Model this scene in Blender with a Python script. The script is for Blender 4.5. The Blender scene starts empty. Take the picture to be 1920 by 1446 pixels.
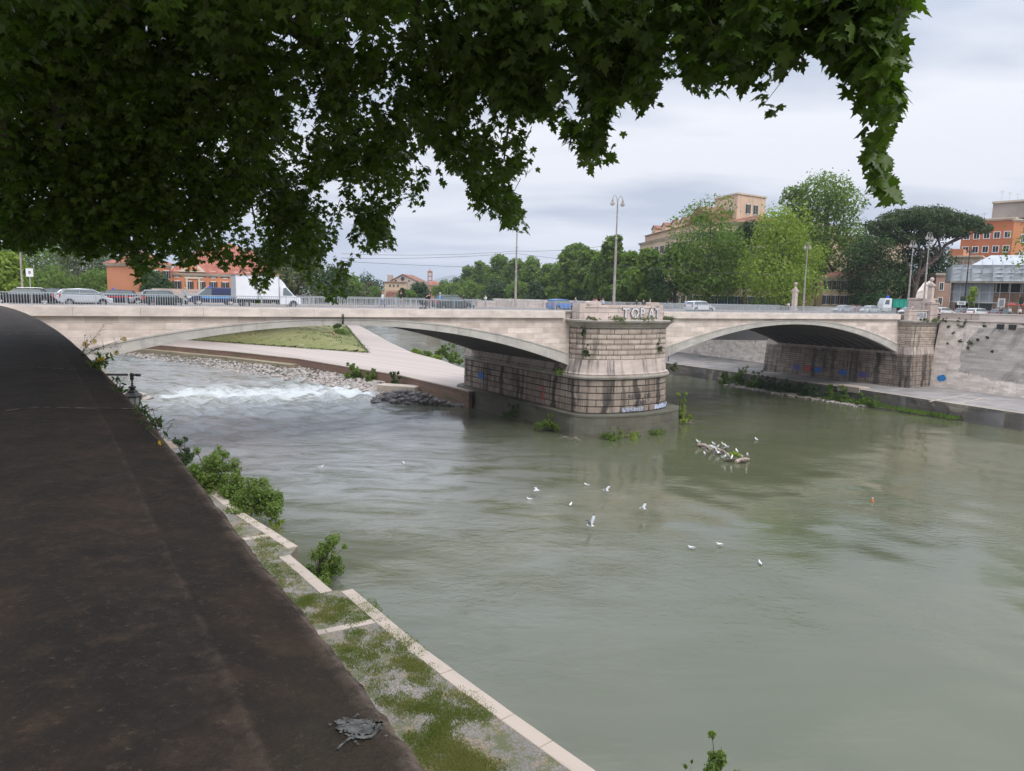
import bpy, bmesh, math, random
import numpy as np
from mathutils import Vector, Matrix
random.seed(7); rng = np.random.default_rng(11)
PI = math.pi
SC = bpy.context.scene; COL = SC.collection

# ------------------------------------------------------------------ camera
EYE = 1.6; F = 1330.0; W0, H0 = 1920.0, 1446.0
PITCH = math.radians(7.1); ROLL = math.radians(1.25)
cf = np.array([0, math.cos(PITCH), -math.sin(PITCH)]); u0 = np.array([0, math.sin(PITCH), math.cos(PITCH)]); r0 = np.array([1., 0, 0])
cr = math.cos(ROLL)*r0 + math.sin(ROLL)*u0; cu = -math.sin(ROLL)*r0 + math.cos(ROLL)*u0
cd = bpy.data.cameras.new('camera'); cam = bpy.data.objects.new('camera', cd); COL.objects.link(cam)
cam.matrix_world = Matrix(((cr[0], cu[0], -cf[0], 0), (cr[1], cu[1], -cf[1], 0), (cr[2], cu[2], -cf[2], EYE), (0, 0, 0, 1)))
cd.sensor_width = 36; cd.lens = 36*F/W0; cd.clip_start = 0.05; cd.clip_end = 40000
SC.camera = cam
# surveyed directions of the place (pixel of the reference -> direction)
def ray(x, y):
    return cf + (x-960)/F*cr + (723-y)/F*cu
def onz(x, y, z):
    d = ray(x, y); t = (z-EYE)/d[2]; return (d[0]*t, d[1]*t, z)
def atY(x, y, Y):
    d = ray(x, y); t = Y/d[1]; return (d[0]*t, Y, EYE+d[2]*t)

# ------------------------------------------------------------------ world, sun, exposure
SUN_EL, SUN_AZ = math.radians(48), math.radians(150)   # soft sun behind cloud, high, behind the camera and to the right
world = bpy.data.worlds.new('World'); SC.world = world; world.use_nodes = True
nt = world.node_tree; nt.nodes.clear()
def wn(t, **k):
    n = nt.nodes.new(t)
    for a, b in k.items(): setattr(n, a, b)
    return n
out = wn('ShaderNodeOutputWorld')
sky = wn('ShaderNodeTexSky', sky_type='NISHITA', sun_disc=False, sun_elevation=SUN_EL, sun_rotation=SUN_AZ)
bg1 = wn('ShaderNodeBackground'); bg1.inputs[1].default_value = 0.05
nt.links.new(sky.outputs[0], bg1.inputs[0])
tc = wn('ShaderNodeTexCoord'); sep = wn('ShaderNodeSeparateXYZ'); nt.links.new(tc.outputs['Generated'], sep.inputs[0])
def wm(op, a, b=None, c=None):
    n = wn('ShaderNodeMath', operation=op)
    for i, v in enumerate((a, b, c)):
        if v is None: continue
        if isinstance(v, (int, float)): n.inputs[i].default_value = v
        else: nt.links.new(v, n.inputs[i])
    return n.outputs[0]
zc = wm('MAXIMUM', sep.outputs[2], 0.0); den = wm('ADD', zc, 0.16)
cmb = wn('ShaderNodeCombineXYZ'); nt.links.new(wm('DIVIDE', sep.outputs[0], den), cmb.inputs[0]); nt.links.new(wm('DIVIDE', sep.outputs[1], den), cmb.inputs[1])
ns = wn('ShaderNodeTexNoise'); ns.inputs['Scale'].default_value = 0.9; ns.inputs['Detail'].default_value = 5; ns.inputs['Roughness'].default_value = 0.5; ns.inputs['Distortion'].default_value = 0.25
mp = wn('ShaderNodeMapping'); mp.inputs['Scale'].default_value = (0.62, 1.25, 1); mp.inputs['Location'].default_value = (3.3, 1.7, 0); mp.inputs['Rotation'].default_value = (0, 0, 0.12)
nt.links.new(cmb.outputs[0], mp.inputs[0]); nt.links.new(mp.outputs[0], ns.inputs['Vector'])
rp = wn('ShaderNodeValToRGB'); nt.links.new(ns.outputs['Fac'], rp.inputs[0])
rp.color_ramp.elements[0].position = 0.42; rp.color_ramp.elements[0].color = (0.50, 0.555, 0.66, 1)
rp.color_ramp.elements[1].position = 0.585; rp.color_ramp.elements[1].color = (0.86, 0.87, 0.92, 1)
bg2 = wn('ShaderNodeBackground'); nt.links.new(rp.outputs[0], bg2.inputs[0])
# an overcast sky is brightest overhead
nt.links.new(wm('ADD', wm('ADD', 0.62, wm('MULTIPLY', wm('POWER', zc, 1.7), 2.0)), wm('MULTIPLY', .34, wm('POWER', wm('SUBTRACT', 1.0, zc), 6.0))), bg2.inputs[1])
mixw = wn('ShaderNodeMixShader'); mixw.inputs[0].default_value = 0.93
nt.links.new(bg1.outputs[0], mixw.inputs[1]); nt.links.new(bg2.outputs[0], mixw.inputs[2]); nt.links.new(mixw.outputs[0], out.inputs[0])
sd = bpy.data.lights.new('sun', 'SUN'); sd.energy = 1.3; sd.angle = math.radians(25); sd.color = (1, .95, .88)
sun = bpy.data.objects.new('sun', sd); COL.objects.link(sun)
sdir = Vector((math.sin(SUN_AZ)*math.cos(SUN_EL), math.cos(SUN_AZ)*math.cos(SUN_EL), math.sin(SUN_EL)))
sun.rotation_euler = sdir.to_track_quat('Z', 'Y').to_euler(); sun.location = (0, -30, 60)
SC.view_settings.view_transform = 'Standard'; SC.view_settings.look = 'None'; SC.view_settings.gamma = 1; SC.view_settings.exposure = 0.5

# ------------------------------------------------------------------ helpers
class MB:
    def __init__(s): s.v = []; s.f = []; s.uv = []; s.has = False
    def add(s, vs, fs, uvs=None):
        b = len(s.v); s.v += [tuple(map(float, p)) for p in vs]
        s.f += [tuple(b+i for i in f) for f in fs]
        if uvs: s.has = True; s.uv += uvs
        else: s.uv += [None]*len(fs)
        return s
    def box(s, c, d, rz=0.0):
        x, y, z = (q/2 for q in d); ca, sa = math.cos(rz), math.sin(rz)
        vs = [(c[0]+a*x*ca-b*y*sa, c[1]+a*x*sa+b*y*ca, c[2]+e*z) for a, b, e in ((-1,-1,-1),(1,-1,-1),(1,1,-1),(-1,1,-1),(-1,-1,1),(1,-1,1),(1,1,1),(-1,1,1))]
        return s.add(vs, [(0,3,2,1),(4,5,6,7),(0,1,5,4),(1,2,6,5),(2,3,7,6),(3,0,4,7)])
    def b2(s, a, b):
        return s.box([(p+q)/2 for p, q in zip(a, b)], [abs(q-p) for p, q in zip(a, b)])
    def prism(s, poly, z0, z1):
        n = len(poly)
        return s.add([(p[0], p[1], z0) for p in poly]+[(p[0], p[1], z1) for p in poly],
            [tuple(range(n-1, -1, -1)), tuple(range(n, 2*n))]+[(i, (i+1) % n, n+(i+1) % n, n+i) for i in range(n)])
    def xprism(s, poly, y0, y1):   # polygon in x,z pushed along y
        n = len(poly)
        return s.add([(p[0], y0, p[1]) for p in poly]+[(p[0], y1, p[1]) for p in poly],
            [tuple(range(n)), tuple(range(2*n-1, n-1, -1))]+[((i+1) % n, i, n+i, n+(i+1) % n) for i in range(n)])
    def tube(s, pts, rad, n=6, cap=True):
        pts = [Vector(p) for p in pts]; k = len(pts)
        if not hasattr(rad, '__len__'): rad = [rad]*k
        vs = []; ref = Vector((0.13, 0.31, 1)).normalized()
        for i, p in enumerate(pts):
            t = (pts[min(i+1, k-1)]-pts[max(i-1, 0)])
            if t.length < 1e-9: t = Vector((0, 0, 1))
            t.normalize(); a = t.cross(ref)
            if a.length < 1e-3: a = t.cross(Vector((1, 0, 0)))
            a.normalize(); b = t.cross(a)
            for j in range(n):
                q = 2*PI*j/n; vs.append(p+(a*math.cos(q)+b*math.sin(q))*rad[i])
        fs = [(i*n+j, i*n+(j+1) % n, (i+1)*n+(j+1) % n, (i+1)*n+j) for i in range(k-1) for j in range(n)]
        if cap: fs += [tuple(range(n-1, -1, -1)), tuple((k-1)*n+j for j in range(n))]
        return s.add(vs, fs)
    def lathe(s, prof, n=12, o=(0, 0, 0)):
        vs = [(o[0]+r*math.cos(2*PI*j/n), o[1]+r*math.sin(2*PI*j/n), o[2]+z) for r, z in prof for j in range(n)]
        k = len(prof)
        fs = [(i*n+j, i*n+(j+1) % n, (i+1)*n+(j+1) % n, (i+1)*n+j) for i in range(k-1) for j in range(n)]
        fs += [tuple(range(n-1, -1, -1)), tuple((k-1)*n+j for j in range(n))]
        return s.add(vs, fs)
    def rock(s, c, r, flat=.7):
        import itertools
        t = (1+5**.5)/2
        vs = [Vector(p).normalized() for p in ((-1,t,0),(1,t,0),(-1,-t,0),(1,-t,0),(0,-1,t),(0,1,t),(0,-1,-t),(0,1,-t),(t,0,-1),(t,0,1),(-t,0,-1),(-t,0,1))]
        fs = [(0,11,5),(0,5,1),(0,1,7),(0,7,10),(0,10,11),(1,5,9),(5,11,4),(11,10,2),(10,7,6),(7,1,8),(3,9,4),(3,4,2),(3,2,6),(3,6,8),(3,8,9),(4,9,5),(2,4,11),(6,2,10),(8,6,7),(9,8,1)]
        sx, sy, sz = r*random.uniform(.8, 1.4), r*random.uniform(.7, 1.1), r*flat*random.uniform(.7, 1.1)
        m = Matrix.Rotation(random.uniform(0, 6.3), 3, 'Z') @ Matrix.Rotation(random.uniform(-.4, .4), 3, 'X')
        vs = [m @ Vector((v.x*sx, v.y*sy, v.z*sz))*random.uniform(.8, 1.15) for v in vs]
        return s.add([(c[0]+v.x, c[1]+v.y, c[2]+v.z) for v in vs], fs)
    def mesh(s, name, smooth=False):
        me = bpy.data.meshes.new(name); me.from_pydata(s.v, [], s.f)
        if s.has:
            ul = me.uv_layers.new(name='UVMap'); li = 0; data = []
            for f, u in zip(s.f, s.uv):
                data += list(sum(u, ())) if u else [0.0]*(2*len(f))
            ul.data.foreach_set('uv', data)
        if smooth: me.polygons.foreach_set('use_smooth', [True]*len(me.polygons))
        me.update(); return me
def tag(o, label=None, cat=None, group=None, kind=None):
    if label: o['label'] = label
    if cat: o['category'] = cat
    if group: o['group'] = group
    if kind: o['kind'] = kind
    return o
def obj(name, mb, mat, parent=None, smooth=False, bevel=0):
    me = mb.mesh(name, smooth) if isinstance(mb, MB) else mb
    o = bpy.data.objects.new(name, me); COL.objects.link(o)
    if mat and not me.materials: me.materials.append(mat)
    if parent: o.parent = parent
    if bevel:
        m = o.modifiers.new('bevel', 'BEVEL'); m.width = bevel; m.segments = 1; m.limit_method = 'ANGLE'
    return o
def thing(name, label, cat, loc=(0, 0, 0), rz=0.0, group=None):
    o = bpy.data.objects.new(name, None); COL.objects.link(o); o.location = loc; o.rotation_euler = (0, 0, rz); o.empty_display_size = .3
    return tag(o, label, cat, group)
def copy_tree(o, parent=None):
    c = o.copy(); COL.objects.link(c)
    if parent: c.parent = parent
    for ch in [q for q in KIDS.get(o.name, list(o.children))]: copy_tree(ch, c)
    return c
KIDS = {}
def npmesh(name, V, Fq, mat, attr=None):
    me = bpy.data.meshes.new(name); V = np.asarray(V, np.float32); Fq = np.asarray(Fq, np.int32); k = Fq.shape[1]
    me.vertices.add(len(V)); me.vertices.foreach_set('co', V.ravel())
    me.loops.add(Fq.size); me.loops.foreach_set('vertex_index', Fq.ravel())
    me.polygons.add(len(Fq)); me.polygons.foreach_set('loop_start', np.arange(0, Fq.size, k, dtype=np.int32))
    try: me.polygons.foreach_set('loop_total', np.full(len(Fq), k, np.int32))
    except Exception: pass
    if attr:
        for an, av in attr.items():
            a = me.attributes.new(an, 'FLOAT', 'POINT'); a.data.foreach_set('value', np.asarray(av, np.float32))
    me.update(calc_edges=True); me.validate()
    if mat: me.materials.append(mat)
    return me

# ------------------------------------------------------------------ materials
class NT:
    def __init__(s, name):
        s.m = bpy.data.materials.new(name); s.m.use_nodes = True; s.t = s.m.node_tree; s.t.nodes.clear()
        s.o = s.n('ShaderNodeOutputMaterial'); s.p = s.n('ShaderNodeBsdfPrincipled'); s.l(s.p.outputs[0], s.o.inputs[0])
    def n(s, t, **k):
        q = s.t.nodes.new(t)
        for a, b in k.items(): setattr(q, a, b)
        return q
    def l(s, a, b): s.t.links.new(a, b)
    def set(s, sock, v):
        if isinstance(v, (int, float, tuple)): sock.default_value = v
        else: s.l(v, sock)
    def math(s, op, a, b=0.0, c=0.0, clamp=False):
        q = s.n('ShaderNodeMath', operation=op); q.use_clamp = clamp
        for i, v in enumerate((a, b, c)): s.set(q.inputs[i], v)
        return q.outputs[0]
    def coord(s, kind='Object'):
        return s.n('ShaderNodeTexCoord').outputs[kind]
    def map(s, v, scale=(1, 1, 1), loc=(0, 0, 0), rot=(0, 0, 0)):
        q = s.n('ShaderNodeMapping'); s.l(v, q.inputs[0]); q.inputs['Scale'].default_value = scale; q.inputs['Location'].default_value = loc; q.inputs['Rotation'].default_value = rot
        return q.outputs[0]
    def noise(s, v, scale, detail=4, rough=.55, dist=0.0):
        q = s.n('ShaderNodeTexNoise'); s.l(v, q.inputs['Vector']); q.inputs['Scale'].default_value = scale; q.inputs['Detail'].default_value = detail
        q.inputs['Roughness'].default_value = rough; q.inputs['Distortion'].default_value = dist; return q.outputs['Fac']
    def step(s, v, a, b):
        q = s.n('ShaderNodeMapRange'); q.interpolation_type = 'SMOOTHSTEP'; s.l(v, q.inputs[0]); q.inputs[1].default_value = a; q.inputs[2].default_value = b; return q.outputs[0]
    def mix(s, f, a, b, mode='MIX'):
        q = s.n('ShaderNodeMix', data_type='RGBA', blend_type=mode)
        s.set(q.inputs['Factor'], f)
        for nm, v in (('A', a), ('B', b)):
            sk = [i for i in q.inputs if i.name == nm and i.type == 'RGBA'][0]
            s.set(sk, (v[0], v[1], v[2], 1) if isinstance(v, tuple) else v)
        return [o for o in q.outputs if o.type == 'RGBA'][0]
    def bump(s, h, st=.3, d=.02):
        q = s.n('ShaderNodeBump'); s.l(h, q.inputs['Height']); q.inputs['Strength'].default_value = st; q.inputs['Distance'].default_value = d; s.l(q.outputs[0], s.p.inputs['Normal']); return q
    def fin(s, col, rough=.8, metal=0.0, spec=None):
        s.set(s.p.inputs['Base Color'], (col[0], col[1], col[2], 1) if isinstance(col, tuple) else col)
        s.set(s.p.inputs['Roughness'], rough); s.p.inputs['Metallic'].default_value = metal
        if spec is not None: s.p.inputs['Specular IOR Level'].default_value = spec
        return s.m
def plain(name, col, rough=.7, var=.25, sc=3.0, metal=0.0, bump=0.0):
    q = NT(name); v = q.coord(); nz = q.noise(v, sc)
    c = q.mix(q.step(nz, .3, .7), tuple(a*(1-var) for a in col), tuple(min(1, a*(1+var*.6)) for a in col))
    if bump: q.bump(nz, bump, .03)
    return q.fin(c, rough, metal)
def stone(name, col, brick=None, mort=.02, streak=.5, dark=(.09, .08, .07), uv=False, blot=.5, rough=.85, holes=False, moss=0.0, thr=(.55, .75), mcol=(.06, .055, .05), fine=1.0, cols=False):
    q = NT(name)
    if uv: v = q.coord('UV')
    else:
        o = q.n('ShaderNodeSeparateXYZ'); q.l(q.coord(), o.inputs[0]); cb = q.n('ShaderNodeCombineXYZ')
        q.l(q.math('ADD', o.outputs[0], q.math('MULTIPLY', o.outputs[1], .97)), cb.inputs[0]); q.l(o.outputs[2], cb.inputs[1]); v = cb.outputs[0]
    mott = q.noise(q.map(v, (.6, 1.3, 1)), .8, 6, .65)
    c = q.mix(q.step(mott, .3, .7), tuple(a*.80 for a in col), tuple(min(1, a*1.1) for a in col))
    fi = q.noise(q.map(v, (2, 9, 1)), 3.0*fine, 6, .7)
    c = q.mix(q.math('MULTIPLY', q.step(fi, .5, .8), .35), c, tuple(a*.45 for a in col))
    h = fi
    if brick:
        b = q.n('ShaderNodeTexBrick'); q.l(v, b.inputs['Vector']); b.inputs['Scale'].default_value = 1.0
        b.inputs['Brick Width'].default_value = brick[0]; b.inputs['Row Height'].default_value = brick[1]; b.inputs['Mortar Size'].default_value = mort; b.inputs['Mortar Smooth'].default_value = .3
        b.inputs['Color1'].default_value = (1, 1, 1, 1); b.inputs['Color2'].default_value = (.72, .70, .68, 1); b.inputs['Mortar'].default_value = (.9, .9, .9, 1); b.inputs['Bias'].default_value = -.2
        c = q.mix(1.0, c, b.outputs['Color'], 'MULTIPLY')
        c = q.mix(q.math('MULTIPLY', b.outputs['Fac'], .9), c, mcol)
        h = q.math('SUBTRACT', q.math('MULTIPLY', fi, .25), b.outputs['Fac'])
    st = q.noise(q.map(v, (1.0, .07, 1)), 1.3, 7, .72)
    st2 = q.noise(q.map(v, (.25, .12, 1)), 1.0, 3)
    sm = q.math('MULTIPLY', q.step(st, thr[0], thr[1]), q.step(st2, .38, .62))
    c = q.mix(q.math('MULTIPLY', sm, streak), c, dark)
    if cols:
        sx = q.n('ShaderNodeSeparateXYZ'); q.l(v, sx.inputs[0]); w_ = q.noise(q.map(v, (.3, .3, 1)), 1.5, 4)
        sn = q.math('SINE', q.math('ADD', q.math('MULTIPLY', sx.outputs[0], 1.5), q.math('MULTIPLY', w_, 3.0)))
        g_ = q.math('MULTIPLY', q.step(sn, .62, .95), q.step(q.noise(q.map(v, (.12, .02, 1)), 1.0, 2), .45, .55)); c = q.mix(q.math('MULTIPLY', g_, .93), c, dark)
    bl = q.noise(q.map(v, (.35, .5, 1), (7, 3, 0)), 1.2, 7, .7)
    c = q.mix(q.math('MULTIPLY', q.step(bl, .56, .74), blot), c, tuple(a*.4 for a in col))
    if moss:
        ms = q.noise(q.map(v, (1, 1, 1), (17, 3, 0)), .9, 6, .7)
        c = q.mix(q.math('MULTIPLY', q.step(ms, .5, .7), moss), c, (.10, .12, .04))
    if holes:
        vo = q.n('ShaderNodeTexVoronoi'); q.l(q.map(v, (1.1, 1.1, 1)), vo.inputs['Vector']); vo.inputs['Scale'].default_value = 1.0
        c = q.mix(q.math('MULTIPLY', q.math('LESS_THAN', vo.outputs['Distance'], .075), .85), c, (.05, .045, .03))
    q.bump(h, .6, .04)
    return q.fin(c, rough)
def leafmat(name, a, b, c=None, trans=.25, rough=.55):
    q = NT(name); g = q.n('ShaderNodeNewGeometry'); r = g.outputs['Random Per Island']
    col = q.mix(q.step(r, 0, 1), a, b)
    big = q.noise(q.coord(), .45, 3); col = q.mix(q.math('MULTIPLY', q.step(big, .42, .62), .6), col, c or tuple(min(1, x*1.6) for x in b))
    q.fin(col, rough, spec=.3)
    if trans:
        t = q.n('ShaderNodeBsdfTranslucent'); q.l(q.mix(1.0, col, (1.6, 1.9, .7), 'MULTIPLY'), t.inputs[0])
        m = q.n('ShaderNodeMixShader'); m.inputs[0].default_value = trans
        q.l(q.p.outputs[0], m.inputs[1]); q.l(t.outputs[0], m.inputs[2]); q.l(m.outputs[0], q.o.inputs[0])
    return q.m

TRAV = stone('travertine_fascia', (.70, .61, .545), None, streak=.35, blot=.25, holes=False, thr=(.58, .78))
SPAN = stone('travertine_spandrel', (.76, .655, .585), (2.4, .62), mort=.008, streak=.5, blot=.15, dark=(.26, .19, .13), thr=(.52, .75), mcol=(.38, .32, .28))
RING = stone('arch_ring_concrete', (.50, .47, .43), None, streak=.55, blot=.35, dark=(.16, .15, .14), thr=(.48, .7))
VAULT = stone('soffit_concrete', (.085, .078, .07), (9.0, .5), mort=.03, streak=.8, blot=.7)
PIER = stone('pier_blocks', (.60, .50, .425), (1.9, .62), mort=.05, streak=.85, uv=True, blot=.5, dark=(.07, .06, .05), moss=.25, thr=(.5, .66))
PIERLO = stone('pier_blocks_low', (.38, .305, .25), (2.1, .78), mort=.06, streak=.95, cols=True, uv=True, blot=.55, dark=(.045, .04, .035), moss=.1, thr=(.46, .58))
SMOOTHP = stone('pier_band', (.50, .42, .37), None, streak=.9, uv=True, blot=.5, dark=(.07, .06, .055), thr=(.48, .62))
LEDGE = stone('pier_ledge', (.38, .34, .30), None, streak=.9, uv=True, blot=.8, moss=.4)
PLINTH = stone('pier_plinth', (.135, .128, .098), (2.6, 1.0), mort=.012, streak=.7, uv=True, blot=.7, moss=.35)
BAST = stone('bastion_parapet', (.60, .50, .45), (2.8, 2.6), mort=.02, streak=.5, blot=.3)
WALLR = stone('embankment_wall', (.80, .71, .63), (1.3, .42), mort=.006, streak=.75, blot=.15, uv=True, moss=.08, thr=(.54, .66), dark=(.16, .14, .12), holes=True, mcol=(.45, .40, .36))
WALLG = stone('embankment_wall_grey', (.52, .475, .43), (1.3, .42), mort=.006, streak=.9, blot=.6, uv=True, moss=.2, thr=(.46, .6), dark=(.16, .15, .13), mcol=(.22, .2, .18))
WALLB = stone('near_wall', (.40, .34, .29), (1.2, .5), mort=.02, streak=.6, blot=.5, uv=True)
BRICKW = stone('brick_retaining', (.25, .145, .105), (.5, .14), mort=.012, streak=.8, blot=.7, dark=(.10, .08, .05), moss=.85, mcol=(.25, .2, .16))
KERB = stone('travertine_kerb', (.44, .37, .31), None, streak=0, blot=.6, fine=2)
PAVE = stone('pale_paving', (.45, .385, .345), None, streak=0, blot=.25, fine=.6)
CONC = plain('concrete', (.42, .38, .33), .9, .3, 1.5)
ASPH = plain('asphalt', (.16, .15, .15), .9, .2, .8)
QUAYP = plain('quay_asphalt', (.27, .25, .24), .9, .25, .35)
STEEL = plain('galvanised_rail', (.42, .45, .48), .5, .1, 2, .3)
POLE = plain('lamp_post_paint', (.33, .30, .28), .6, .3, 2)
IRON = plain('wrought_iron', (.045, .042, .04), .5, .3, 6)
ROCK = plain('grey_rock', (.21, .19, .18), .9, .5, 1.2, bump=.5)
RUBBLE = plain('pale_rubble', (.36, .32, .29), .9, .5, 1.5, bump=.5)
BARK = plain('bark', (.085, .07, .055), .9, .4, 4, bump=.5)
GRASS = leafmat('grass_blades', (.11, .145, .035), (.18, .205, .06), (.24, .225, .09), .3)
LEAF = leafmat('plane_leaves', (.030, .055, .012), (.055, .085, .018), (.06, .10, .02), .22, .45)
GLASS = NT('window_glass').fin((.03, .035, .04), .12)
DARKG = NT('dark_opening').fin((.025, .025, .025), .6)
TYRE = NT('tyre_rubber').fin((.02, .02, .02), .85)
RIM = plain('alloy_rim', (.5, .5, .52), .35, .1, 5, .6)
WHITEP = plain('white_paint', (.78, .78, .79), .5, .06, 2)
SKIN = NT('skin').fin((.50, .30, .22), .6)
def paint(n, c, metal=.2):
    q = NT(n); q.p.inputs['Coat Weight'].default_value = .4; return q.fin(c, .35, metal)
def flat(n, c, r=.8): return plain(n, c, r, .15, 5)

# ------------------------------------------------------------------ bridge frame of reference
BO = (6.54, 84.5); BA = math.atan2(.527, .85)
def B(s_, back, z=0.0):
    return (BO[0]+s_*math.cos(BA)-back*math.sin(BA), BO[1]+s_*math.sin(BA)+back*math.cos(BA), z)
def onbridge(x, back):        # s on the bridge that lies under photo column x
    k = (x-960)/F/math.cos(PITCH)
    ca, sa = math.cos(BA), math.sin(BA)
    # X = k*Y (near the horizon)
    return (k*(BO[1]+back*ca)-(BO[0]-back*sa))/(ca-k*sa)
WZ = -14.4; QZ = -13.1; IZ = -12.0; RQ = -12.1

# ------------------------------------------------------------------ ground, water
def struct(name, mb, mat, **k):
    return tag(obj(name, mb, mat, **k), kind='structure')
TERR = plain('earth', (.20, .17, .12), .95, .3, .05)
CITY = plain('city_ground', (.20, .19, .18), .9, .3, .05)
m = MB(); m.add([(-12000, -900, -16), (12000, -900, -16), (12000, 13000, -16), (-12000, 13000, -16)], [(0, 1, 2, 3)]); struct('river_bed', m, TERR)

# water: one displaced sheet
gx = np.arange(-150, 130.01, .7); gy = np.arange(8, 360.01, .7)
X, Y = np.meshgrid(gx, gy)
A = np.array(onz(290, 752, WZ)[:2]); Bp = np.array(onz(705, 744, WZ)[:2]); dv = (Bp-A); Ln = np.linalg.norm(dv); dv /= Ln; nv = np.array([-dv[1], dv[0]])
al = (X-A[0])*dv[0]+(Y-A[1])*dv[1]; pe = (X-A[0])*nv[0]+(Y-A[1])*nv[1]
wob = 1.6*np.sin(al*.33)+.9*np.sin(al*.9+1)
pw = pe-wob
inr = 1/(1+np.exp(-(al-1)*.8))*1/(1+np.exp((al-Ln-1)*.8))
Z = np.zeros_like(X)
def waves(n, lo, hi, amp, seed):
    r = np.random.default_rng(seed); z = np.zeros_like(X)
    for i in range(n):
        L = lo*(hi/lo)**r.random(); th = r.random()*2*PI; k = 2*PI/L; z += amp*L/hi*np.sin(k*(X*np.cos(th)+Y*np.sin(th))+r.random()*6.28+1.2*np.sin(.11*X+.07*Y+i))
    return z
calm = waves(14, 2.2, 11, .022, 3)
chop = waves(26, 1.6, 6, .085, 5)
dz_ = np.exp(-((pw-6)/13.0)**2)*inr                 # rough zone up-river of the step
down = np.exp(-((pw+12)/14.0)**2)*inr
left = 1/(1+np.exp((X+18-(Y-90)*-.15)*.25))*1/(1+np.exp(-(Y-60)*.2))
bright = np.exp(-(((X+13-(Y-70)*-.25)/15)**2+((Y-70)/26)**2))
chop = chop*(1-.6*bright); Z += calm*.5+chop*(.05+1.1*dz_+.45*down+.45*left)
Z += inr*(.55*np.exp(-((pw-.2)/1.2)**2)-.35*np.exp(-((pw+2.2)/1.3)**2))*(0.75+.25*np.sin(al*1.3))
foam = .85*inr*(1.15*np.exp(-((pw-2.6)/2.2)**2)*(.62+.38*np.sin(al*.27+.9))+.62*np.exp(-((pw-8)/7)**2)*(.8+.2*np.sin(al*.5))+.40*np.exp(-((pw+6)/6)**2)) + .40*left*np.clip((Y-88)/20, 0, 1)
ny, nx = X.shape; idx = np.arange(nx*ny).reshape(ny, nx)
Fq = np.stack([idx[:-1, :-1], idx[:-1, 1:], idx[1:, 1:], idx[1:, :-1]], -1).reshape(-1, 4)
milk_sheen = np.clip(.85*bright+.8*dz_+.8*down+.8*left, 0, 1)  # paler water round the rapids; bright term paints sky reflection into the colour
q = NT('river_water'); v = q.coord(); mk_ = q.n('ShaderNodeAttribute'); mk_.attribute_name = 'milk_sheen'
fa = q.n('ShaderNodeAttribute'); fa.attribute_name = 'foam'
ch = q.n('ShaderNodeAttribute'); ch.attribute_name = 'chop'
fn = q.noise(q.map(v, (.55, .8, 1)), .8, 8, .75, .8)
fm = q.step(q.math('ADD', q.math('MULTIPLY', fa.outputs['Fac'], .62), q.math('MULTIPLY', fn, .9)), .80, 1.02)
mud = q.noise(v, .035, 4); c = q.mix(q.step(mud, .35, .65), (.084, .093, .050), (.108, .115, .064))
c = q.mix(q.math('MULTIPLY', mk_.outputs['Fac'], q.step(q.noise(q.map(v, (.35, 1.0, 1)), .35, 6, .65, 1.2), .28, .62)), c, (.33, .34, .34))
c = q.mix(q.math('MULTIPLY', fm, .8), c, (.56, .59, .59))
r1 = q.noise(q.map(v, (1, 1.6, 1), rot=(0, 0, .5)), 1.5, 4, .6, .5); r2 = q.noise(q.map(v, (.5, 1.0, 1), rot=(0, 0, -.2)), .55, 3, .55, .8)
gate = q.step(q.noise(q.map(v, (.5, 1, 1)), .06, 3, .5, 1.0), .38, .62)
hh = q.math('ADD', q.math('MULTIPLY', r1, q.math('ADD', .16, q.math('MULTIPLY', gate, .55))), q.math('MULTIPLY', r2, .40))
hh = q.math('MULTIPLY', hh, q.math('ADD', .30, q.math('MULTIPLY', ch.outputs['Fac'], 2.0)))
hh = q.math('ADD', hh, q.math('MULTIPLY', fm, .2))
q.bump(hh, .6, .22)
q.p.inputs['IOR'].default_value = 1.75
WATER = q.fin(c, q.math('ADD', .07, q.math('ADD', q.math('MULTIPLY', fm, .5), q.math('MULTIPLY', ch.outputs['Fac'], .10))))
me = npmesh('river_water', np.stack([X, Y, Z+WZ], -1).reshape(-1, 3), Fq, WATER, {'foam': foam.ravel(), 'milk_sheen': milk_sheen.ravel(), 'chop': np.clip(dz_+.5*down+.8*left+.35*bright, 0, 1).ravel()})
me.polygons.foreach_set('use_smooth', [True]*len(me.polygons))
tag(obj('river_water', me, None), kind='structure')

# city ground: right bank, left bank, far bank, island
RT = [(130, 10), (98, 86), (86.5, 112), (81, 125), (61.5, 171), (47, 206), (24, 262), (3, 300), (-22, 352), (-30, 430)]
RT = [(a_*.938, b_*.938) for a_, b_ in RT]
m = MB(); m.prism([(x+1.0, y) for x, y in RT]+[(-60, 12900), (11900, 12900), (11900, -890), (140, -890)], -15.5, -.02); struct('right_bank_ground', m, CITY)
EDGE = [(798, 1443), (737, 1365), (669, 1277), (590, 1179), (505, 1079), (435, 994), (368, 910), (304, 831), (252, 772), (213, 730), (188, 703), (158, 675), (122, 642), (88, 616), (45, 592), (0, 575.5)]
EP = [np.array(onz(a_+16, b_, .75)[:2]) for a_, b_ in EDGE]; ed_ = (EP[0]-EP[4])/np.linalg.norm(EP[0]-EP[4])
PT = [tuple(EP[0]+ed_*2.6+[.0, 0]), tuple(EP[0]+ed_*1.2), tuple(EP[0]+ed_*.4)]+[tuple(p) for p in EP]+[(-30.5, 40.5), (-41.2, 54.6)]
inn = [(x-1.1, y-.8) for x, y in PT]
m = MB(); m.prism([(6, -25), (3.4, -8), (-.2, -2.2)]+inn+[(-45, 54), (-53, 72), (-75, 110), (-120, 180), (-190, 300), (-330, 420), (-11900, 700), (-11900, -890), (20, -890)], -15.5, -.02); struct('left_bank_ground', m, CITY)
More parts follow.
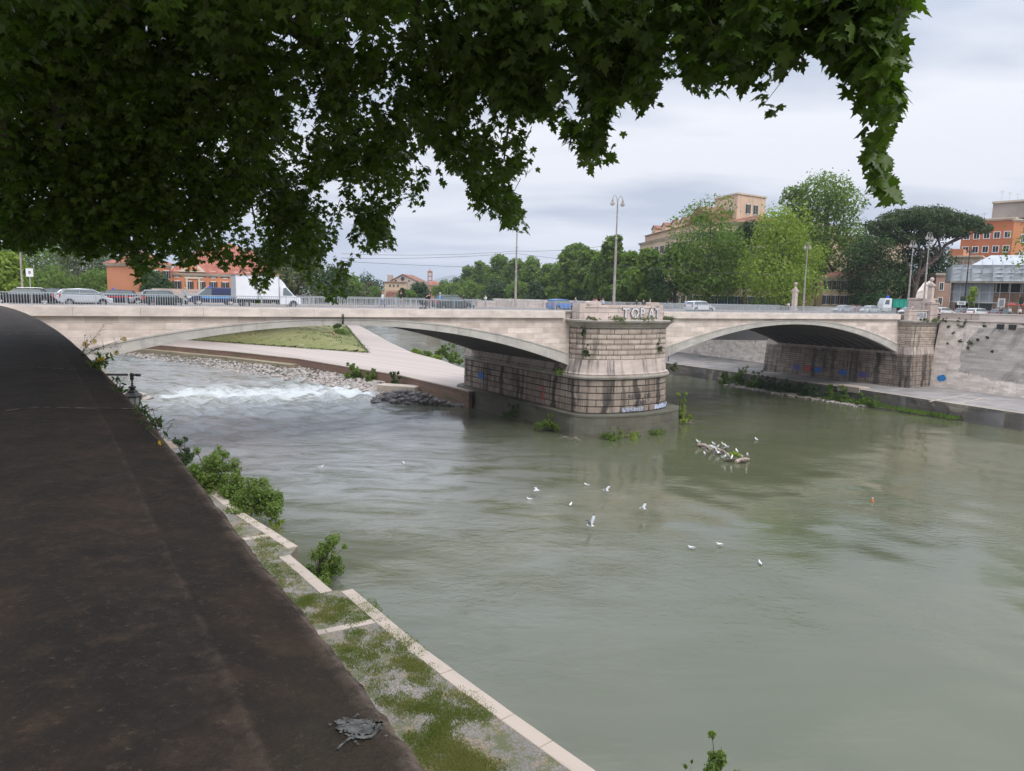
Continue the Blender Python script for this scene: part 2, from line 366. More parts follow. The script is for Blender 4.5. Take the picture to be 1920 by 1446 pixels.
m = MB(); m.prism([(-20, 430), (-330, 440), (-11900, 720), (-11900, 12900), (-100, 12900), (-40, 600)], -15.5, -.03); struct('far_bank_ground', m, CITY)

# ------------------------------------------------------------------ BRIDGE
bridge = thing('stone_bridge', 'pale stone road bridge of two flat arches meeting at a broad river pier', 'bridge', B(0, 0), BA)
SPR, CRN, SPANL = -6.34, -1.51, 55.2; WID = 24.0
def zin(t): return CRN-(CRN-SPR)*(2*t-1)**2
def zex(t): return zin(t)+.62+.75*abs(2*t-1)**1.6
def uvbox_strip(mb, pts, z0, z1): pass
for a0, lab in ((-55.0, 'left'), (14.2, 'right')):
    N = 64
    ts = [i/N for i in range(N+1)]
    xs = [a0+SPANL*t for t in ts]; zi = [zin(t) for t in ts]; ze = [min(zex(t), -.72) for t in ts]
    for side, (y0, y1) in enumerate(((-.10, .5), (WID-.5, WID+.1))):
        m = MB()
        for i in range(N):
            m.add([(xs[i], y0, zi[i]), (xs[i+1], y0, zi[i+1]), (xs[i+1], y0, ze[i+1]), (xs[i], y0, ze[i]), (xs[i], y1, zi[i]), (xs[i+1], y1, zi[i+1]), (xs[i+1], y1, ze[i+1]), (xs[i], y1, ze[i])],
                  [(0, 1, 2, 3), (7, 6, 5, 4), (4, 5, 1, 0), (3, 2, 6, 7)])
        obj('arch_ring', m, RING, bridge)
        # thin raised moulding along the extrados
        m = MB(); yy = -.16 if side == 0 else WID+.16; y2 = 0.0 if side == 0 else WID
        for i in range(N):
            a, b = ze[i]-.10, ze[i+1]-.10
            m.add([(xs[i], yy, a), (xs[i+1], yy, b), (xs[i+1], yy, b+.14), (xs[i], yy, a+.14), (xs[i], y2, a), (xs[i+1], y2, b), (xs[i+1], y2, b+.14), (xs[i], y2, a+.14)],
                  [(0, 1, 2, 3), (7, 6, 5, 4), (4, 5, 1, 0), (3, 2, 6, 7)])
        obj('arch_moulding', m, RING, bridge)
        m = MB(); ya, yb = ((0.02, .45) if side == 0 else (WID-.45, WID-.02))
        for i in range(N):
            if ze[i] > -.74 and ze[i+1] > -.74: continue
            m.add([(xs[i], ya, ze[i]-.05), (xs[i+1], ya, ze[i+1]-.05), (xs[i+1], ya, -.69), (xs[i], ya, -.69), (xs[i], yb, ze[i]-.05), (xs[i+1], yb, ze[i+1]-.05), (xs[i+1], yb, -.69), (xs[i], yb, -.69)], [(0, 1, 2, 3), (7, 6, 5, 4)])
        obj('spandrel', m, SPAN, bridge)
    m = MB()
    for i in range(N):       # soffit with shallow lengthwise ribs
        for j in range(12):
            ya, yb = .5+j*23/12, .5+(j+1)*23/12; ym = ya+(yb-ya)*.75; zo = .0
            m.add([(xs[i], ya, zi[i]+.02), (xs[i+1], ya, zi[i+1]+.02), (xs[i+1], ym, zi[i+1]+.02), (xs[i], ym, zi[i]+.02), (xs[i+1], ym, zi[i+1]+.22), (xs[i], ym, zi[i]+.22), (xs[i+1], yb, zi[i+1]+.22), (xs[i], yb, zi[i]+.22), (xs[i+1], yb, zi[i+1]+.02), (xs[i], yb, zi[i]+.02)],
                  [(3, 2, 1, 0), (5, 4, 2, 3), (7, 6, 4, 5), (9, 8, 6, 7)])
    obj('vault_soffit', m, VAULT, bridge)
# deck and its dressed stone edge
m = MB(); m.b2((-56, .45, -.66), (82, WID-.45, -.05)); obj('deck_slab', m, CONC, bridge)
m = MB(); m.b2((-60, 3.2, -.045), (86, WID-3.2, .0)); obj('carriageway', m, ASPH, bridge)
for (y0, y1) in ((.32, 3.2), (WID-3.2, WID-.32)):
    m = MB(); m.b2((-57, y0, -.045), (84, y1, .13)); obj('pavement', m, PAVE, bridge)
TRAM = plain('tram_bed', (.24, .22, .2), .9, .2, 1)
m = MB(); m.b2((-60, 10.4, .0), (86, 13.6, .10)); obj('tram_bed', m, TRAM, bridge)
for fr, to in ((-55.0, -.8), (14.9, 69.0)):
    for side in (0, 1):
        m = MB(); n = int((to-fr)/5.3)+1; L = (to-fr)/n
        for i in range(n):
            y0, y1 = (-.42, .32) if side == 0 else (WID-.32, WID+.42)
            m.b2((fr+i*L+.006, y0, -.70), (fr+(i+1)*L-.006, y1, .10+random.uniform(-.006, .006)))
        obj('edge_fascia', m, TRAV, bridge, bevel=.015)
def railing(x0, x1, y, parent, z0=.10, step=.17):
    m = MB(); m.b2((x0, y-.035, z0+1.02), (x1, y+.035, z0+1.09)); m.b2((x0, y-.025, z0+.12), (x1, y+.025, z0+.16))
    n = int((x1-x0)/step)
    for i in range(n+1):
        x = x0+(x1-x0)*i/n; m.b2((x-.018, y-.018, z0+.14), (x+.018, y+.018, z0+1.03))
    n = int((x1-x0)/2.2)
    for i in range(n+1):
        x = x0+(x1-x0)*i/n; m.b2((x-.035, y-.035, z0-.02), (x+.035, y+.035, z0+1.05))
    obj('railing_bars', m, STEEL, parent)
# railings are separate things standing on the bridge edge
for x0, x1, y, lab in ((-55, .2, -.05, 'grey bar railing along the near edge of the left arch'), (14.6, 68, -.05, 'grey bar railing along the near edge of the right arch'),
                       (-55, 1.5, WID+.05, 'grey bar railing on the far edge of the left arch behind the cars'), (15, 69, WID+.05, 'grey bar railing on the far edge of the right arch')):
    t = thing('bridge_railing', lab, 'railing', B(0, 0), BA, 'railings of the bridge'); railing(x0, x1, y, t, step=.19 if x0 < 0 else .16)

# pier: rounded masonry tower
def plan(s0, s1, o0, bul, n=22, back=WID):
    P = []
    for i in range(n+1):
        a = PI*(1-i/n); c_, s_ = math.cos(a), math.sin(a)
        P.append(((s0+s1)/2+(s1-s0)/2*c_, -(o0+bul*abs(s_)**.95)))
    Pb = [(x, back-y) for x, y in reversed(P)]
    # flanks
    return P+[(s1, y) for y in np.linspace(-o0+1.5, back+o0-1.5, 14)]+Pb+[(s0, y) for y in np.linspace(back+o0-1.5, -o0+1.5, 14)]
def loft(rings, parent, name, mat, cap=True, smooth=False):
    m = MB(); n = len(rings[0][0])
    per = [0.0]
    for i in range(n):
        a, b = rings[0][0][i], rings[0][0][(i+1) % n]; per.append(per[-1]+math.hypot(b[0]-a[0], b[1]-a[1]))
    vs = [(p[0], p[1], z) for P, z in rings for p in P]; fs = []; uv = []; vv = [0.0]
    for k in range(1, len(rings)):
        vv.append(vv[-1])
    for k in range(len(rings)-1):
        z0, z1 = rings[k][1], rings[k+1][1]
        for i in range(n):
            j = (i+1) % n; fs.append((k*n+i, k*n+j, (k+1)*n+j, (k+1)*n+i))
            uv.append([(per[i], z0), (per[i+1], z0), (per[i+1], z1), (per[i], z1)])
    if cap:
        K = len(rings)-1
        fs += [tuple(K*n+i for i in range(n)), tuple(range(n-1, -1, -1))]
        uv += [[(p[0]*.5, p[1]*.5) for p in rings[K][0]], [(p[0]*.5, p[1]*.5) for p in reversed(rings[0][0])]]
    m.add(vs, fs, uv); return obj(name, m, mat, parent, smooth)
def courses(mk, z0, z1, h, off0=0.0, off1=0.0, g=.09):
    R = []; n = max(1, round((z1-z0)/h)); hh_ = (z1-z0)/n
    for i in range(n):
        a = z0+i*hh_; t = i/n; o = off0+(off1-off0)*t
        R += [(mk(o-g), a), (mk(o-g), a+.05), (mk(o), a+.085), (mk(o), a+hh_-.04), (mk(o-g), a+hh_-.005)]
    return R
up = lambda o: plan(.3-o, 14.0+o, 1.2+o, 3.0)
lo = lambda o: plan(-.1-o, 14.0+o, 1.2+o, 3.6)
loft(courses(up, -5.5, -1.75, .62), bridge, 'pier_shaft', PIER)
loft([(up(.1), -1.75), (up(.15), -1.6), (up(.25), -1.5), (up(.3), -1.35), (up(.62), -1.12), (up(.75), -1.05), (up(.78), -.86), (up(.70), -.80)], bridge, 'pier_cornice', LEDGE)
loft([(lo(.18), -7.3), (lo(.24), -7.15), (lo(.02), -7.0), (up(.08), -5.62), (up(.02), -5.5)], bridge, 'pier_flare', SMOOTHP)
loft([(lo(.08), -7.78), (lo(.28), -7.7), (lo(.36), -7.5), (lo(.32), -7.32), (lo(.18), -7.28)], bridge, 'pier_string_course', LEDGE)
loft(courses(lo, -11.8, -7.78, .8, .12, .05, .11), bridge, 'pier_base_drum', PIERLO)
po = lambda o: plan(-.2-o, 15.0+o, 0.6+o, 4.6)
loft([(po(1.05), -15.2), (po(.95), -12.1), (po(1.0), -12.05), (po(1.0), -11.82), (po(.92), -11.78)], bridge, 'pier_plinth', PLINTH)
# bastion parapets over the pier, near and far
for sg in (0, 1):
    def bp(o):
        P = plan(1.1-o, 13.4+o, .9+o, 1.0, 16)
        half = P[:17]
        return half if sg == 0 else [(x, WID-y) for x, y in reversed(half)]
    def ring(z, o): return ([*bp(o), *(list(reversed(bp(o-.55-2*0))))], z)
    m = MB()
    for z0, z1, o in ((-.82, .55, 0), (.55, .60, -.02), (.60, .86, .07), (.86, .92, .02)):
        P1 = bp(o); P2 = bp(-.5-o*.5); n = len(P1)
        vs = [(p[0], p[1], z0) for p in P1]+[(p[0], p[1], z1) for p in P1]+[(p[0], p[1], z1) for p in P2]+[(p[0], p[1], z0) for p in P2]
        fs = [(i, i+1, n+i+1, n+i) for i in range(n-1)]+[(n+i, n+i+1, 2*n+i+1, 2*n+i) for i in range(n-1)]+[(2*n+i, 2*n+i+1, 3*n+i+1, 3*n+i) for i in range(n-1)]
        fs += [(0, n, 2*n, 3*n), (n-1, 4*n-1, 3*n-1, 2*n-1)]
        m.add(vs, fs)
    y0 = -.55 if sg == 0 else WID+.55
    for x in (1.2, 13.3):
        for k in range(1): m.b2((x-.55, min(y0-.75, y0+.75), -.82), (x+.55, max(y0-.75, y0+.75), 1.05))
    P = MB(); obj('bastion_parapet', m, BAST, bridge)
for x0, x1 in ((1.6, 3.6), (11.2, 13.0)):
    m = MB(); m.add([], []); m.xprism([(x0, .9), (x0, 1.22), (x0+.25, 1.32), (x1-.25, 1.32), (x1, 1.22), (x1, .9)], -1.6, -.9); obj('coping_block', m, BAST, bridge, bevel=.03)
for ya_, yb_ in ((-1.0, .3), (WID-.3, WID+1.0)):
    m = MB(); m.b2((.8, ya_, -.5), (14.0, yb_, .05)); obj('bastion_floor', m, PAVE, bridge)

# abutments
def aplan(o, s0=69.4, s1=77.4): return [(s0-o, -2.2-o), ((s0+s1)/2, -2.2-o), (s1+o, -2.2-o), (s1+o, 3), (s1+o, WID-3), (s1+o, WID+2.2+o), (s0-o, WID+2.2+o), (s0-o, 17), (s0-o, 12), (s0-o, 6)]
loft(courses(lambda o: aplan(o), -5.3, -1.7, .6), bridge, 'abutment_shaft', PIER)
loft([(aplan(.05), -1.7), (aplan(.1), -1.5), (aplan(.45), -1.2), (aplan(.55), -1.1), (aplan(.55), -.86), (aplan(.45), -.8)], bridge, 'abutment_cornice', LEDGE)
loft([(aplan(.35), -6.6), (aplan(.33), -6.4), (aplan(.1), -5.5), (aplan(.03), -5.3)], bridge, 'abutment_flare', SMOOTHP)
loft(courses(lambda o: aplan(o), -12.15, -6.6, .8, .6, .3), bridge, 'abutment_base', PIERLO)
m = MB(); m.b2((70.0, -1.2, -.82), (72.6, -.4, .75)); m.b2((69.9, -1.3, .75), (76.0, -.3, .95)); m.b2((72.6, -1.05, -.82), (75.8, -.45, .75)); m.b2((75.9, -1.6, -.82), (78.2, .1, 2.0)); m.b2((75.75, -1.75, 2.0), (78.35, .25, 2.25))
obj('abutment_parapet', m, BAST, bridge)
blob_later = True
m = MB(); m.b2((69, .3, -.7), (84, WID-.3, -.05)); obj('abutment_deck', m, CONC, bridge)
m = MB(); m.b2((-61, -.9, -15), (-54.6, WID+.9, .1)); obj('left_abutment', m, SPAN, bridge)
# drainage vine, stains and plants of the bridge are things below
# graffiti lettering
def text(s, size, mat, parent, loc, rot, bold=.0, sx=1.0, name='graffiti', ext=.004):
    c = bpy.data.curves.new('lettering', 'FONT'); c.body = s; c.size = size; c.extrude = ext; c.offset = bold; c.resolution_u = 3
    o = bpy.data.objects.new('lettering', c); COL.objects.link(o); bpy.context.view_layer.update()
    me = bpy.data.meshes.new_from_object(o); bpy.data.objects.remove(o); me.materials.clear()
    q = obj(name, me, mat, parent); q.location = loc; q.rotation_euler = rot; q.scale = (sx, 1, 1); return q
GW = plain('white_spray', (.60, .59, .60), .9, .45, 5); GK = flat('black_spray', (.04, .04, .05)); GB = flat('blue_spray', (.05, .16, .5)); GR = flat('red_spray', (.5, .10, .10)); GLB = plain('pale_blue_spray', (.50, .58, .75), .8, .5, 6)
def front_y(s_, mk):       # o of the curved front at a given s
    P = mk; best = min(range(len(P)-1), key=lambda i: abs((P[i][0]+P[i+1][0])/2-s_)); return (P[best][1]+P[best+1][1])/2, math.atan2(P[best+1][1]-P[best][1], P[best+1][0]-P[best][0])
bf = plan(1.1, 13.4, .9, 1.0, 16)[:17]
for ch_, x in (('T', 6.6), ('O', 7.9), ('P', 9.45), ('A', 10.9), ('T', 12.2)):
    y, a = front_y(x+.5, bf)
    y -= .5*math.tan(a)
    text(ch_, 1.78, GK, bridge, (x-.05, y-.10, -.62), (PI/2, 0, a), .085, 1.0)
    text(ch_, 1.7, GW, bridge, (x, y-.115, -.57), (PI/2, 0, a), .055, 1.0)
lf = lo(.16)[:23]
def lowtext(s, x, z, size, mat, sx=1.0):
    for ch_ in s:
        if ch_ != ' ':
            y, a = front_y(x+size*.3, lf); y -= size*.3*math.tan(a); text(ch_, size, mat, bridge, (x, y-.05, z), (PI/2, 0, a), .008, sx)
        x += size*.68*sx
lowtext('REBOE', 5.5, -9.98, .62, GK); lowtext('LNG', 7.95, -9.98, .62, GK)
lowtext('VERTA', 6.6, -10.8, .6, GK, .9)
for x in (9.3, 11.4, 12.9): lowtext(random.choice(['SMO', 'KIRA', 'ZEB']), x, -10.78, .42, flat('faded_spray', (.25, .2, .19)), .9)
def blob(parent, cx, cz, w, h, yfun, mat, name='graffiti', seed=0, n=26):
    r = random.Random(seed); pts = []
    for i in range(n):
        a = 2*PI*i/n; k = r.uniform(.72, 1.05); pts.append((cx+w/2*k*math.copysign(abs(math.cos(a))**.5, math.cos(a)), cz+h/2*k*math.copysign(abs(math.sin(a))**.6, math.sin(a))))
    m = MB(); vs = []; fs = []
    for p in pts: vs.append((p[0], yfun(p[0]), p[1]))
    vs.append((cx, yfun(cx), cz)); fs = [(i, (i+1) % n, n) for i in range(n)]
    m.add(vs, fs); return obj(name, m, mat, parent)
yf = lambda s_: front_y(s_, lf)[0]-.055
for i in range(6): blob(bridge, 10.35+i*.55, -11.32, .62, .62, yf, GLB, seed=i)
for i in range(6): blob(bridge, 4.9+i*.55, -11.35, .6, .6, yf, plain('grey_blue_spray', (.36, .38, .45), .9, .6, 5), seed=9+i)
# flank patches (left face under the arch)
for k, (yy, zz, w, h, mt, lay) in enumerate(((20.5, -9.7, 1.6, 1.0, GB, 0), (4.6, -10.6, .5, 1.0, GR, 0), (4.6, -9.6, .6, .5, GR, 0))):
    m = MB(); vs = [(-.30, yy-w/2, zz-h/2), (-.30, yy+w*.45, zz-h*.45), (-.30, yy+w/2, zz+h*.4), (-.30, yy-w*.4, zz+h/2)]; m.add(vs, [(0, 3, 2, 1)]); obj('graffiti', m, mt, bridge)

for yy, mt in ((19.0, flat('faded_violet_spray', (.12, .12, .32))), (16.6, GR), (14.2, GB), (9.2, GB), (5.2, flat('violet_spray', (.13, .11, .33)))):
    m = MB(); rr_ = random.Random(int(yy*10)); m.add([(68.70, yy+1.0*math.cos(a)*rr_.uniform(.7, 1.1), -10.7+.55*math.sin(a)*rr_.uniform(.75, 1.1)) for a in np.linspace(0, 2*PI, 13)[:-1]], [tuple(range(12))]); obj('graffiti', m, mt, bridge)
m = MB(); rr_ = random.Random(6); m.add([(74.1+1.75*math.copysign(abs(math.cos(a))**.4, math.cos(a))*rr_.uniform(.88, 1.0), -1.14, .0+.8*math.copysign(abs(math.sin(a))**.5, math.sin(a))*rr_.uniform(.85, 1.0)) for a in np.linspace(0, 2*PI, 25)[:-1]], [tuple(range(24))]); obj('graffiti', m, GW, bridge)
text('WSIUR', 1.1, flat('grey_spray', (.18, .18, .22)), bridge, (72.6, -1.16, -.38), (PI/2, 0, 0), .02, .85)
# ------------------------------------------------------------------ walls and quays
def wall(name, pts, z0, z1, batter, mat, label, th=1.2, cap=None, capmat=None):
    """pts = line of the top; the foot stands out by batter to the left of the walking direction"""
    t = thing(name, label, 'wall', (pts[0][0], pts[0][1], z0)); ox, oy, oz = pts[0][0], pts[0][1], z0
    P = [Vector((p[0], p[1])) for p in pts]; N = []
    for i in range(len(P)):
        d = (P[min(i+1, len(P)-1)]-P[max(i-1, 0)]).normalized(); N.append(Vector((-d.y, d.x)))
    L = [0.0]
    for i in range(1, len(P)): L.append(L[-1]+(P[i]-P[i-1]).length)
    m = MB(); n = len(P)
    rows = [(batter, z0), (batter*.5, (z0+z1)/2), (0, z1)]
    vs = [(P[i].x+N[i].x*b-ox, P[i].y+N[i].y*b-oy, z-oz) for b, z in rows for i in range(n)]; fs = []; uv = []
    for k in range(2):
        for i in range(n-1):
            fs.append((k*n+i, k*n+i+1, (k+1)*n+i+1, (k+1)*n+i)); uv.append([(L[i], rows[k][1]), (L[i+1], rows[k][1]), (L[i+1], rows[k+1][1]), (L[i], rows[k+1][1])])
    m.add(vs, fs, uv)
    b = [(P[i].x-N[i].x*th-ox, P[i].y-N[i].y*th-oy, z1-oz) for i in range(n)]
    m.add([vs[2*n+i] for i in range(n)]+b, [(i, i+1, n+i+1, n+i) for i in range(n-1)], [[(0, 0)]*4]*(n-1))
    obj('wall_face', m, mat, t)
    if cap:
        m = MB(); h, ov = cap
        pr = [(ov, 0), (ov, h), (-th*.6, h), (-th*.6, 0)]
        vs = [(P[i].x+N[i].x*a-ox, P[i].y+N[i].y*a-oy, z1+c_-oz) for a, c_ in pr for i in range(n)]
        fs = [(k*n+i, k*n+i+1, ((k+1) % 4)*n+i+1, ((k+1) % 4)*n+i) for k in range(4) for i in range(n-1)]+[(0, n, 2*n, 3*n), (n-1, 4*n-1, 3*n-1, 2*n-1)]
        m.add(vs, fs, [[(0, 0)]*4]*len(fs)); obj('coping', m, capmat or mat, t)
    return t
# right embankment, downstream of the bridge (walk from the bridge towards the camera so that the river is on the right -> flip normals by order)
def off(pts, d):
    return [(x-d*.89, y-d*.456) for x, y in pts]
rb = [(98+30, 40), (106, 72), (95, 95), (86.0, 114.2), (81.0, 124.0)]
WP = [(79.0+1.6, 108.6+.6), (74.3+1.6, 118.0+.6)]
dW = Vector((WP[1][0]-WP[0][0], WP[1][1]-WP[0][1])).normalized()
far_ = (WP[1][0]+dW.x*.1, WP[1][1]+dW.y*.1)
WP[1] = (WP[0][0]+dW.x*15.5, WP[0][1]+dW.y*15.5)
line = [(WP[0][0]-dW.x*k, WP[0][1]-dW.y*k) for k in (80, 55, 30, 12)]+[WP[0]]+[(WP[0][0]+dW.x*9, WP[0][1]+dW.y*9), WP[1]]
wr = wall('embankment_wall', line, RQ-.1, -.75, 1.9, WALLR, 'tall sloping white stained embankment wall right of the bridge', 2.4)
def along(p0, k, dw=dW): return (p0[0]+dw.x*k, p0[1]+dw.y*k)
# parapet atop it
def strip(name, pts, z0, z1, o0, o1, mat, parent=None, org=(0, 0, 0), dirn=dW):
    nx_, ny_ = -dirn.y, dirn.x; m = MB()
    P = [(p[0]+nx_*o0-org[0], p[1]+ny_*o0-org[1]) for p in pts]+[(p[0]+nx_*o1-org[0], p[1]+ny_*o1-org[1]) for p in reversed(pts)]
    m.prism(P, z0-org[2], z1-org[2]); return obj(name, m, mat, parent, bevel=.02)
o_ = (line[0][0], line[0][1], RQ-.1)
strip('string_course', line[:1]+[WP[1]], -.75, -.5, .28, -1, TRAV, wr, o_)
strip('parapet', line[:1]+[along(WP[0], 9)], -.5, .45, .1, -.6, TRAV, wr, o_)
strip('parapet', [along(WP[0], 9), WP[1]], -.5, .5, .12, -.6, BAST, wr, o_)
strip('parapet_coping', line[:1]+[WP[1]], .45, .62, .22, -.7, TRAV, wr, o_)
# grey weathered patch is a skin of another stone set into the wall
def onwall(k, z, out=.02):
    b = 1.9*(1-(z-(RQ-.1))/(-.75-(RQ-.1))); p = along(WP[0], k); return (p[0]-dW.y*(b+out)-o_[0], p[1]+dW.x*(b+out)-o_[1], z-o_[2])
# square drain holes
for k in (5.5, 3.7):
    m = MB(); a = onwall(k, -1.4, .03); m.box(a, (1.0, .5, .75), math.atan2(dW.y, dW.x)); obj('drain_hole', m, DARKG, wr)
nz = 30; m = MB(); r = random.Random(3)
def jag(P):
    o2 = []
    for i in range(len(P)):
        a_, b_ = P[i], P[(i+1) % len(P)]
        for k in range(7): f_ = k/7; o2.append((a_[0]+(b_[0]-a_[0])*f_+r.gauss(0, .16), a_[1]+(b_[1]-a_[1])*f_+r.gauss(0, .16)))
    return o2
poly = [onwall(*p, .015) for p in jag(((2, -1.6), (9, -1.7), (10.2, -4), (11, -7), (10.6, -9.0), (8, -9.4), (4, -9.9), (-2, -10.2), (-18, -10.2), (-18, -1.6), (-8, -1.5)))]
uvp = [[(p[0]+p[1], p[2]) for p in poly]]
m.add(poly, [tuple(range(len(poly)))], uvp); obj('weathered_patch', m, WALLG, wr); 
m = MB(); cx = 13.3
pts = [(cx+.9*math.cos(a)*random.uniform(.75, 1.1), -10.5+.6*math.sin(a)*random.uniform(.75, 1.1)) for a in np.linspace(0, 2*PI, 15)[:-1]]
m.add([onwall(p[0], p[1], .05) for p in pts], [tuple(range(14))]); obj('graffiti', m, flat('bright_blue_spray', (.02, .22, .55)), wr)
# upstream part of the right wall
U = [(70.3, 153), (62.7, 170), (47.5, 207.5), (25, 262), (4, 300), (-21, 352), (-28, 430)]
U = [(x*.938+1.2, y*.938+.5) for x, y in U]
w2 = wall('embankment_wall', U, RQ-.1, .9, 1.8, WALLR, 'long white embankment wall seen through the right arch and beyond', 1.5)

# right quay
E1 = [(110, 10), (84.5, 68), (71.51, 97.92), (59.78, 123.97), (36.15, 167.58), (14, 215), (-8, 262), (-30, 330)]
E1 = [(a_*.938, b_*.938) for a_, b_ in E1]
m = MB(); m.prism(E1+[(a_*.938, b_*.938) for a_, b_ in ((-20, 352), (4, 305), (25, 265), (48, 210), (72, 160), (82, 128), (90, 115), (140, 10))], -15.6, RQ-.02); struct('right_quay', m, QUAYP)
def polyline_box(name, pts, z0, z1, w, mat, label, cat, joints=None, kind=None, group=None, inward=1):
    """stones laid along a line, as one edge"""
    m = MB(); P = [Vector((p[0], p[1])) for p in pts]
    for a, b in zip(P[:-1], P[1:]):
        d = (b-a); L = d.length; d.normalize(); nn = Vector((-d.y, d.x))*inward; k = max(1, round(L/(joints or L)))
        for i in range(k):
            p = a+d*(L*i/k+.012); q_ = a+d*(L*(i+1)/k-.012); dz = random.uniform(-.012, .012); j1, j2 = random.uniform(-.02, .02), random.uniform(-.02, .02)
            m.prism([(p.x, p.y), (q_.x, q_.y), (q_.x+nn.x*(w+j1), q_.y+nn.y*(w+j1)), (p.x+nn.x*(w+j2), p.y+nn.y*(w+j2))], z0, z1+dz)
    o = obj(name, m, mat, None, bevel=.02)
    return tag(o, label, cat, group, kind)
polyline_box('quay_kerb', E1[1:6], RQ-2.5, RQ+.02, -.7, stone('quay_edge', (.46, .40, .33), (2.0, .5), streak=.6, blot=.5, moss=.6), 'pale stone kerb along the edge of the right quay', 'kerb', 2.4)
for (a, b) in (((1745, 753), (1821, 739)), ((1796, 757), (1852, 746)), ((1290, 683), (1345, 676))):
    p, q_ = onz(*a, RQ), onz(*b, RQ); d = Vector((q_[0]-p[0], q_[1]-p[1])).normalized(); n_ = (-d.y*.35, d.x*.35)
    m = MB(); m.prism([p[:2], q_[:2], (q_[0]+n_[0], q_[1]+n_[1]), (p[0]+n_[0], p[1]+n_[1])], RQ-.03, RQ+.012); struct('quay_paving_band', m, KERB)
# slab landing on the quay edge
p = onz(1600, 727, RQ); m = MB(); m.box((p[0], p[1], RQ-.2), (4.2, 2.6, 1.0), math.atan2(-.89, .456)); tag(obj('landing_slab', m, KERB, bevel=.04), 'pale stone landing slab on the edge of the right quay', 'slab')

# near quay
NE = [(9.5, 10), (6.2, 15.8), (2.9, 20.6), (.07+.25, 23.37+.2), (-3.32, 27.98), (-7.75, 34.0), (-8.7, 33.75), (-12.3, 38.5), (-12.3, 39.9), (-17.9, 46.17), (-22.26, 51.85), (-28.01, 59.04), (-39, 74), (-58, 104), (-95, 160), (-150, 250)]
NE[1] = (5.9, 15.9)
COB = NT('cobble_paving'); v = COB.coord(); vo = COB.n('ShaderNodeTexVoronoi', feature='DISTANCE_TO_EDGE'); COB.l(v, vo.inputs['Vector']); vo.inputs['Scale'].default_value = 7
c = COB.mix(COB.step(COB.noise(v, .5, 5), .35, .65), (.19, .175, .165), (.30, .265, .24)); c = COB.mix(COB.step(COB.noise(v, 5.5, 3), .42, .62), c, (.20, .185, .175))
dirt = COB.step(COB.noise(v, .9, 6, .65), .50, .60); c = COB.mix(dirt, c, (.26, .20, .14))
c = COB.mix(COB.math('LESS_THAN', vo.outputs['Distance'], .07), c, (.14, .13, .09)); c = COB.mix(COB.math('MULTIPLY', COB.step(COB.noise(COB.map(v, loc=(3, 8, 0)), 1.1, 7, .75), .48, .60), .75), c, (.085, .10, .03)); COB.bump(vo.outputs['Distance'], .5, .03); COB.fin(c, .9)
m = MB(); m.prism(NE+[(-160, 240), (-90, 130), (-58, 82), (-43, 60), (-31, 44), (-21, 31), (-12, 19.5), (-6, 11), (-2, 4)], -15.6, QZ); struct('near_quay', m, COB.m)
kerbs = [(0, 5, .62), (7-1, 7, .62), (8, 13, .6)]
for a, b, w in kerbs:
    if a == 0: lab = 'pale travertine kerb stones edging the near quay at the bottom of the photo'
    elif a == 6: lab = 'short run of pale kerb stones beside the quayside shrub'
    else: lab = 'pale travertine kerb of the near quay running on past the bushes'
    polyline_box('quay_kerb', [(x+random.uniform(-.02, .02), y) for x, y in NE[a:b+1]], -15.4, QZ+.03, .62, KERB, lab, 'kerb', 1.9)
# cross bands of stone on the quay
for (a, b) in (((600, 1190), (705, 1168)), ((455, 1014), (512, 1005))):
    p, q_ = onz(*a, QZ), onz(*b, QZ); d = Vector((q_[0]-p[0], q_[1]-p[1])).normalized(); n_ = (-d.y*.42, d.x*.42)
    polyline_box('paving_band', [(p[0]-d.x*3, p[1]-d.y*3), q_[:2]], QZ-.1, QZ+.018, .45, KERB, None, None, 1.1, 'structure')
p = onz(300, 850, QZ)
st = thing('stone_steps', 'worn stone steps rising beside the near quay kerb', 'steps', onz(322, 836, QZ), .9)
for i in range(4):
    m = MB(); m.b2((-.6-i*.5, -1.5, 0), (-.1-i*.5, .4, .35+.35*i)); obj('step', m, KERB, st, bevel=.04)

# near wall below the parapet
wn_ = wall('embankment_wall', list(reversed([(x-.12, y-.08) for x, y in PT])), QZ-.2, .45, 1.0, WALLB, 'shaded sloping embankment wall below the dark parapet', 1.0)
# dark parapet: crowned slab with a worn outer lip
q = NT('dark_parapet_stone'); v = q.coord()
n1 = q.noise(v, 2.2, 8, .7); n2 = q.noise(v, 11, 8, .75); n3 = q.noise(q.map(v, (1, 1, 1), (5, 5, 0)), .8, 4)
c = q.mix(q.step(n1, .35, .68), (.012, .0075, .005), (.042, .025, .014)); c = q.mix(q.math('MULTIPLY', q.step(n2, .48, .72), .7), c, (.075, .046, .026))
c = q.mix(q.math('MULTIPLY', q.step(n2, .30, .45), -1.0), c, c) if False else c
n4 = q.noise(v, 45, 4, .9); c = q.mix(q.math('MULTIPLY', q.step(n4, .56, .72), .55), c, (.19, .135, .09)); c = q.mix(q.math('MULTIPLY', q.step(n4, .44, .30), .6), c, (.010, .009, .008))
c = q.mix(q.math('MULTIPLY', q.step(n3, .5, .7), .35), c, (.05, .045, .028))
lip = q.n('ShaderNodeAttribute'); lip.attribute_name = 'lip'; c = q.mix(q.math('MULTIPLY', lip.outputs['Fac'], q.step(n2, .35, .6)), c, (.20, .15, .12))
jo = q.n('ShaderNodeAttribute'); jo.attribute_name = 'along'
q.bump(q.math('ADD', n2, q.math('MULTIPLY', n4, 1.0)), .8, .02); PARM = q.fin(c, .85)
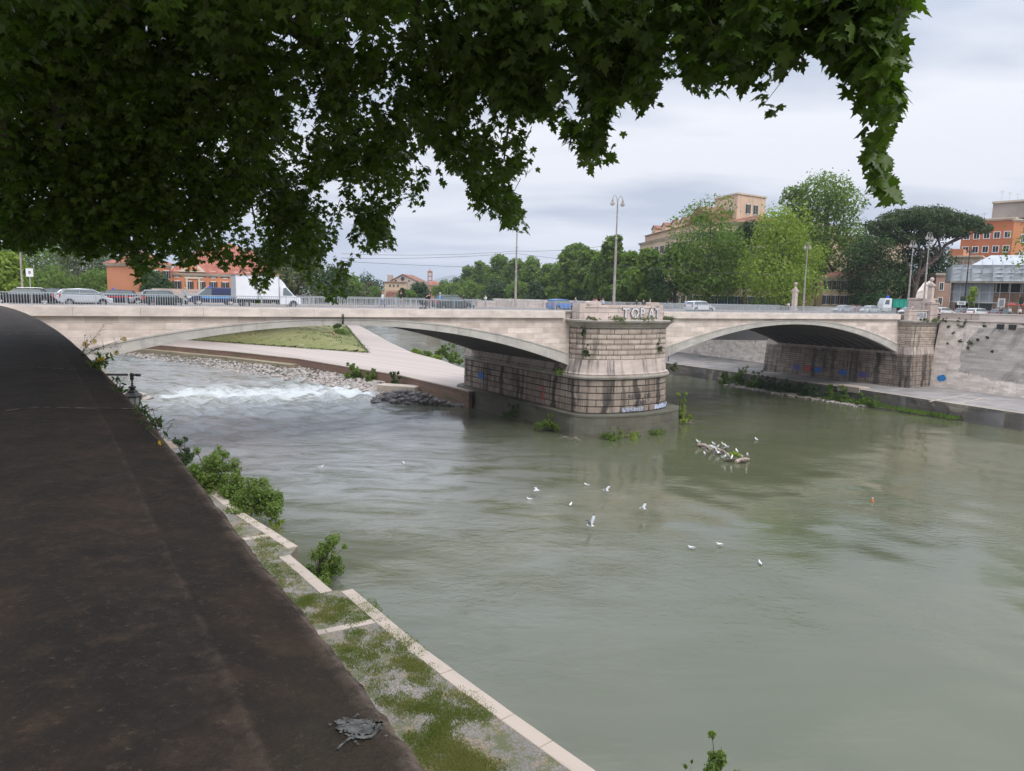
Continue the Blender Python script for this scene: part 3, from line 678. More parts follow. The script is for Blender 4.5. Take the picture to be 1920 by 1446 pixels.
def smoothline(P, k=12):
    P = [np.array(p, float) for p in P]; out_ = []
    for i in range(len(P)-1):
        p0, p1, p2, p3 = P[max(i-1, 0)], P[i], P[i+1], P[min(i+2, len(P)-1)]
        for j in range(k):
            t = j/k; out_.append(.5*((2*p1)+(-p0+p2)*t+(2*p0-5*p1+4*p2-p3)*t*t+(-p0+3*p1-3*p2+p3)*t**3))
    out_.append(P[-1]); return out_
sl = np.array(smoothline(PT[:], 12))
for _ in range(40): sl[1:-1] = .5*sl[1:-1]+.25*(sl[:-2]+sl[2:])
sl = list(sl)
prof = [(-.10, -.34, 0), (.0, -.30, .2), (.0, -.035, 1), (-.008, -.012, 1), (-.022, -.004, 1), (-.03, 0, .5), (-.06, .0, 0), (-.25, .022, 0), (-.265, .026, .25), (-.285, .022, .1), (-.6, .05, 0), (-1.05, .022, 0), (-1.28, .0, 0), (-1.32, -.05, 0), (-1.32, -.34, 0), (-1.2, -.34, 0)]
vs = []; lipv = []; k = len(prof)
for i, p in enumerate(sl):
    d = sl[min(i+1, len(sl)-1)]-sl[max(i-1, 0)]; d /= np.linalg.norm(d); nr = np.array([d[1], -d[0]])
    for a, b, l_ in prof:
        w = .0015*math.sin(i*.77+a)+random.uniform(-.003, .003)*(1 if l_ > .3 else .1)
        vs.append((p[0]+nr[0]*(a+w), p[1]+nr[1]*(a+w), .75+b+(w*.3 if b > -.1 else 0))); lipv.append(l_)
fs = [(i*k+j, i*k+j+1, (i+1)*k+j+1, (i+1)*k+j) for i in range(len(sl)-1) for j in range(k-1)]
me = npmesh('parapet', vs, fs, PARM, {'lip': lipv}); 
par = thing('dark_parapet', 'broad dark brown stone parapet curving away at the lower left', 'parapet', (0, 0, 0)); obj('parapet_slab', me, None, par)
# joints (thin lime lines) across the slab
JM = plain('lime_joint', (.20, .16, .11), .9, .5, 12); DJ = flat('dark_joint', (.012, .01, .01))
def across(y_at, w, mat, a0=-1.2, a1=-.02, gap=.0, seed=0):
    r = random.Random(seed); i = min(range(len(sl)), key=lambda i: abs(sl[i][1]-y_at)); p = sl[i]; d = sl[i+1]-sl[i-1]; d /= np.linalg.norm(d); nr = np.array([d[1], -d[0]])
    def hz(a): return float(np.interp(a, [-1.28, -1.05, -.6, -.285, -.25, -.06, -.03], [0, .022, .05, .022, .022, 0, 0]))
    m = MB(); a = a0; wob_ = 0
    while a < a1:
        b = min(a+.035, a1); ww = w*r.choice([.08, .15, .5, 1.0]); wob2 = wob_+r.uniform(-.012, .012)
        if r.random() > gap:
            P = [(a, wob_-ww/2), (b, wob2-ww/2), (b, wob2+ww/2), (a, wob_+ww/2)]
            m.add([(p[0]+nr[0]*u_+d[0]*t_, p[1]+nr[1]*u_+d[1]*t_, .757+hz(u_)) for u_, t_ in P], [(3, 2, 1, 0)])
        a = b; wob_ = wob2
    return m
obj('joint', across(4.95, .035, JM, gap=0, seed=1), JM, par); obj('joint', across(7.35, .05, JM, gap=0, seed=5), JM, par)
obj('joint', across(7.3, .05, DJ, a0=-.9, a1=-.6, gap=0, seed=2), DJ, par); obj('joint', across(12.5, .1, JM, gap=0, seed=3), JM, par)
# pale splash of paint near the edge
SPL = plain('dried_white_splash', (.13, .135, .13), 1.0, .6, 60)
m = MB()
def splash_pt(x, y):
    p = onz(x, y, .765); a = min(math.hypot(p[0]-s_[0], p[1]-s_[1]) for s_ in sl); h_ = float(np.interp(a, [.06, .25, .285, .6], [0, .022, .022, .05])); return onz(x, y, .757+h_)
r = random.Random(4)
def stroke(pts, w):
    P = [splash_pt(*p) for p in pts]
    for a, b in zip(P[:-1], P[1:]):
        d = Vector((b[0]-a[0], b[1]-a[1], 0)); d.normalize(); n_ = Vector((-d.y, d.x, 0))*w*r.uniform(.6, 1.2)
        A_, B_ = Vector(a), Vector(b); m.add([A_-n_, B_-n_, B_+n_, A_+n_], [(0, 1, 2, 3)])
if 1: stroke([(633, 1404), (640, 1396), (650, 1388), (660, 1382)], .0035); stroke([(632, 1362), (645, 1366), (662, 1360), (675, 1358)], .008); stroke([(655, 1372), (672, 1366), (690, 1360), (700, 1362)], .009); stroke([(660, 1380), (680, 1383), (698, 1380), (708, 1366), (714, 1352)], .005)
stroke([(664, 1345), (670, 1341)], .004); stroke([(640, 1352), (655, 1350), (668, 1352), (690, 1352)], .005); stroke([(665, 1372), (688, 1372), (700, 1370)], .006)
for _k in range(150):
    cx_, cy_ = r.choice([(640, 1356), (660, 1362), (680, 1358), (655, 1352), (690, 1366), (672, 1380), (705, 1362), (650, 1366)]); cx_ += r.gauss(0, 11); cy_ += r.gauss(0, 6); P = [splash_pt(cx_+r.uniform(2, 5)*math.cos(q_), cy_+r.uniform(1, 2.6)*math.sin(q_)) for q_ in np.linspace(0, 5.4, 7)]; m.add(P, [tuple(range(7))])
obj('paint_splash', m, SPL, par)

from mathutils import noise as mn_
# ------------------------------------------------------------------ island
iw = [onz(x, y, IZ) for x, y in ((230, 642), (287, 646), (435, 659), (560, 672.5), (668, 690.5), (748, 703), (861, 729), (880, 734))]
ir = [onz(x, y, IZ) for x, y in ((876, 693), (830, 676), (772.5, 661), (733, 643), (690, 619), (668, 608), (655, 600))]
isl = [p[:2] for p in iw]+[B(-1.2, 22)[:2]]+[p[:2] for p in ir]+[(-90, 420), (-240, 420), (-170, 250)]
m = MB(); m.prism(isl, -15.6, IZ-.02); struct('island_pavement', m, PAVE)
# brick retaining wall with stone coping
def lineprism(pts, o0, o1, z0, z1):
    m = MB(); n = len(pts); V_ = []
    for o, z in ((o0, z0), (o0, z1), (o1, z1), (o1, z0)):
        for i in range(n):
            a, b = Vector(pts[max(i-1, 0)][:2]), Vector(pts[min(i+1, n-1)][:2]); d = (b-a).normalized(); V_.append((pts[i][0]+d.y*o, pts[i][1]-d.x*o, z))
    m.add(V_, [(k*n+i, k*n+i+1, ((k+1) % 4)*n+i+1, ((k+1) % 4)*n+i) for k in range(4) for i in range(n-1)]+[(0, n, 2*n, 3*n), (n-1, 4*n-1, 3*n-1, 2*n-1)]); return m
rw = thing('retaining_wall', 'low red brick retaining wall with pale coping along the island path', 'wall')
obj('brick_face', lineprism(iw, .05, -.5, -15, IZ-.12), BRICKW, rw); obj('coping', lineprism(iw, .16, -.75, IZ-.12, IZ+.05), KERB, rw)
m = lineprism(iw[:4], 2.2, .05, -15, IZ-1.15); obj('footing_ledge', m, stone('mossy_footing', (.30, .25, .17), None, streak=.3, moss=.8), rw)
# grass mound: sloped heightfield
GM = NT('mound_turf'); v = GM.coord(); a_ = GM.step(GM.noise(v, .12, 6, .6), .35, .65); c = GM.mix(a_, (.17, .185, .055), (.25, .24, .10)); c = GM.mix(GM.step(GM.noise(v, .9, 6, .7), .5, .68), c, (.08, .13, .03)); c = GM.mix(GM.step(GM.noise(GM.map(v, loc=(9, 9, 0)), .18, 4, .6), .6, .7), c, (.30, .26, .17)); GM.bump(GM.noise(v, 3, 6, .8), 1, .2); GM.fin(c, .95)
c0 = Vector(onz(690, 662, IZ)[:2]); c1 = Vector(onz(345, 637, IZ)[:2]); c2 = Vector(onz(648, 611, IZ)[:2])
quad = [c0, c1, c1+(c1-c0)*.6, Vector((-200, 360)), c2+(c2-c0)*.5, c2]
e1 = (c1-c0).normalized(); n1_ = Vector((e1.y, -e1.x)); e2 = (c2-c0).normalized(); n2_ = Vector((-e2.y, e2.x))
if n1_.dot(Vector((-90, 300))-c0) < 0: n1_ = -n1_
if n2_.dot(Vector((-150, 250))-c0) < 0: n2_ = -n2_
def mh(x, y):
    p = Vector((x, y)); d1 = (p-c0).dot(n1_); d2 = (p-c0).dot(n2_); d = min(d1, d2)
    if d < -.6: return None
    k = max(0, d); return IZ-.05+3.6*(1-math.exp(-k/9))+.25*math.sin(x*.31)*math.sin(y*.23)*min(1, k/3)
vs = []; fs = []; gi = {}
gxs = np.arange(-190, -25, 1.6); gys = np.arange(150, 380, 1.6)
for i, x in enumerate(gxs):
    for j, y in enumerate(gys):
        h = mh(x, y)
        if h is not None: gi[(i, j)] = len(vs); vs.append((x, y, h))
for (i, j) in list(gi):
    if all((a, b) in gi for a, b in ((i+1, j), (i+1, j+1), (i, j+1))): fs.append((gi[(i, j)], gi[(i+1, j)], gi[(i+1, j+1)], gi[(i, j+1)]))
me = npmesh('mound', vs, fs, GM.m); me.polygons.foreach_set('use_smooth', [True]*len(me.polygons)); tag(obj('grass_mound', me, None), kind='structure')

def blades(name, pts, n_per, hgt, wid, mat, label=None, cat=None, kind='stuff', spread=.3, group=None):
    """many small blades round each point (x,y,z,r)"""
    P = []
    for (x, y, z, r_) in pts:
        n = max(3, int(n_per*r_*r_)); a = rng.random(n)*2*PI; d = r_*np.sqrt(rng.random(n))
        P.append(np.stack([x+d*np.cos(a), y+d*np.sin(a), np.full(n, z)], -1))
    P = np.concatenate(P); n = len(P); a = rng.random(n)*2*PI; h = hgt*(.5+rng.random(n)*.8); lx = rng.normal(0, spread, n)*h; ly = rng.normal(0, spread, n)*h
    w = np.stack([np.cos(a)*wid, np.sin(a)*wid, 0*a], -1)
    V = np.stack([P-w, P+w, P+np.stack([lx, ly, h], -1)], 1).reshape(-1, 3)
    me = npmesh(name, V, np.arange(n*3).reshape(-1, 3), mat); o = obj(name, me, None); return tag(o, label, cat, group, kind)
# grass of the near quay: patches as on the photograph
from mathutils import noise as mn_
def patchpts(polys, n, z, rmin, rmax, seed):
    r = random.Random(seed); out_ = []
    for poly, dens in polys:
        xs_ = [p[0] for p in poly]; ys_ = [p[1] for p in poly]
        k = 0
        while k < int(n*dens):
            x, y = r.uniform(min(xs_), max(xs_)), r.uniform(min(ys_), max(ys_)); c_ = False; j = len(poly)-1
            for i in range(len(poly)):
                if (poly[i][1] > y) != (poly[j][1] > y) and x < (poly[j][0]-poly[i][0])*(y-poly[i][1])/(poly[j][1]-poly[i][1])+poly[i][0]: c_ = not c_
                j = i
            k += 1
            q_ = onz(x, y, z)
            if c_ and mn_.noise(Vector((q_[0]*.55, q_[1]*.55, 2.0)))+.5*mn_.noise(Vector((q_[0]*1.7, q_[1]*1.7, 5.0))) > -.24:
                out_.append((q_[0], q_[1], z, r.uniform(rmin, rmax)))
    return out_
gp = patchpts([([(395, 915), (470, 955), (540, 1010), (500, 1030), (450, 1010)], .8), ([(480, 1030), (545, 1010), (560, 1035), (525, 1050), (600, 1110), (560, 1160), (480, 1060)], 1.0),
               ([(560, 1120), (680, 1115), (715, 1160), (640, 1172), (560, 1170)], .9), ([(640, 1190), (720, 1165), (790, 1215), (800, 1260), (680, 1260), (620, 1230)], .8),
               ([(760, 1220), (860, 1290), (930, 1345), (860, 1360), (780, 1320)], 1.2), ([(720, 1310), (830, 1330), (860, 1400), (900, 1446), (800, 1446)], 1.8), ([(560, 1120), (900, 1360), (820, 1440), (560, 1180)], .9),
               ([(860, 1395), (945, 1446), (880, 1446)], .5)], 200, QZ, .12, .5, 3)
blades('grass', gp, 800, .075, .017, GRASS, 'short green grass growing in patches through the quay cobbles', 'grass')
gl = [(x, y, z, r_*.3) for x, y, z, r_ in patchpts([([(395, 915), (960, 1360), (900, 1446), (800, 1446), (450, 1010)], 4)], 130, QZ, .3, .6, 5)]
blades('weeds', gl, 600, .07, .016, GRASS, 'sparse weeds between the quay cobbles', 'weeds')

# ------------------------------------------------------------------ foliage builders
def leafcloud(centers, radii, n, size, flat_=0.0, hollow=.55, seed=0):
    r = np.random.default_rng(seed); C = np.asarray(centers, float); R = np.asarray(radii, float)
    w = (R.mean(1)**2) if R.ndim == 2 else R**2; k = r.choice(len(C), n, p=w/w.sum())
    d = r.normal(size=(n, 3)); d /= np.linalg.norm(d, axis=1)[:, None]; rad = (hollow+(1.08-hollow)*r.random(n)**.6+(r.random(n) < .14)*r.random(n)*.35)[:, None]
    P = C[k]+d*rad*(R[k] if R.ndim == 2 else R[k][:, None])
    nrm = d*.7+r.normal(size=(n, 3))*.6+np.array([0, 0, .35]); nrm /= np.linalg.norm(nrm, axis=1)[:, None]
    t = np.cross(nrm, r.normal(size=(n, 3))); t /= np.linalg.norm(t, axis=1)[:, None]; b = np.cross(nrm, t)
    s_ = (size*(.55+.9*r.random(n)))[:, None]
    V = np.stack([P-t*s_*.5, P+b*s_*.28, P+t*s_*.55, P-b*s_*.3], 1)
    V += r.normal(size=V.shape)*s_[:, None]*.07
    return V.reshape(-1, 3), np.arange(n*4).reshape(-1, 4)
LM = {'mid': leafmat('leaves_mid', (.072, .125, .020), (.125, .19, .032), (.155, .22, .04), .34), 'light': leafmat('leaves_light', (.15, .215, .03), (.22, .28, .045), (.25, .31, .05), .36),
      'dark': leafmat('leaves_dark', (.024, .052, .014), (.042, .082, .02), (.06, .105, .025), .2), 'pine': leafmat('needles', (.03, .052, .016), (.055, .085, .026), (.07, .10, .03), .1),
      'olive': leafmat('leaves_olive', (.07, .09, .035), (.11, .13, .05), (.13, .15, .06), .2), 'fresh': leafmat('leaves_fresh', (.14, .20, .03), (.22, .28, .05), None, .3),
      'bush': leafmat('leaves_bush', (.08, .13, .025), (.14, .20, .04), (.18, .25, .06), .32)}
mg = []
for _ in range(2600):
    x_, y_ = random.uniform(-150, -30), random.uniform(152, 330); h_ = mh(x_, y_)
    if h_ is not None and mn_.noise(Vector((x_*.08, y_*.08, 1)))+.4*mn_.noise(Vector((x_*.3, y_*.3, 1))) > -.1: mg.append((x_, y_, h_-.05, random.uniform(.6, 1.3)))
for i in range(260):
    f_ = i/259; a_ = c0+(c1-c0)*f_; mg.append((a_.x, a_.y, IZ, .5)); a_ = c0+(c2-c0)*f_; mg.append((a_.x, a_.y, IZ, .5))
blades('mound_grass', mg, 9, .45, .09, LM['olive'], 'uneven grass covering the island mound', 'grass')
def tree(name, base, h, w, mat, label, group=None, n=3200, leaf=.55, seed=0, crown0=.25, shape='round', lobes=20, cat='tree', trunk=True):
    r = random.Random(seed); t = thing(name, label, cat, base, 0, group)
    C = []; R = []
    for i in range(lobes):
        u_ = (i+.5)/lobes; zz = crown0+(1-crown0)*(r.uniform(.05, .93)); prof_ = math.sin(PI*min(1, max(.0, (zz-crown0)/(1-crown0)))**.75)**.6
        a = r.uniform(0, 2*PI); d = w/2*prof_*r.uniform(.35, .82)
        rr = w*r.uniform(.13, .22)
        if shape == 'tall': rr *= .85
        C.append((d*math.cos(a), d*math.sin(a), h*zz-rr*.3)); R.append((rr, rr, rr*r.uniform(.7, 1.0)))
    C.append((0, 0, h*(.5+crown0*.5))); R.append((w*.26, w*.26, h*(1-crown0)*.33))
    V, Fc = leafcloud(C, R, n, leaf, seed=seed); obj('crown', npmesh('crown', V, Fc, mat), None, t)
    if trunk:
        m = MB(); r0_ = max(.12, h*.022); m.tube([(0, 0, -.3), (r.uniform(-.2, .2), 0, h*.2), (r.uniform(-.4, .4), r.uniform(-.4, .4), h*.5), (0, 0, h*.8)], [r0_*1.25, r0_, r0_*.7, r0_*.2], 7)
        for i in range(6):
            c_ = C[i]; m.tube([(0, 0, h*(.18+.06*i)), (c_[0]*.5, c_[1]*.5, (h*.3+c_[2])/2), c_], [r0_*.5, r0_*.35, r0_*.1], 5)
        obj('trunk', m, BARK, t)
    return t
def px_tree(x, ytop, Yd, wpx, mat, label, z=0, **k):
    b = atY(x, 560, Yd); top = atY(x, ytop, Yd); h = (top[2]-z)*1.04; k['n'] = int(k.get('n', 3200)*1.35)
    return tree(k.pop('name', 'broadleaf_tree'), (b[0], Yd, z), h, wpx/F*Yd, mat, label, **k)
# avenue of plane trees on the right bank
av = [(880, 497, 395, 46), (905, 490, 375, 50), (935, 481, 350, 60), (965, 488, 335, 52), (992, 484, 315, 56), (1020, 490, 300, 52), (1048, 484, 280, 58), (1072, 458, 262, 62), (1100, 464, 246, 64), (1128, 466, 232, 62), (1150, 440, 222, 60), (1176, 478, 200, 70), (1212, 474, 186, 80)]
words = ['farthest of the row', 'second from the far end of the row', 'rising above its neighbours, left of the lamp post', 'directly behind the tall lamp post', 'right of the lamp post', 'low one above the graffitied parapet', 'above the blue car roof', 'tall rounded one right of the blue car', 'broad one left of the near lamp post', 'just left of the pier lamp post', 'tallest crown of the row by the pier lamp', 'right of the pier lamp post', 'in front of the cream building corner']
for i, (x, yt, Yd, wp) in enumerate(av):
    px_tree(x, yt, Yd, wp, LM['mid'], 'green plane tree of the riverside row, '+words[i], group='plane trees along the right embankment', name='plane_tree', seed=20+i, n=3400, leaf=.8+Yd/700, crown0=.12, lobes=22)
for i, (x, yt, Yd, wp, mt, lab, kw) in enumerate([
    (1325, 378, 172, 165, 'mid', 'big loose green tree in front of the cream building', dict(n=9000, leaf=.62, crown0=.16, lobes=42)),
    (1265, 455, 176, 90, 'dark', 'dark green tree left of the big tree by the cream building', dict(n=3600, leaf=.6, crown0=.1)),
    (1395, 418, 180, 78, 'dark', 'dark tree tucked behind the pale green one below the square tower', dict(n=3200, leaf=.6, crown0=.3)),
    (1462, 394, 158, 185, 'light', 'broad yellow green tree behind the right arch', dict(n=11000, leaf=.55, crown0=.08, lobes=46)),
    (1540, 338, 178, 172, 'mid', 'tallest tree on the right, mid green above the yellow green one', dict(n=10000, leaf=.65, crown0=.2, lobes=42)),
    (1478, 350, 184, 84, 'mid', 'upright treetop left of the tallest tree', dict(n=3600, leaf=.65, crown0=.4)),
    (1632, 438, 160, 118, 'dark', 'dark drooping evergreen left of the umbrella pine trunk', dict(n=9000, leaf=.45, crown0=.05, lobes=36)),
    (1740, 458, 174, 110, 'dark', 'dark bushy tree behind the umbrella pine trunk', dict(n=6000, leaf=.5, crown0=.05, lobes=30)),
    (1694, 446, 170, 90, 'dark', 'dark foliage mass between evergreen and pine trunk', dict(n=4200, leaf=.5, crown0=.02, lobes=24)),
    (1822, 537, 128, 24, 'fresh', 'small bright green street tree near the scaffolded building', dict(n=900, leaf=.28, crown0=.35, lobes=12))]):
    px_tree(x, yt, Yd, wp, LM[mt], lab, seed=60+i, **kw)
for i, x in enumerate((885, 930, 975, 1010, 1060, 1090, 1140, 1190)):
    px_tree(x, 530, 330-i*14, 60, LM['dark' if i % 2 else 'mid'], 'low bushy tree filling the foot of the riverside tree row', group='undergrowth trees of the riverside row', seed=700+i, n=2200, leaf=1.0, crown0=.02)
# umbrella pine
pb = atY(1700, 565, 165); pine = thing('umbrella_pine', 'large umbrella pine with a wide flat dark crown and leaning trunk', 'tree', (pb[0], 165, 0))
def rel(x, y, dy=0): p = atY(x, y, 165+dy); return (p[0]-pb[0], dy, p[2])
r = random.Random(5); C = []; R = []
outl = [(1640, 425, 12), (1665, 415, 14), (1690, 408, 16), (1715, 405, 18), (1745, 404, 18), (1775, 408, 18), (1800, 413, 16), (1822, 420, 14), (1842, 428, 11), (1700, 425, 14), (1735, 424, 15), (1770, 428, 14), (1800, 432, 11), (1670, 436, 12), (1652, 440, 11), (1690, 446, 13), (1712, 448, 13), (1735, 444, 12), (1760, 438, 11), (1785, 438, 9), (1668, 452, 10)]
for x, y, r_ in outl:
    for dy in (-5, 0, 5.5):
        k_ = 1-.25*(dy != 0); p = rel(x+r.uniform(-7, 7), y+r.uniform(-3, 3)-2*(dy != 0), dy+r.uniform(-1.5, 1.5)); rr = r_/F*165*1.1; C.append(p); R.append((rr*1.35*k_, rr*1.25*k_, rr*.9*k_))
V, Fc = leafcloud(C, R, 30000, .45, seed=5); obj('crown', npmesh('crown', V, Fc, LM['pine']), None, pine)
m = MB(); tr = [rel(1712, 572), rel(1716, 540), rel(1722, 515), rel(1740, 497), rel(1760, 480), rel(1772, 460), rel(1795, 446), rel(1812, 436)]
m.tube(tr, [.75, .6, .55, .5, .42, .32, .22, .12], 8)
for a, b, c_ in (((1722, 515), (1728, 480), (1716, 440)), ((1765, 472), (1760, 452), (1748, 436)), ((1745, 492), (1735, 465), (1722, 445)), ((1772, 460), (1790, 452), (1832, 434)), ((1716, 540), (1700, 490), (1688, 440)), ((1760, 480), (1750, 462), (1765, 440))):
    m.tube([rel(*a), rel(*b, r.uniform(-2, 2)), rel(*c_, r.uniform(-3, 3))], [.32, .24, .1], 6)
obj('trunk', m, plain('pine_bark', (.14, .10, .085), .9, .4, 2), pine)
# tree at the far right edge, mostly outside the frame
tree('plane_tree', (99, 118, -.2), 24, 29.0, LM['mid'], 'leafy tree whose crown just enters the right edge of the photo', seed=90, n=9000, leaf=.5, crown0=.3, lobes=34)
# left background woods, island trees
for i, (x, yt, Yd, wp, mt, lab) in enumerate([(15, 470, 118, 80, 'light', 'bright green tree at the far left edge behind the parked cars'), (-30, 400, 190, 150, 'mid', 'tall tree at the left edge behind the bright green one'), (70, 430, 205, 130, 'mid', 'large green tree behind the bus stop sign'), (130, 455, 215, 110, 'olive', 'olive green tree above the silver hatchback'), (175, 468, 230, 110, 'olive', 'grey green tree between sign and orange villa'), (215, 480, 225, 80, 'dark', 'dark tree at the left corner of the orange villa'), (100, 500, 190, 90, 'mid', 'low bushy tree directly behind the black car'), (190, 512, 200, 90, 'mid', 'low bushy tree behind the blue light car'), (248, 525, 185, 50, 'dark', 'small dark bush in front of the villa wall'), (292, 512, 168, 66, 'dark', 'bushy tree hiding the left wing of the orange villa')]):
    px_tree(x, yt, Yd, wp, LM[mt], lab, seed=120+i, n=3800, leaf=.6, crown0=.03, lobes=24)
for i, (x, yt, Yd, wp, mt, lab) in enumerate([(505, 466, 210, 110, 'pine', 'grey green pine standing above the white box truck'), (560, 480, 200, 100, 'olive', 'grey tree behind the cab of the box truck'), (615, 500, 215, 90, 'dark', 'dark tree right of the box truck'), (650, 520, 240, 70, 'mid', 'low tree at the end of the railing gap left of the church'), (672, 533, 290, 44, 'olive', 'small olive tree left of the church'), (692, 512, 400, 60, 'dark', 'dark domed tree beside the church'), (700, 540, 330, 40, 'mid', 'low green tree before the church steps'), (786, 530, 330, 44, 'dark', 'dark tree in front of the bell tower foot'), (762, 545, 310, 40, 'mid', 'low round tree below the church gable'), (753, 541, 300, 12, 'dark', 'small pointed cypress before the church'), (835, 528, 380, 50, 'mid', 'round tree right of the bell tower'), (858, 522, 400, 46, 'dark', 'dark tree on the rise near the mountain'), (850, 535, 350, 50, 'mid', 'green tree above the dark estate car')]):
    px_tree(x, yt, Yd, wp, LM[mt], lab, seed=150+i, n=2600, leaf=.9, crown0=.03, lobes=20, name='cypress_tree' if 'cypress' in lab else 'broadleaf_tree')
# far hills and mountains
HZ = plain('far_hill_woods', (.07, .09, .05), .95, .3, .004)
def ridge(name, pts, Yd, depth, mat):
    vs = []; n = len(pts)
    for k, (dy, f_) in enumerate(((-depth, 0), (-depth*.4, .55), (0, 1), (depth, .7), (depth*2, 0))):
        for x, y in pts:
            p = atY(x, y, Yd); vs.append((p[0], Yd+dy, -2+(p[2]+2)*f_*random.uniform(.97, 1.02)))
    m = MB(); m.add(vs, [(k*n+i, k*n+i+1, (k+1)*n+i+1, (k+1)*n+i) for k in range(4) for i in range(n-1)]); return struct(name, m, mat, smooth=True)
ridge('mountain', [(500, 556), (600, 545), (680, 538), (760, 533), (800, 529), (822, 521), (842, 516.5), (850, 515.5), (862, 517), (885, 519), (920, 526), (980, 536), (1100, 548), (1250, 560)], 9000, 1500, HZ)
ridge('hills', [(-900, 505), (-500, 500), (-200, 498), (0, 502), (200, 510), (400, 524), (600, 538), (760, 545), (900, 543), (1100, 546), (1400, 552), (1900, 560), (2600, 575)], 1500, 300, HZ)

# ------------------------------------------------------------------ buildings
def window(parent, p, w, h, ang, wallm, frame=WHITEP, shutter=None, arch=False):
    """p = lower centre on the wall, ang = wall direction"""
    m = MB(); t = .16; m.b2((-w/2-t, -.12, -t), (w/2+t, .02, 0)); m.b2((-w/2-t, -.08, h), (w/2+t, .02, h+t)); m.b2((-w/2-t, -.08, 0), (-w/2, .02, h)); m.b2((w/2, -.08, 0), (w/2+t, .02, h)); m.b2((-.03, -.04, 0), (.03, .02, h))
    f = obj('window', m, frame, parent); f.location = p; f.rotation_euler = (0, 0, ang)
    m = MB(); m.b2((-w/2, -.03, 0), (w/2, .01, h)); obj('pane', m, GLASS, f)
    if shutter:
        for sg in (-1, 1): m = MB(); m.b2((sg*w/2+sg*.02, -.16, 0), (sg*(w/2+w*.48), -.09, h)); obj('shutter', m, shutter, f)
    return f
SHG = flat('green_shutter', (.03, .07, .06)); SHD = flat('dark_shutter', (.07, .05, .045)); ROOFT = plain('clay_tiles', (.27, .125, .085), .9, .35, .7); ROOFR = plain('red_tiles', (.34, .125, .085), .9, .3, .5)
CREAM = plain('cream_plaster', (.62, .47, .34), .9, .15, .15); CREAM2 = plain('ochre_plaster', (.62, .46, .28), .9, .15, .2); ORNG = plain('orange_plaster', (.56, .23, .12), .9, .12, .15); ORB = plain('burnt_orange_plaster', (.47, .16, .075), .9, .15, .12); PINKY = plain('brown_plaster', (.42, .28, .21), .9, .2, .15); BEIGE = plain('beige_plaster', (.60, .52, .42), .9, .15, .15)
SIDEW = 0
def building(name, label, p0, p1, depth, z1, mat, cols, rows, zs, roof=None, win=(1.1, 1.8), shut=None, frame=WHITEP, cornice=True, z0=-.2, skip=()):
    """front runs from p0 to p1 (x,y); windows on the front"""
    a, b = Vector(p0), Vector(p1); d = b-a; L = d.length; ang = math.atan2(d.y, d.x); t = thing(name, label, 'building', (a.x, a.y, 0), ang)
    m = MB(); m.b2((0, 0, z0), (L, depth, z1)); obj('walls', m, mat, t)
    if cornice: m = MB(); m.b2((-.5, -.5, z1), (L+.5, depth+.5, z1+.35)); m.b2((-.2, -.2, z1-.35), (L+.2, depth+.2, z1)); obj('cornice', m, BEIGE, t)
    if roof:
        rh, rm = roof; zt = z1+.35; m = MB(); i_ = min(depth, L)*.42
        m.add([(-.7, -.7, zt), (L+.7, -.7, zt), (L+.7, depth+.7, zt), (-.7, depth+.7, zt), (i_, depth/2, zt+rh), (L-i_, depth/2, zt+rh)], [(0, 1, 5, 4), (1, 2, 5), (2, 3, 4, 5), (3, 0, 4), (3, 2, 1, 0)]); obj('roof', m, rm, t)
    for zi_, z in enumerate(zs):
        for c_ in range(cols):
            if (c_, zi_) in skip: continue
            hh_ = win[1] if not isinstance(win[1], (list, tuple)) else win[1][zi_]
            window(t, (L*(c_+.5)/cols, 0, z), win[0], hh_, 0, mat, frame, shut)
    return t, L
# cream building on the right bank, long facade facing the river, with a square roof tower
pA, pB = atY(1196, 560, 232)[:2], atY(1300, 560, 186)[:2]
cb, L = building('palazzo', 'large cream palazzo with green shutters behind the riverside trees', pA, pB, 60, 19.2, CREAM, 10, 5, (1, 5, 9.2, 12.8, 16.0-.6), (2.2, ROOFT), (1.3, 2.1), SHG)
m = MB(); m.b2((1, 1.2, 19.5), (L-1, 40, 21.9)); obj('attic_storey', m, CREAM, cb)
m = MB(); 
m.add([(0.4, .6, 21.9), (L, .6, 21.9), (L, 41, 21.9), (.4, 41, 21.9), (6, 20, 24), (L-6, 20, 24)], [(0, 1, 5, 4), (1, 2, 5), (2, 3, 4, 5), (3, 0, 4), (3, 2, 1, 0)]); obj('attic_roof', m, ROOFT, cb)
for x in (8, 17, 25, 32):
    m = MB(); m.xprism([(x, 21.6), (x, 23.2), (x+1.6, 24.1), (x+3.2, 23.2), (x+3.2, 21.6)], 1.0, 6); d_ = obj('dormer', m, CREAM, cb)
    m = MB(); m.xprism([(x-.25, 23.15), (x+1.6, 24.2), (x+3.45, 23.15), (x+3.45, 23.4), (x+1.6, 24.45), (x-.25, 23.4)], .8, 6); obj('dormer_roof', m, ROOFT, d_)
m = MB(); m.xprism([(36, 21.6), (36, 24.4), (41, 26.4), (46, 24.4), (46, 21.6)], 2, 12); obj('pavilion_roof', m, ROOFT, cb)
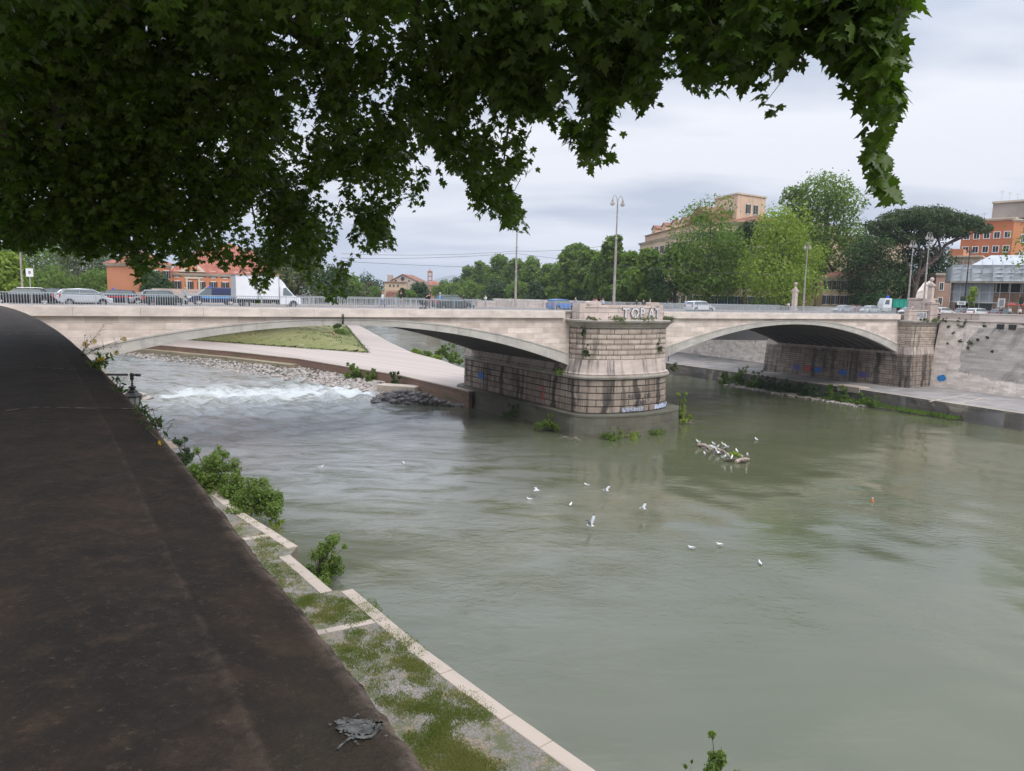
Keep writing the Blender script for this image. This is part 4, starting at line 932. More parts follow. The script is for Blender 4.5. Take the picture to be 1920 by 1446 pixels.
# street front of the same block, facing the bridge, glimpsed between the trees
pC, pD = pB, atY(1470, 560, 178)[:2]
cf_, L2 = building('palazzo', 'cream street front glimpsed between the trees below the square tower', pC, pD, 22, 21.2, CREAM, 9, 5, (.9, 5, 9.2, 13, 17), (3.0, ROOFT), (1.25, 2.1), SHG)
tb = atY(1372, 560, 186); tw = thing('roof_tower', 'square salmon tower block rising above the cream palazzo', 'tower', (tb[0], tb[1], 0), 0)
zt = atY(1372, 361, 186)[2]
tv = [atY(1330, 560, 196)[:2], (tb[0], tb[1]), atY(1424, 560, 192)[:2]]; tv = [(x-tb[0], y-tb[1]) for x, y in tv]; tv.append((tv[0][0]+tv[2][0], tv[0][1]+tv[2][1]))
TOW = plain('salmon_plaster', (.66, .48, .36), .9, .12, .2)
m = MB(); m.prism(tv, 18, zt-.4); obj('walls', m, TOW, tw)
cx_, cy_ = sum(p[0] for p in tv)/4, sum(p[1] for p in tv)/4
m = MB(); m.prism([(cx_+(x-cx_)*1.05, cy_+(y-cy_)*1.05) for x, y in tv], zt-.4, zt); obj('parapet', m, BEIGE, tw)
a, b = Vector(tv[1]), Vector(tv[2]); ang = math.atan2((b-a).y, (b-a).x)
for f_ in (.12, .45, .55, .85):
    p = a+(b-a)*f_; m = MB(); m.b2((-.12, -.1, 18), (.12, .05, zt-.4)); o = obj('pilaster', m, BEIGE, tw); o.location = (p.x, p.y, 0); o.rotation_euler = (0, 0, ang)
for f_ in (.38, .64): p = a+(b-a)*f_; window(tw, (p.x, p.y, zt-4.9), .9, 2.3, ang, TOW, WHITEP, SHG)
a2, b2_ = Vector(tv[0]), Vector(tv[1]); ang2 = math.atan2((b2_-a2).y, (b2_-a2).x)
for f_ in (.15, .38, .62, .85):
    p = a2+(b2_-a2)*f_; m = MB(); m.b2((-.12, -.1, 18), (.12, .05, zt-.4)); o = obj('pilaster', m, BEIGE, tw); o.location = (p.x, p.y, 0); o.rotation_euler = (0, 0, ang2)
p = a2+(b2_-a2)*.72; window(tw, (p.x, p.y, zt-5.2), .9, 1.6, ang2, TOW)
# ochre house low behind the right trees
building('townhouse', 'ochre house with dark shutters low behind the right hand trees', atY(1541, 560, 168)[:2], atY(1608, 560, 166)[:2], 12, 7.6, CREAM2, 4, 2, (1.6, 5.0), (1.4, ROOFT), (.9, 2.0), SHD)
building('townhouse', 'pale low house with green awning left of the green lorry', atY(1606, 560, 170)[:2], atY(1662, 560, 170)[:2], 12, 9.0, PINKY, 4, 2, (1.0, 5.2), (1.2, ROOFT), (1.2, 2.2), SHD)
p = atY(1612, 560, 167.5); m = MB(); m.xprism([(0, 3.0), (0, 4.3), (5.4, 4.3), (5.4, 3.0)], -1.0, 0); aw = obj('shop_awning', m, flat('green_canvas', (.02, .22, .14))); aw.location = (p[0], p[1], 0); tag(aw, 'green shop awning on the pale house left of the green lorry', 'awning')
building('townhouse', 'small orange house behind the pier lamp post', atY(1138, 560, 250)[:2], atY(1192, 560, 240)[:2], 12, 11, ORNG, 3, 2, (1.0, 5.6), None, (1.4, 2.4), SHG)
# burnt orange apartment block at the far right
t, L = building('apartment_block', 'tall burnt orange apartment block at the right edge with rooftop aerials', atY(1792, 560, 205)[:2], atY(1886, 560, 196)[:2], 18, atY(1850, 412, 200)[2], ORB, 5, 3, (12.6, 16.8, 20.6), None, (1.3, 1.6), None)
zt_ = atY(1850, 412, 200)[2]
m = MB(); m.b2((L*.52, 2, zt_+.3), (L+3, 14, zt_+4.6)); pe_ = obj('penthouse', m, plain('grey_render', (.34, .30, .27), .9, .15, .3), t); m = MB(); m.b2((L*.5, 1.5, zt_+4.6), (L+3.5, 14.5, zt_+5.1)); obj('penthouse_slab', m, BEIGE, pe_)
for i in range(7):
    x = L*.3+i*1.9; h_ = random.uniform(2, 4.5); b_ = zt_+.3 if x < L*.5 else zt_+5.1; m = MB(); m.tube([(x, 5, b_), (x, 5, b_+h_)], .04, 4); m.tube([(x-.7, 5, b_+h_*.95), (x+.7, 5, b_+h_*.9)], .03, 4); m.tube([(x-.5, 5, b_+h_*.8), (x+.5, 5, b_+h_*.78)], .03, 4); obj('aerial', m, STEEL, t)
pE = atY(1886, 560, 196)[:2]; t2, _ = building('apartment_block', 'orange side wing at the right picture edge stepping down to an arched loggia', pE, (pE[0]+14, pE[1]+4), 16, zt_-.4, plain('bright_orange_plaster', (.52, .21, .10), .9, .12, .15), 2, 3, (11.5, 15, 19.5), None, (1.1, 2.0), None)
# cream house with arched belfry windows
t, L = building('convent_building', 'cream building with a row of small arched openings below the orange block', atY(1772, 560, 180)[:2], atY(1830, 560, 176)[:2], 14, atY(1800, 482, 178)[2], BEIGE, 3, 1, (1.5, 5.0), None, (1.0, 1.6), None)
zc_ = atY(1800, 482, 178)[2]
m = MB(); m.b2((0, -.15, zc_+.3), (L*.45, 13, zc_+2.0)); obj('roof_terrace_wall', m, ORNG, t)
for k in range(3):
    m = MB(); cxk = L*(.42+.13*k); m.xprism([(cxk-.45, zc_-3.2), (cxk+.45, zc_-3.2), (cxk+.45, zc_-1.4), (cxk+.3, zc_-1.05), (cxk, zc_-.9), (cxk-.3, zc_-1.05), (cxk-.45, zc_-1.4)], -.06, .05); obj('arched_window', m, PINKY, t)
building('townhouse', 'brownish pink house between umbrella pine and scaffolded building', atY(1752, 560, 165)[:2], atY(1795, 560, 165)[:2], 14, 8.8, PINKY, 2, 2, (2.0, 5.4), None, (.8, 1.6), None)
# scaffolded building wrapped in grey netting
NET = plain('scaffold_netting', (.30, .32, .35), .8, .2, .5); NET2 = plain('white_sheeting', (.44, .47, .51), .7, .12, .6)
sp0, sp1 = atY(1783, 560, 146)[:2], atY(1880, 560, 142)[:2]; d = Vector(sp1)-Vector(sp0); L = d.length; ang = math.atan2(d.y, d.x)
sc = thing('scaffolded_building', 'building wrapped in grey netting and white sheeting behind scaffolding', 'building', (*sp0, 0), ang)
zS0, zS1, zS2 = atY(1830, 536, 144)[2], atY(1830, 527, 144)[2], atY(1830, 497, 144)[2]
zB = 2.6
m = MB(); m.b2((1, 2, -.2), (L+12, 16, zS2-1)); obj('core_walls', m, PINKY, sc)
m = MB(); m.b2((.4, .6, zB), (L*.83, 1.4, zS1)); obj('netting', m, NET, sc)
m = MB()
for i in range(13):
    for j in range(4):
        x0, x1 = -.3+i*(L+14)/13, -.3+(i+1)*(L+14)/13; z0, z1 = zS1+(zS2-zS1)*j/4, zS1+(zS2-zS1)*(j+1)/4; y0 = random.uniform(-.12, .12)
        m.add([(x0, y0, z0), (x1, y0+random.uniform(-.2, .2), z0), (x1, .1, z1), (x0, -.1, z1)], [(0, 1, 2, 3)])
m.b2((-.3, .35, zS1), (L+14, 15, zS2-.1)); obj('sheeting', m, NET2, sc)
m = MB(); m.add([(3, 2, zS2), (L+12, 2, zS2), (L+12, 14, zS2), (3, 14, zS2), (7, 8, zS2+2.4), (12, 8, zS2+2.4)], [(0, 1, 5, 4), (1, 2, 5), (2, 3, 4, 5), (3, 0, 4)]); obj('sheet_roof', m, NET2, sc)
m = MB()
for i in range(14):
    x = -.2+i*(L+13)/13; m.tube([(x, -.1, 0), (x, -.1, zS2+.8)], .05, 5)
for z in (zB, zB+2, zB+4, zS1-.3, zS2): m.tube([(-.3, -.15, z), (L+13, -.15, z)], .05, 5)
obj('scaffold_tubes', m, STEEL, sc)
m = MB(); m.b2((.6, -.6, zB-.2), (L*.83, 1.5, zB)); m.b2((-.4, -.9, zS1-.4), (L+13, .6, zS1-.1)); obj('scaffold_deck', m, plain('timber_boards', (.3, .27, .22), .9, .3, 1), sc)
m = MB(); m.b2((1, 1.2, 0), (L*.8, 1.9, zB-.2)); obj('dark_shopfront', m, DARKG, sc)
m = MB(); m.b2((L*.83, .8, -.2), (L+13, 1.6, 4.6)); obj('brick_ground_floor', m, stone('tufa_brick', (.32, .19, .13), (.5, .18), streak=.2), sc)
m = MB(); m.b2((L*.85, 1.2, 4.6), (L+13, 1.9, zS1-.3)); obj('open_storey', m, DARKG, sc)
for i in range(7): m = MB(); m.b2((L*.85+i*2.2, .75, 4.6), (L*.85+i*2.2+.25, 1.1, zS1-.3)); obj('pillar', m, CONC, sc)
m = MB(); lp = atY(1905, 500, 165); lg = thing('loggia', 'brown house with a dark arched loggia at the right edge above the sheeting', 'building', (lp[0], 165, 0))
m = MB(); m.b2((-2.5, 0, 0), (12, 10, 12.2)); obj('walls', m, PINKY, lg); m = MB(); m.b2((-3.0, -.6, 12.2), (12.5, 10, 12.6)); obj('roof', m, ROOFT, lg)
m = MB(); m.xprism([(-.6+.0, 8.2), (4.0, 8.2), (4.0, 9.8), (3.4, 10.9), (1.7, 11.6), (0, 10.9), (-.6, 9.8)], -.06, .05); obj('arched_opening', m, DARKG, lg)
# orange villa, left
va, vb = atY(322, 560, 182)[:2], atY(520, 560, 190)[:2]
t, L = building('villa', 'long orange villa with red tiled roof and pale window surrounds behind the cars', va, vb, 14, atY(400, 516, 186)[2], ORNG, 9, 2, (1.2, 4.9), (6.5, ROOFR), (1.0, (2.6, 1.5)), SHD)
zv = atY(400, 516, 186)[2]
m = MB(); px_ = L*.2; m.xprism([(px_-3.2, zv+.6), (px_+3.2, zv+.6), (px_, zv+3.4)], -.9, 3); pd = obj('pediment', m, BEIGE, t); m = MB(); m.xprism([(px_-1.9, zv+1.0), (px_+1.9, zv+1.0), (px_, zv+2.6)], -1.0, -.88); obj('tympanum', m, ORNG, pd)
m = MB(); m.b2((px_-1.7, -.25, .2), (px_-1.25, .05, 4.5)); m.b2((px_+1.25, -.25, .2), (px_+1.7, .05, 4.5)); m.b2((px_-1.9, -.3, 4.5), (px_+1.9, .05, 5.0)); obj('door_surround', m, BEIGE, t)
va2 = atY(262, 560, 172)[:2]; vb2 = atY(323, 560, 180)[:2]
t, L = building('villa_wing', 'left wing of the orange villa with an arched doorway', va2, vb2, 12, 7.4, ORNG, 3, 1, (4.3,), (3.2, ROOFR), (1.2, 1.9), SHD)
m = MB(); m.xprism([(L*.72, 0)]+[(L*.84-1.7*math.cos(a), 2.2+1.7*math.sin(a)) for a in np.linspace(0, PI, 9)]+[(L*.96, 0)], -.15, .05); o = obj('arch_surround', m, BEIGE, t)
m = MB(); m.xprism([(L*.84-1.2, 0)]+[(L*.84-1.2*math.cos(a), 2.1+1.2*math.sin(a)) for a in np.linspace(0, PI, 9)]+[(L*.84+1.2, 0)], -.2, -.14); obj('arched_doorway', m, DARKG, t)
m = MB(); m.lathe([(.01, -.05), (.9, -.05), (.9, .05), (.01, .05)], 16); o = obj('oval_medallion', m, BEIGE, t); o.location = (L*.3, -.05, 2.4); o.rotation_euler = (PI/2, 0, 0); o.scale = (1, 1.25, 1)
building('villa_wing', 'upper red roofed range rising behind the orange villa', atY(395, 560, 212)[:2], atY(470, 560, 216)[:2], 12, 12.0, ORNG, 5, 1, (9.5,), (3.5, ROOFR), (1, 1.3), SHD)
m = MB(); m.b2((0, 0, 0), (17, .5, 1.9)); gwl = obj('garden_wall', m, stone('garden_wall', (.5, .38, .32), None)); gwl.location = (*atY(285, 560, 140)[:2], -.1); gwl.rotation_euler = (0, 0, .35); tag(gwl, 'low pinkish garden wall in front of the orange villa', 'wall')
# church group far away
chc = atY(757, 556, 470); ch = thing('church', 'distant pale church with a broad gable and round window', 'church', (chc[0], 470, 0), -.1)
def cz(y): return atY(757, y, 470)[2]
k_ = 470/F
CHS = plain('church_stone', (.46, .39, .33), .9, .15, .1); CHO = plain('church_ochre', (.58, .45, .31), .9, .15, .1)
m = MB(); m.xprism([(-24*k_, 0), (-24*k_, cz(527)), (-2*k_, cz(515.5)), (24*k_, cz(526)), (24*k_, 0)], 0, 30); obj('nave', m, CHS, ch)
m = MB(); m.xprism([(-25.5*k_, cz(527.5)), (-2*k_, cz(515)), (26*k_, cz(527)), (26*k_, cz(526)), (-2*k_, cz(513.8)), (-25.5*k_, cz(526.5))], -.8, 30); obj('gable_roof', m, ROOFT, ch)
m = MB(); m.lathe([(.01, -.1), (1.25, -.1), (1.25, .1), (.01, .1)], 14); o = obj('round_window', m, DARKG, ch); o.location = (-2*k_, -.1, cz(523)); o.rotation_euler = (PI/2, 0, 0)
for x in (-15, 10): m = MB(); m.b2((x*k_-.6, -.1, cz(528)), (x*k_+.6, .1, cz(525.5))); obj('window', m, DARKG, ch)
m = MB(); m.b2((-34*k_, -4, 0), (6*k_, -.2, cz(530))); obj('side_range', m, CHO, ch); m = MB(); m.b2((-35*k_, -5, cz(530)), (7*k_, -.2, cz(529))); obj('range_roof', m, ROOFT, ch)
for x in (-23, -16, -8): m = MB(); m.b2((x*k_-.5, -4.1, cz(539)), (x*k_+.5, -3.95, cz(534.5))); obj('window', m, DARKG, ch)
m = MB(); m.add([(-28*k_, -9, cz(549)), (-6*k_, -9, cz(549)), (-6*k_, -4, cz(545.5)), (-28*k_, -4, cz(545.5))], [(0, 1, 2, 3)]); m.b2((-27*k_, -8.8, 0), (-7*k_, -4, cz(549.5))); obj('porch', m, ROOFT, ch)
m = MB(); m.b2((-33*k_, 2, 0), (-26*k_, 8, cz(516))); obj('turret', m, CHS, ch)
m = MB(); m.b2((26*k_, 2, 0), (38*k_, 20, cz(527))); obj('rear_range', m, CHS, ch)
ct = atY(806, 556, 455); k_ = 455/F; bt = thing('bell_tower', 'distant slender red brick bell tower with open arches', 'tower', (ct[0], 455, 0), .1)
def bz(y): return atY(806, y, 455)[2]
BRK = plain('old_red_brick', (.36, .19, .13), .9, .2, .3)
hw = 4.6*k_; m = MB(); m.b2((-hw, -hw, 0), (hw, hw, bz(536)))
for i, (ya, yb) in enumerate(((536, 533.5), (527, 525.5), (519, 517.6), (512, 509.5))): m.b2((-hw, -hw, bz(ya)), (hw, hw, bz(yb)))
for sx in (-1, 1):
    for sy in (-1, 1): m.b2((sx*hw*.55, sy*hw*.55, bz(535)), (sx*hw*.97, sy*hw*.97, bz(510)))
for ya, yb in ((533, 527), (525, 519), (517, 512)):
    for sy in (-1, 1): m.b2((-.15, sy*hw*.8-.1, bz(ya)), (.15, sy*hw*.8+.1, bz(yb)))
obj('tower_shaft', m, BRK, bt)
m = MB(); m.add([(-hw*1.1, -hw*1.1, bz(509.5)), (hw*1.1, -hw*1.1, bz(509.5)), (hw*1.1, hw*1.1, bz(509.5)), (-hw*1.1, hw*1.1, bz(509.5)), (0, 0, bz(506.5))], [(0, 1, 4), (1, 2, 4), (2, 3, 4), (3, 0, 4), (3, 2, 1, 0)]); obj('roof', m, ROOFT, bt)
m = MB(); m.tube([(0, 0, bz(507)), (0, 0, bz(503))], .12, 4); obj('cross', m, IRON, bt)
building('brick_house', 'far red brick house at the foot of the bell tower', atY(800, 560, 440)[:2], atY(824, 560, 440)[:2], 12, atY(810, 535, 440)[2], BRK, 2, 1, (3,), (2.5, ROOFR), (.8, 1.2), None)
building('palace', 'distant salmon house left of the church behind low trees', atY(678, 560, 420)[:2], atY(698, 560, 420)[:2], 10, atY(690, 534, 420)[2], CREAM, 2, 1, (4,), (1.8, ROOFT), (.8, 1.2), None)
# ------------------------------------------------------------------ overhanging plane tree (near, upper left)
LP = np.array([(0, 0), (.10, -.10), (.42, -.12), (.30, .04), (.34, .16), (.60, .26), (.44, .36), (.46, .58), (.28, .50), (.17, .50), (.20, .74), (.10, .80), (0, 1.06), (-.10, .80), (-.20, .72), (-.17, .50), (-.28, .52), (-.48, .56), (-.43, .35), (-.60, .24), (-.33, .16), (-.30, .04), (-.42, -.12), (-.10, -.10)])
LS = LP[[0, 2, 4, 5, 7, 9, 12, 15, 17, 19, 20, 22]]
def leaves(P, T, N, S, shape, r):
    n = len(P); k = len(shape); T = T/np.linalg.norm(T, axis=1)[:, None]; X_ = np.cross(T, N); X_ /= np.linalg.norm(X_, axis=1)[:, None]; N = np.cross(X_, T)
    fold = r.uniform(.05, .45, n)[:, None, None]; curl = r.uniform(-.1, .35, n)[:, None, None]
    x = shape[None, :, 0:1]; y = shape[None, :, 1:2]
    R_ = P[:, None, :]+S[:, None, None]*(X_[:, None, :]*x*.95+T[:, None, :]*y+N[:, None, :]*(-np.abs(x)*fold-y*y*curl*.5))
    C_ = P[:, None, :]+S[:, None, None]*(T[:, None, :]*.33+N[:, None, :]*.03)
    V = np.concatenate([R_, C_], 1).reshape(-1, 3); b = (np.arange(n)*(k+1))[:, None]; i = np.arange(k)[None, :]
    Fc = np.stack([b+i, b+(i+1) % k, b+k+0*i], -1).reshape(-1, 3); return V, Fc
MASK = [(-40, -60), (-40, 466), (20, 470), (50, 486), (85, 470), (110, 484), (150, 486), (163, 512), (182, 490), (215, 492), (245, 508), (256, 540), (270, 538), (282, 512), (300, 508), (330, 500), (366, 515), (372, 498), (400, 496), (420, 515), (440, 505), (462, 515), (476, 545), (484, 574), (496, 560), (515, 520), (545, 505), (570, 520), (588, 552), (602, 566), (630, 578), (645, 560), (655, 520), (665, 490), (685, 500), (705, 480), (722, 470), (752, 474), (735, 440), (728, 415), (755, 385), (770, 400), (800, 415), (822, 412), (812, 392), (845, 395), (838, 365), (832, 345), (862, 330), (880, 352), (882, 400), (905, 420), (930, 405), (945, 428), (958, 436), (974, 442), (990, 428), (988, 402), (975, 385), (965, 370), (950, 340), (975, 335), (1012, 350), (1000, 320), (975, 285), (1000, 262), (990, 235), (1020, 235), (1060, 275), (1085, 300), (1105, 330), (1113, 358), (1126, 335), (1112, 310), (1150, 312), (1180, 306), (1150, 290), (1155, 262), (1130, 240), (1158, 215), (1175, 180), (1190, 205), (1212, 218), (1222, 195), (1245, 215), (1242, 195), (1225, 180), (1232, 160), (1265, 145), (1300, 180), (1320, 185), (1355, 180), (1385, 195), (1405, 205), (1425, 212), (1440, 230), (1455, 215), (1430, 190), (1440, 165), (1460, 150), (1480, 140), (1505, 122), (1520, 100), (1540, 135), (1560, 150), (1578, 155), (1590, 185), (1600, 200), (1618, 225), (1608, 260), (1620, 290), (1612, 325), (1632, 310), (1640, 340), (1630, 360), (1642, 390), (1660, 385), (1690, 388), (1702, 360), (1680, 345), (1665, 325), (1675, 300), (1655, 285), (1690, 225), (1698, 195), (1695, 170), (1690, 130), (1703, 100), (1695, 75), (1680, 45), (1700, 30), (1735, 50), (1745, 20), (1720, -5), (1730, -60)]
MX = np.array(MASK, float)
def inmask(x, y):
    c_ = np.zeros(x.shape, bool); j = len(MX)-1
    for i in range(len(MX)):
        xi, yi = MX[i]; xj, yj = MX[j]
        if yi != yj: c_ ^= ((yi > y) != (yj > y)) & (x < (xj-xi)*(y-yi)/(yj-yi)+xi)
        j = i
    return c_
r = np.random.default_rng(42)
def dirs(x, y): return cf[None]+((x-960)/F)[:, None]*cr[None]+((723-y)/F)[:, None]*cu[None]
def depth(x, y):
    near = 5.6+np.clip(y, 0, 600)/600*7.5*np.clip((1500-x)/900, 0, 1)+1.6*np.clip((700-x)/700, 0, 1)*np.clip(y/300, 0, 1)
    return near
ends = []
K = 27000
x = r.uniform(-60, 1760, K); y = r.uniform(-60, 590, K); ok = inmask(x, y+4) & inmask(x, y-6)
x, y = x[ok], y[ok]
# density: loose sprays and sky gaps along the right and lower border
from mathutils import noise as mnoise
gap = np.array([mnoise.noise(Vector((a/85, b/70, 3.1)))+.55*mnoise.noise(Vector((a/33, b/30, 8.1))) for a, b in zip(x, y)])
rightness = np.clip((x-330)/250, 0, 1)*np.clip((1250-x)/200, .85, 1)*np.clip((y+60)/150, .2, 1); keep = r.random(len(x)) < np.where(gap > .03, 1.0, np.clip(1.0-.9*rightness*(gap < -.02)-.5*(gap < -.2), .06, 1))
dens = np.where(x > 1560, 1.0, np.where(x > 1150, 1.0, 1.0)); keep &= r.random(len(x)) < dens
# thin the far, small-scale part less (leaves smaller in the picture)
D = depth(x, y); pk = np.clip((D/11.5)**2.0+.12+.35*(y > 430), .30, 1.0); keep = (keep & (r.random(len(x)) < pk)) | ((x > 930) & (x < 985) & (y > 375) & (y < 435) & (r.random(len(x)) < .9))
x, y, D = x[keep], y[keep], D[keep]
n = len(x); dd = r.gamma(2.0, .9, n); edge = np.clip((x-1450)/200, 0, 1); D = D+dd*(1-.7*edge); d = dirs(x, y); E = np.array([0, 0, EYE])+d*(D/np.linalg.norm(d, axis=1))[:, None]
NLF = 9
up_ = np.stack([r.normal(0, .16, n), r.normal(0, .16, n), r.uniform(.30, .55, n)], -1)
t_ = r.random((n, NLF)); Pl = E[:, None, :]+up_[:, None, :]*t_[..., None]; Pl = Pl.reshape(-1, 3); mN = len(Pl)
a = r.random(mN)*2*PI; outd = np.stack([np.cos(a), np.sin(a), r.normal(-.45, .4, mN)], -1); Pl = Pl+outd*.05
T_ = outd+np.array([0, 0, -.45]); Nn = np.stack([r.normal(0, .5, mN), r.normal(0, .5, mN), np.full(mN, .8)], -1)+outd*np.array([.5, .5, 0]); S_ = r.uniform(.072, .14, mN)*np.where(np.repeat(x, NLF) > 1000, 1.05, .86)
# reject leaves that stray out of the crown's outline
def project(P):
    v = P-np.array([0, 0, EYE]); z = v@cf; return 960+F*(v@cr)/z, 723-F*(v@cu)/z
tipx, tipy = project(Pl+T_/np.linalg.norm(T_, axis=1)[:, None]*(S_*.8)[:, None]); bx, by = project(Pl)
ok = (inmask(tipx, tipy) | ((r.random(mN) < np.where(bx < 1480, .3, .16)))) & (inmask(bx, by) | ((r.random(mN) < .3) & (bx < 1480)))
near = (np.repeat(x, NLF) > 760) | ((np.repeat(x, NLF) > 500) & (np.repeat(y, NLF) > 130) & (r.random(mN) < .75)) | (r.random(mN) < .12)
pt = thing('plane_tree', 'big dark plane tree whose leafy boughs overhang the top left of the photo', 'tree', (-9.5, 1.0, -.02))
org = np.array([-9.5, 1.0, -.02])
LEAFR = leafmat('plane_leaves_lit', (.036, .070, .010), (.072, .118, .018), (.080, .13, .021), .30, .42)
LEAFN = leafmat('plane_leaves_inner_lit', (.038, .074, .011), (.088, .14, .021), (.105, .165, .026), .34, .42)  # both are brighter copies of LEAF, more light painted into the leaf colour
for sel, shp, nm in ((ok & near, LP, 'crown'), (ok & ~near, LS, 'inner_crown')):
    V, Fc = leaves((Pl-org)[sel], T_[sel], Nn[sel], S_[sel], shp, r); obj(nm, npmesh(nm, V, Fc, LEAFR if nm == 'crown' else LEAFN), None, pt)
# upper crown above the frame (this is what shades the boughs and the parapet)
k = 20000; q_ = r.normal(size=(k, 3)); q_ /= np.linalg.norm(q_, axis=1)[:, None]; q_ *= (r.random(k)**.45)[:, None]; Q = q_*np.array([12, 13, 6.0])+np.array([-8.5, 5.5, 10.0])
zmin = EYE+np.maximum(Q[:, 1], 0)*.46+.7
Q = Q[(Q[:, 2] > zmin) & (Q[:, 2] > 4.2)]; k = len(Q); a = r.random(k)*2*PI
V, Fc = leaves(Q-org, np.stack([np.cos(a), np.sin(a), r.normal(-.3, .3, k)], -1), np.stack([r.normal(0, .3, k), r.normal(0, .3, k), np.ones(k)], -1), r.uniform(.36, .6, k), LS, r)
obj('upper_crown', npmesh('upper_crown', V, Fc, LEAF), None, pt)
m = MB()
def lw(p): return (p[0]-org[0], p[1]-org[1], p[2]-org[2])
m.tube([(0, 0, -.1), (.1, .1, 1.2), (.3, .3, 3.0), (.8, .7, 4.6)], [.55, .42, .38, .34], 10)
bends = [((2.5, 3.0, 6.2), (520, 30, 8.5), (620, 180, 10.5), (640, 330, 12)), ((2.0, 4.0, 6.4), (180, 60, 9), (260, 230, 11.5), (330, 380, 13.5)), ((3.5, 2.5, 6.4), (900, -40, 8), (960, 120, 9.5), (945, 300, 10.5)), ((4.5, 2.0, 6.5), (1250, -60, 6.8), (1330, 30, 7.0), (1390, 120, 7.2)), ((5.5, 2.0, 6.4), (1480, -70, 6.5), (1640, -10, 6.5), (1655, 120, 6.6)), ((2, 4, 6), (60, 120, 9.5), (70, 300, 12), (140, 420, 14)), ((2, 5, 6), (-60, 150, 10), (20, 330, 12.5), (60, 430, 14)), ((3, 3, 6.4), (1100, -40, 7.5), (1120, 90, 9), (1090, 220, 9.5)), ((2.5, 4, 6.2), (400, 60, 9), (450, 260, 11.5), (480, 430, 13))]
def pd(x, y, D_): d = ray(x, y); d = d/np.linalg.norm(d); return (d[0]*D_, d[1]*D_, EYE+d[2]*D_)
limbs = []
for b0, *ps in bends:
    P = [(.8, .7, 4.6), b0]+[lw(pd(*p)) for p in ps]; P = smoothline(P, 5); nP = len(P); m.tube(P, [max(.012, .20*(1-i/nP)**1.3) for i in range(nP)], 6); limbs += P[8:]
obj('trunk', m, BARK, pt)
m = MB()
rr = random.Random(8)
for i in range(0, n, 3):
    if x[i] > 1450 or not (inmask(x[i:i+1]+30, y[i:i+1]-60)[0] and inmask(x[i:i+1]-30, y[i:i+1]-60)[0] and inmask(x[i:i+1], y[i:i+1]-45)[0] and inmask(x[i:i+1], y[i:i+1])[0]): continue
    e = E[i]-org; u_ = up_[i]; m.tube([e, e+u_*.6+np.array([rr.uniform(-.03, .03), 0, 0]), e+u_*.98], [.0022, .004, .007], 3, cap=False)
P = [pd(1655, 120, 6.6), pd(1662, 200, 6.6), pd(1654, 290, 6.55), pd(1662, 345, 6.5), pd(1664, 375, 6.5)]; m.tube([lw(p) for p in smoothline(P, 4)], .006, 4)
obj('twigs', m, plain('twig_bark', (.07, .055, .035), .9, .3, 9), pt)

# ------------------------------------------------------------------ lamps, lantern, wires, signs
def lamp(x, y, z, label, h=14.4, black=False, heads=2, ang=BA):
    mt = IRON if black else POLE; t = thing('street_lamp', label, 'street lamp', (x, y, z), ang, 'tall street lamps of the bridge'); m = MB()
    m.lathe([(.26, 0), (.26, .5), (.19, .7), (.17, 2.2), (.13, h*.6), (.10, h*.6+.05), (.085, h-.9)], 8); m.lathe([(.14, h*.62), (.16, h*.62+.1), (.14, h*.62+.25)], 8); obj('post', m, mt, t)
    if heads:
        for sg in (-1, 1):
            m = MB(); m.tube([(0, 0, h-1.6), (sg*.1, 0, h-.5), (sg*.35, 0, h-.05), (sg*.65, 0, h-.15), (sg*.8, 0, h-.6)], .04, 6); obj('lamp_arm', m, mt, t)
            m = MB(); m.lathe([(.03, .2), (.10, .15), (.14, -.1), (.30, -.35), (.31, -.40), (.05, -.42)], 10, (sg*.8, 0, h-.75)); s_ = obj('lamp_shade', m, mt, t)
            m = MB(); m.lathe([(.24, -.40), (.2, -.52), (.08, -.6)], 8, (sg*.8, 0, h-.75)); obj('lamp_glass', m, plain('milk_glass', (.75, .76, .78), .3, .05, 2), s_)
    return t
p = B(7.3, .6); lamp(p[0], p[1], .05, 'tall grey street lamp standing behind the graffitied pier parapet', 14.2)
p = B(onbridge(963, 23.2), 23.2); lamp(p[0], p[1], .13, 'grey street lamp at the far side of the pier, its head hidden in the leaves', 14.2)
p = B(onbridge(1495, 23.4), 23.4); lamp(p[0], p[1], .13, 'grey street lamp before the yellow green tree beyond the right arch', 13.6)
p = B(onbridge(1716, -.6), -.6); lamp(p[0], p[1], -.2, 'tall grey street lamp on the right abutment before the pine trunk', 14.4)
p = atY(1702, 574, 133); lamp(p[0], p[1], 0, 'second grey lamp close to the left of the right abutment lamp', 13.6)
p = atY(1808, 574, 140); lamp(p[0], p[1], 0, 'black lamp post in front of the scaffolded building', 13.2, True)
p = B(onbridge(52, 23.2), 23.2); lamp(p[0], p[1], .13, 'grey lamp post at the far left of the bridge behind the black car', 13.0).scale = (.55, .55, 1)
t = thing('bus_stop_sign', 'white bus stop sign on a thin pole behind the black car at the left', 'sign', B(onbridge(67, 22), 22, .13), BA)
m = MB(); m.tube([(0, 0, 0), (0, 0, 2.6)], .05, 6); obj('pole', m, STEEL, t); m = MB(); m.b2((-.32, -.05, 2.5), (.32, .02, 3.35)); sb = obj('sign_panel', m, WHITEP, t); m = MB(); m.b2((-.12, -.06, 2.8), (.12, -.052, 3.1)); obj('pictogram', m, flat('sign_grey', (.3, .3, .32)), sb)
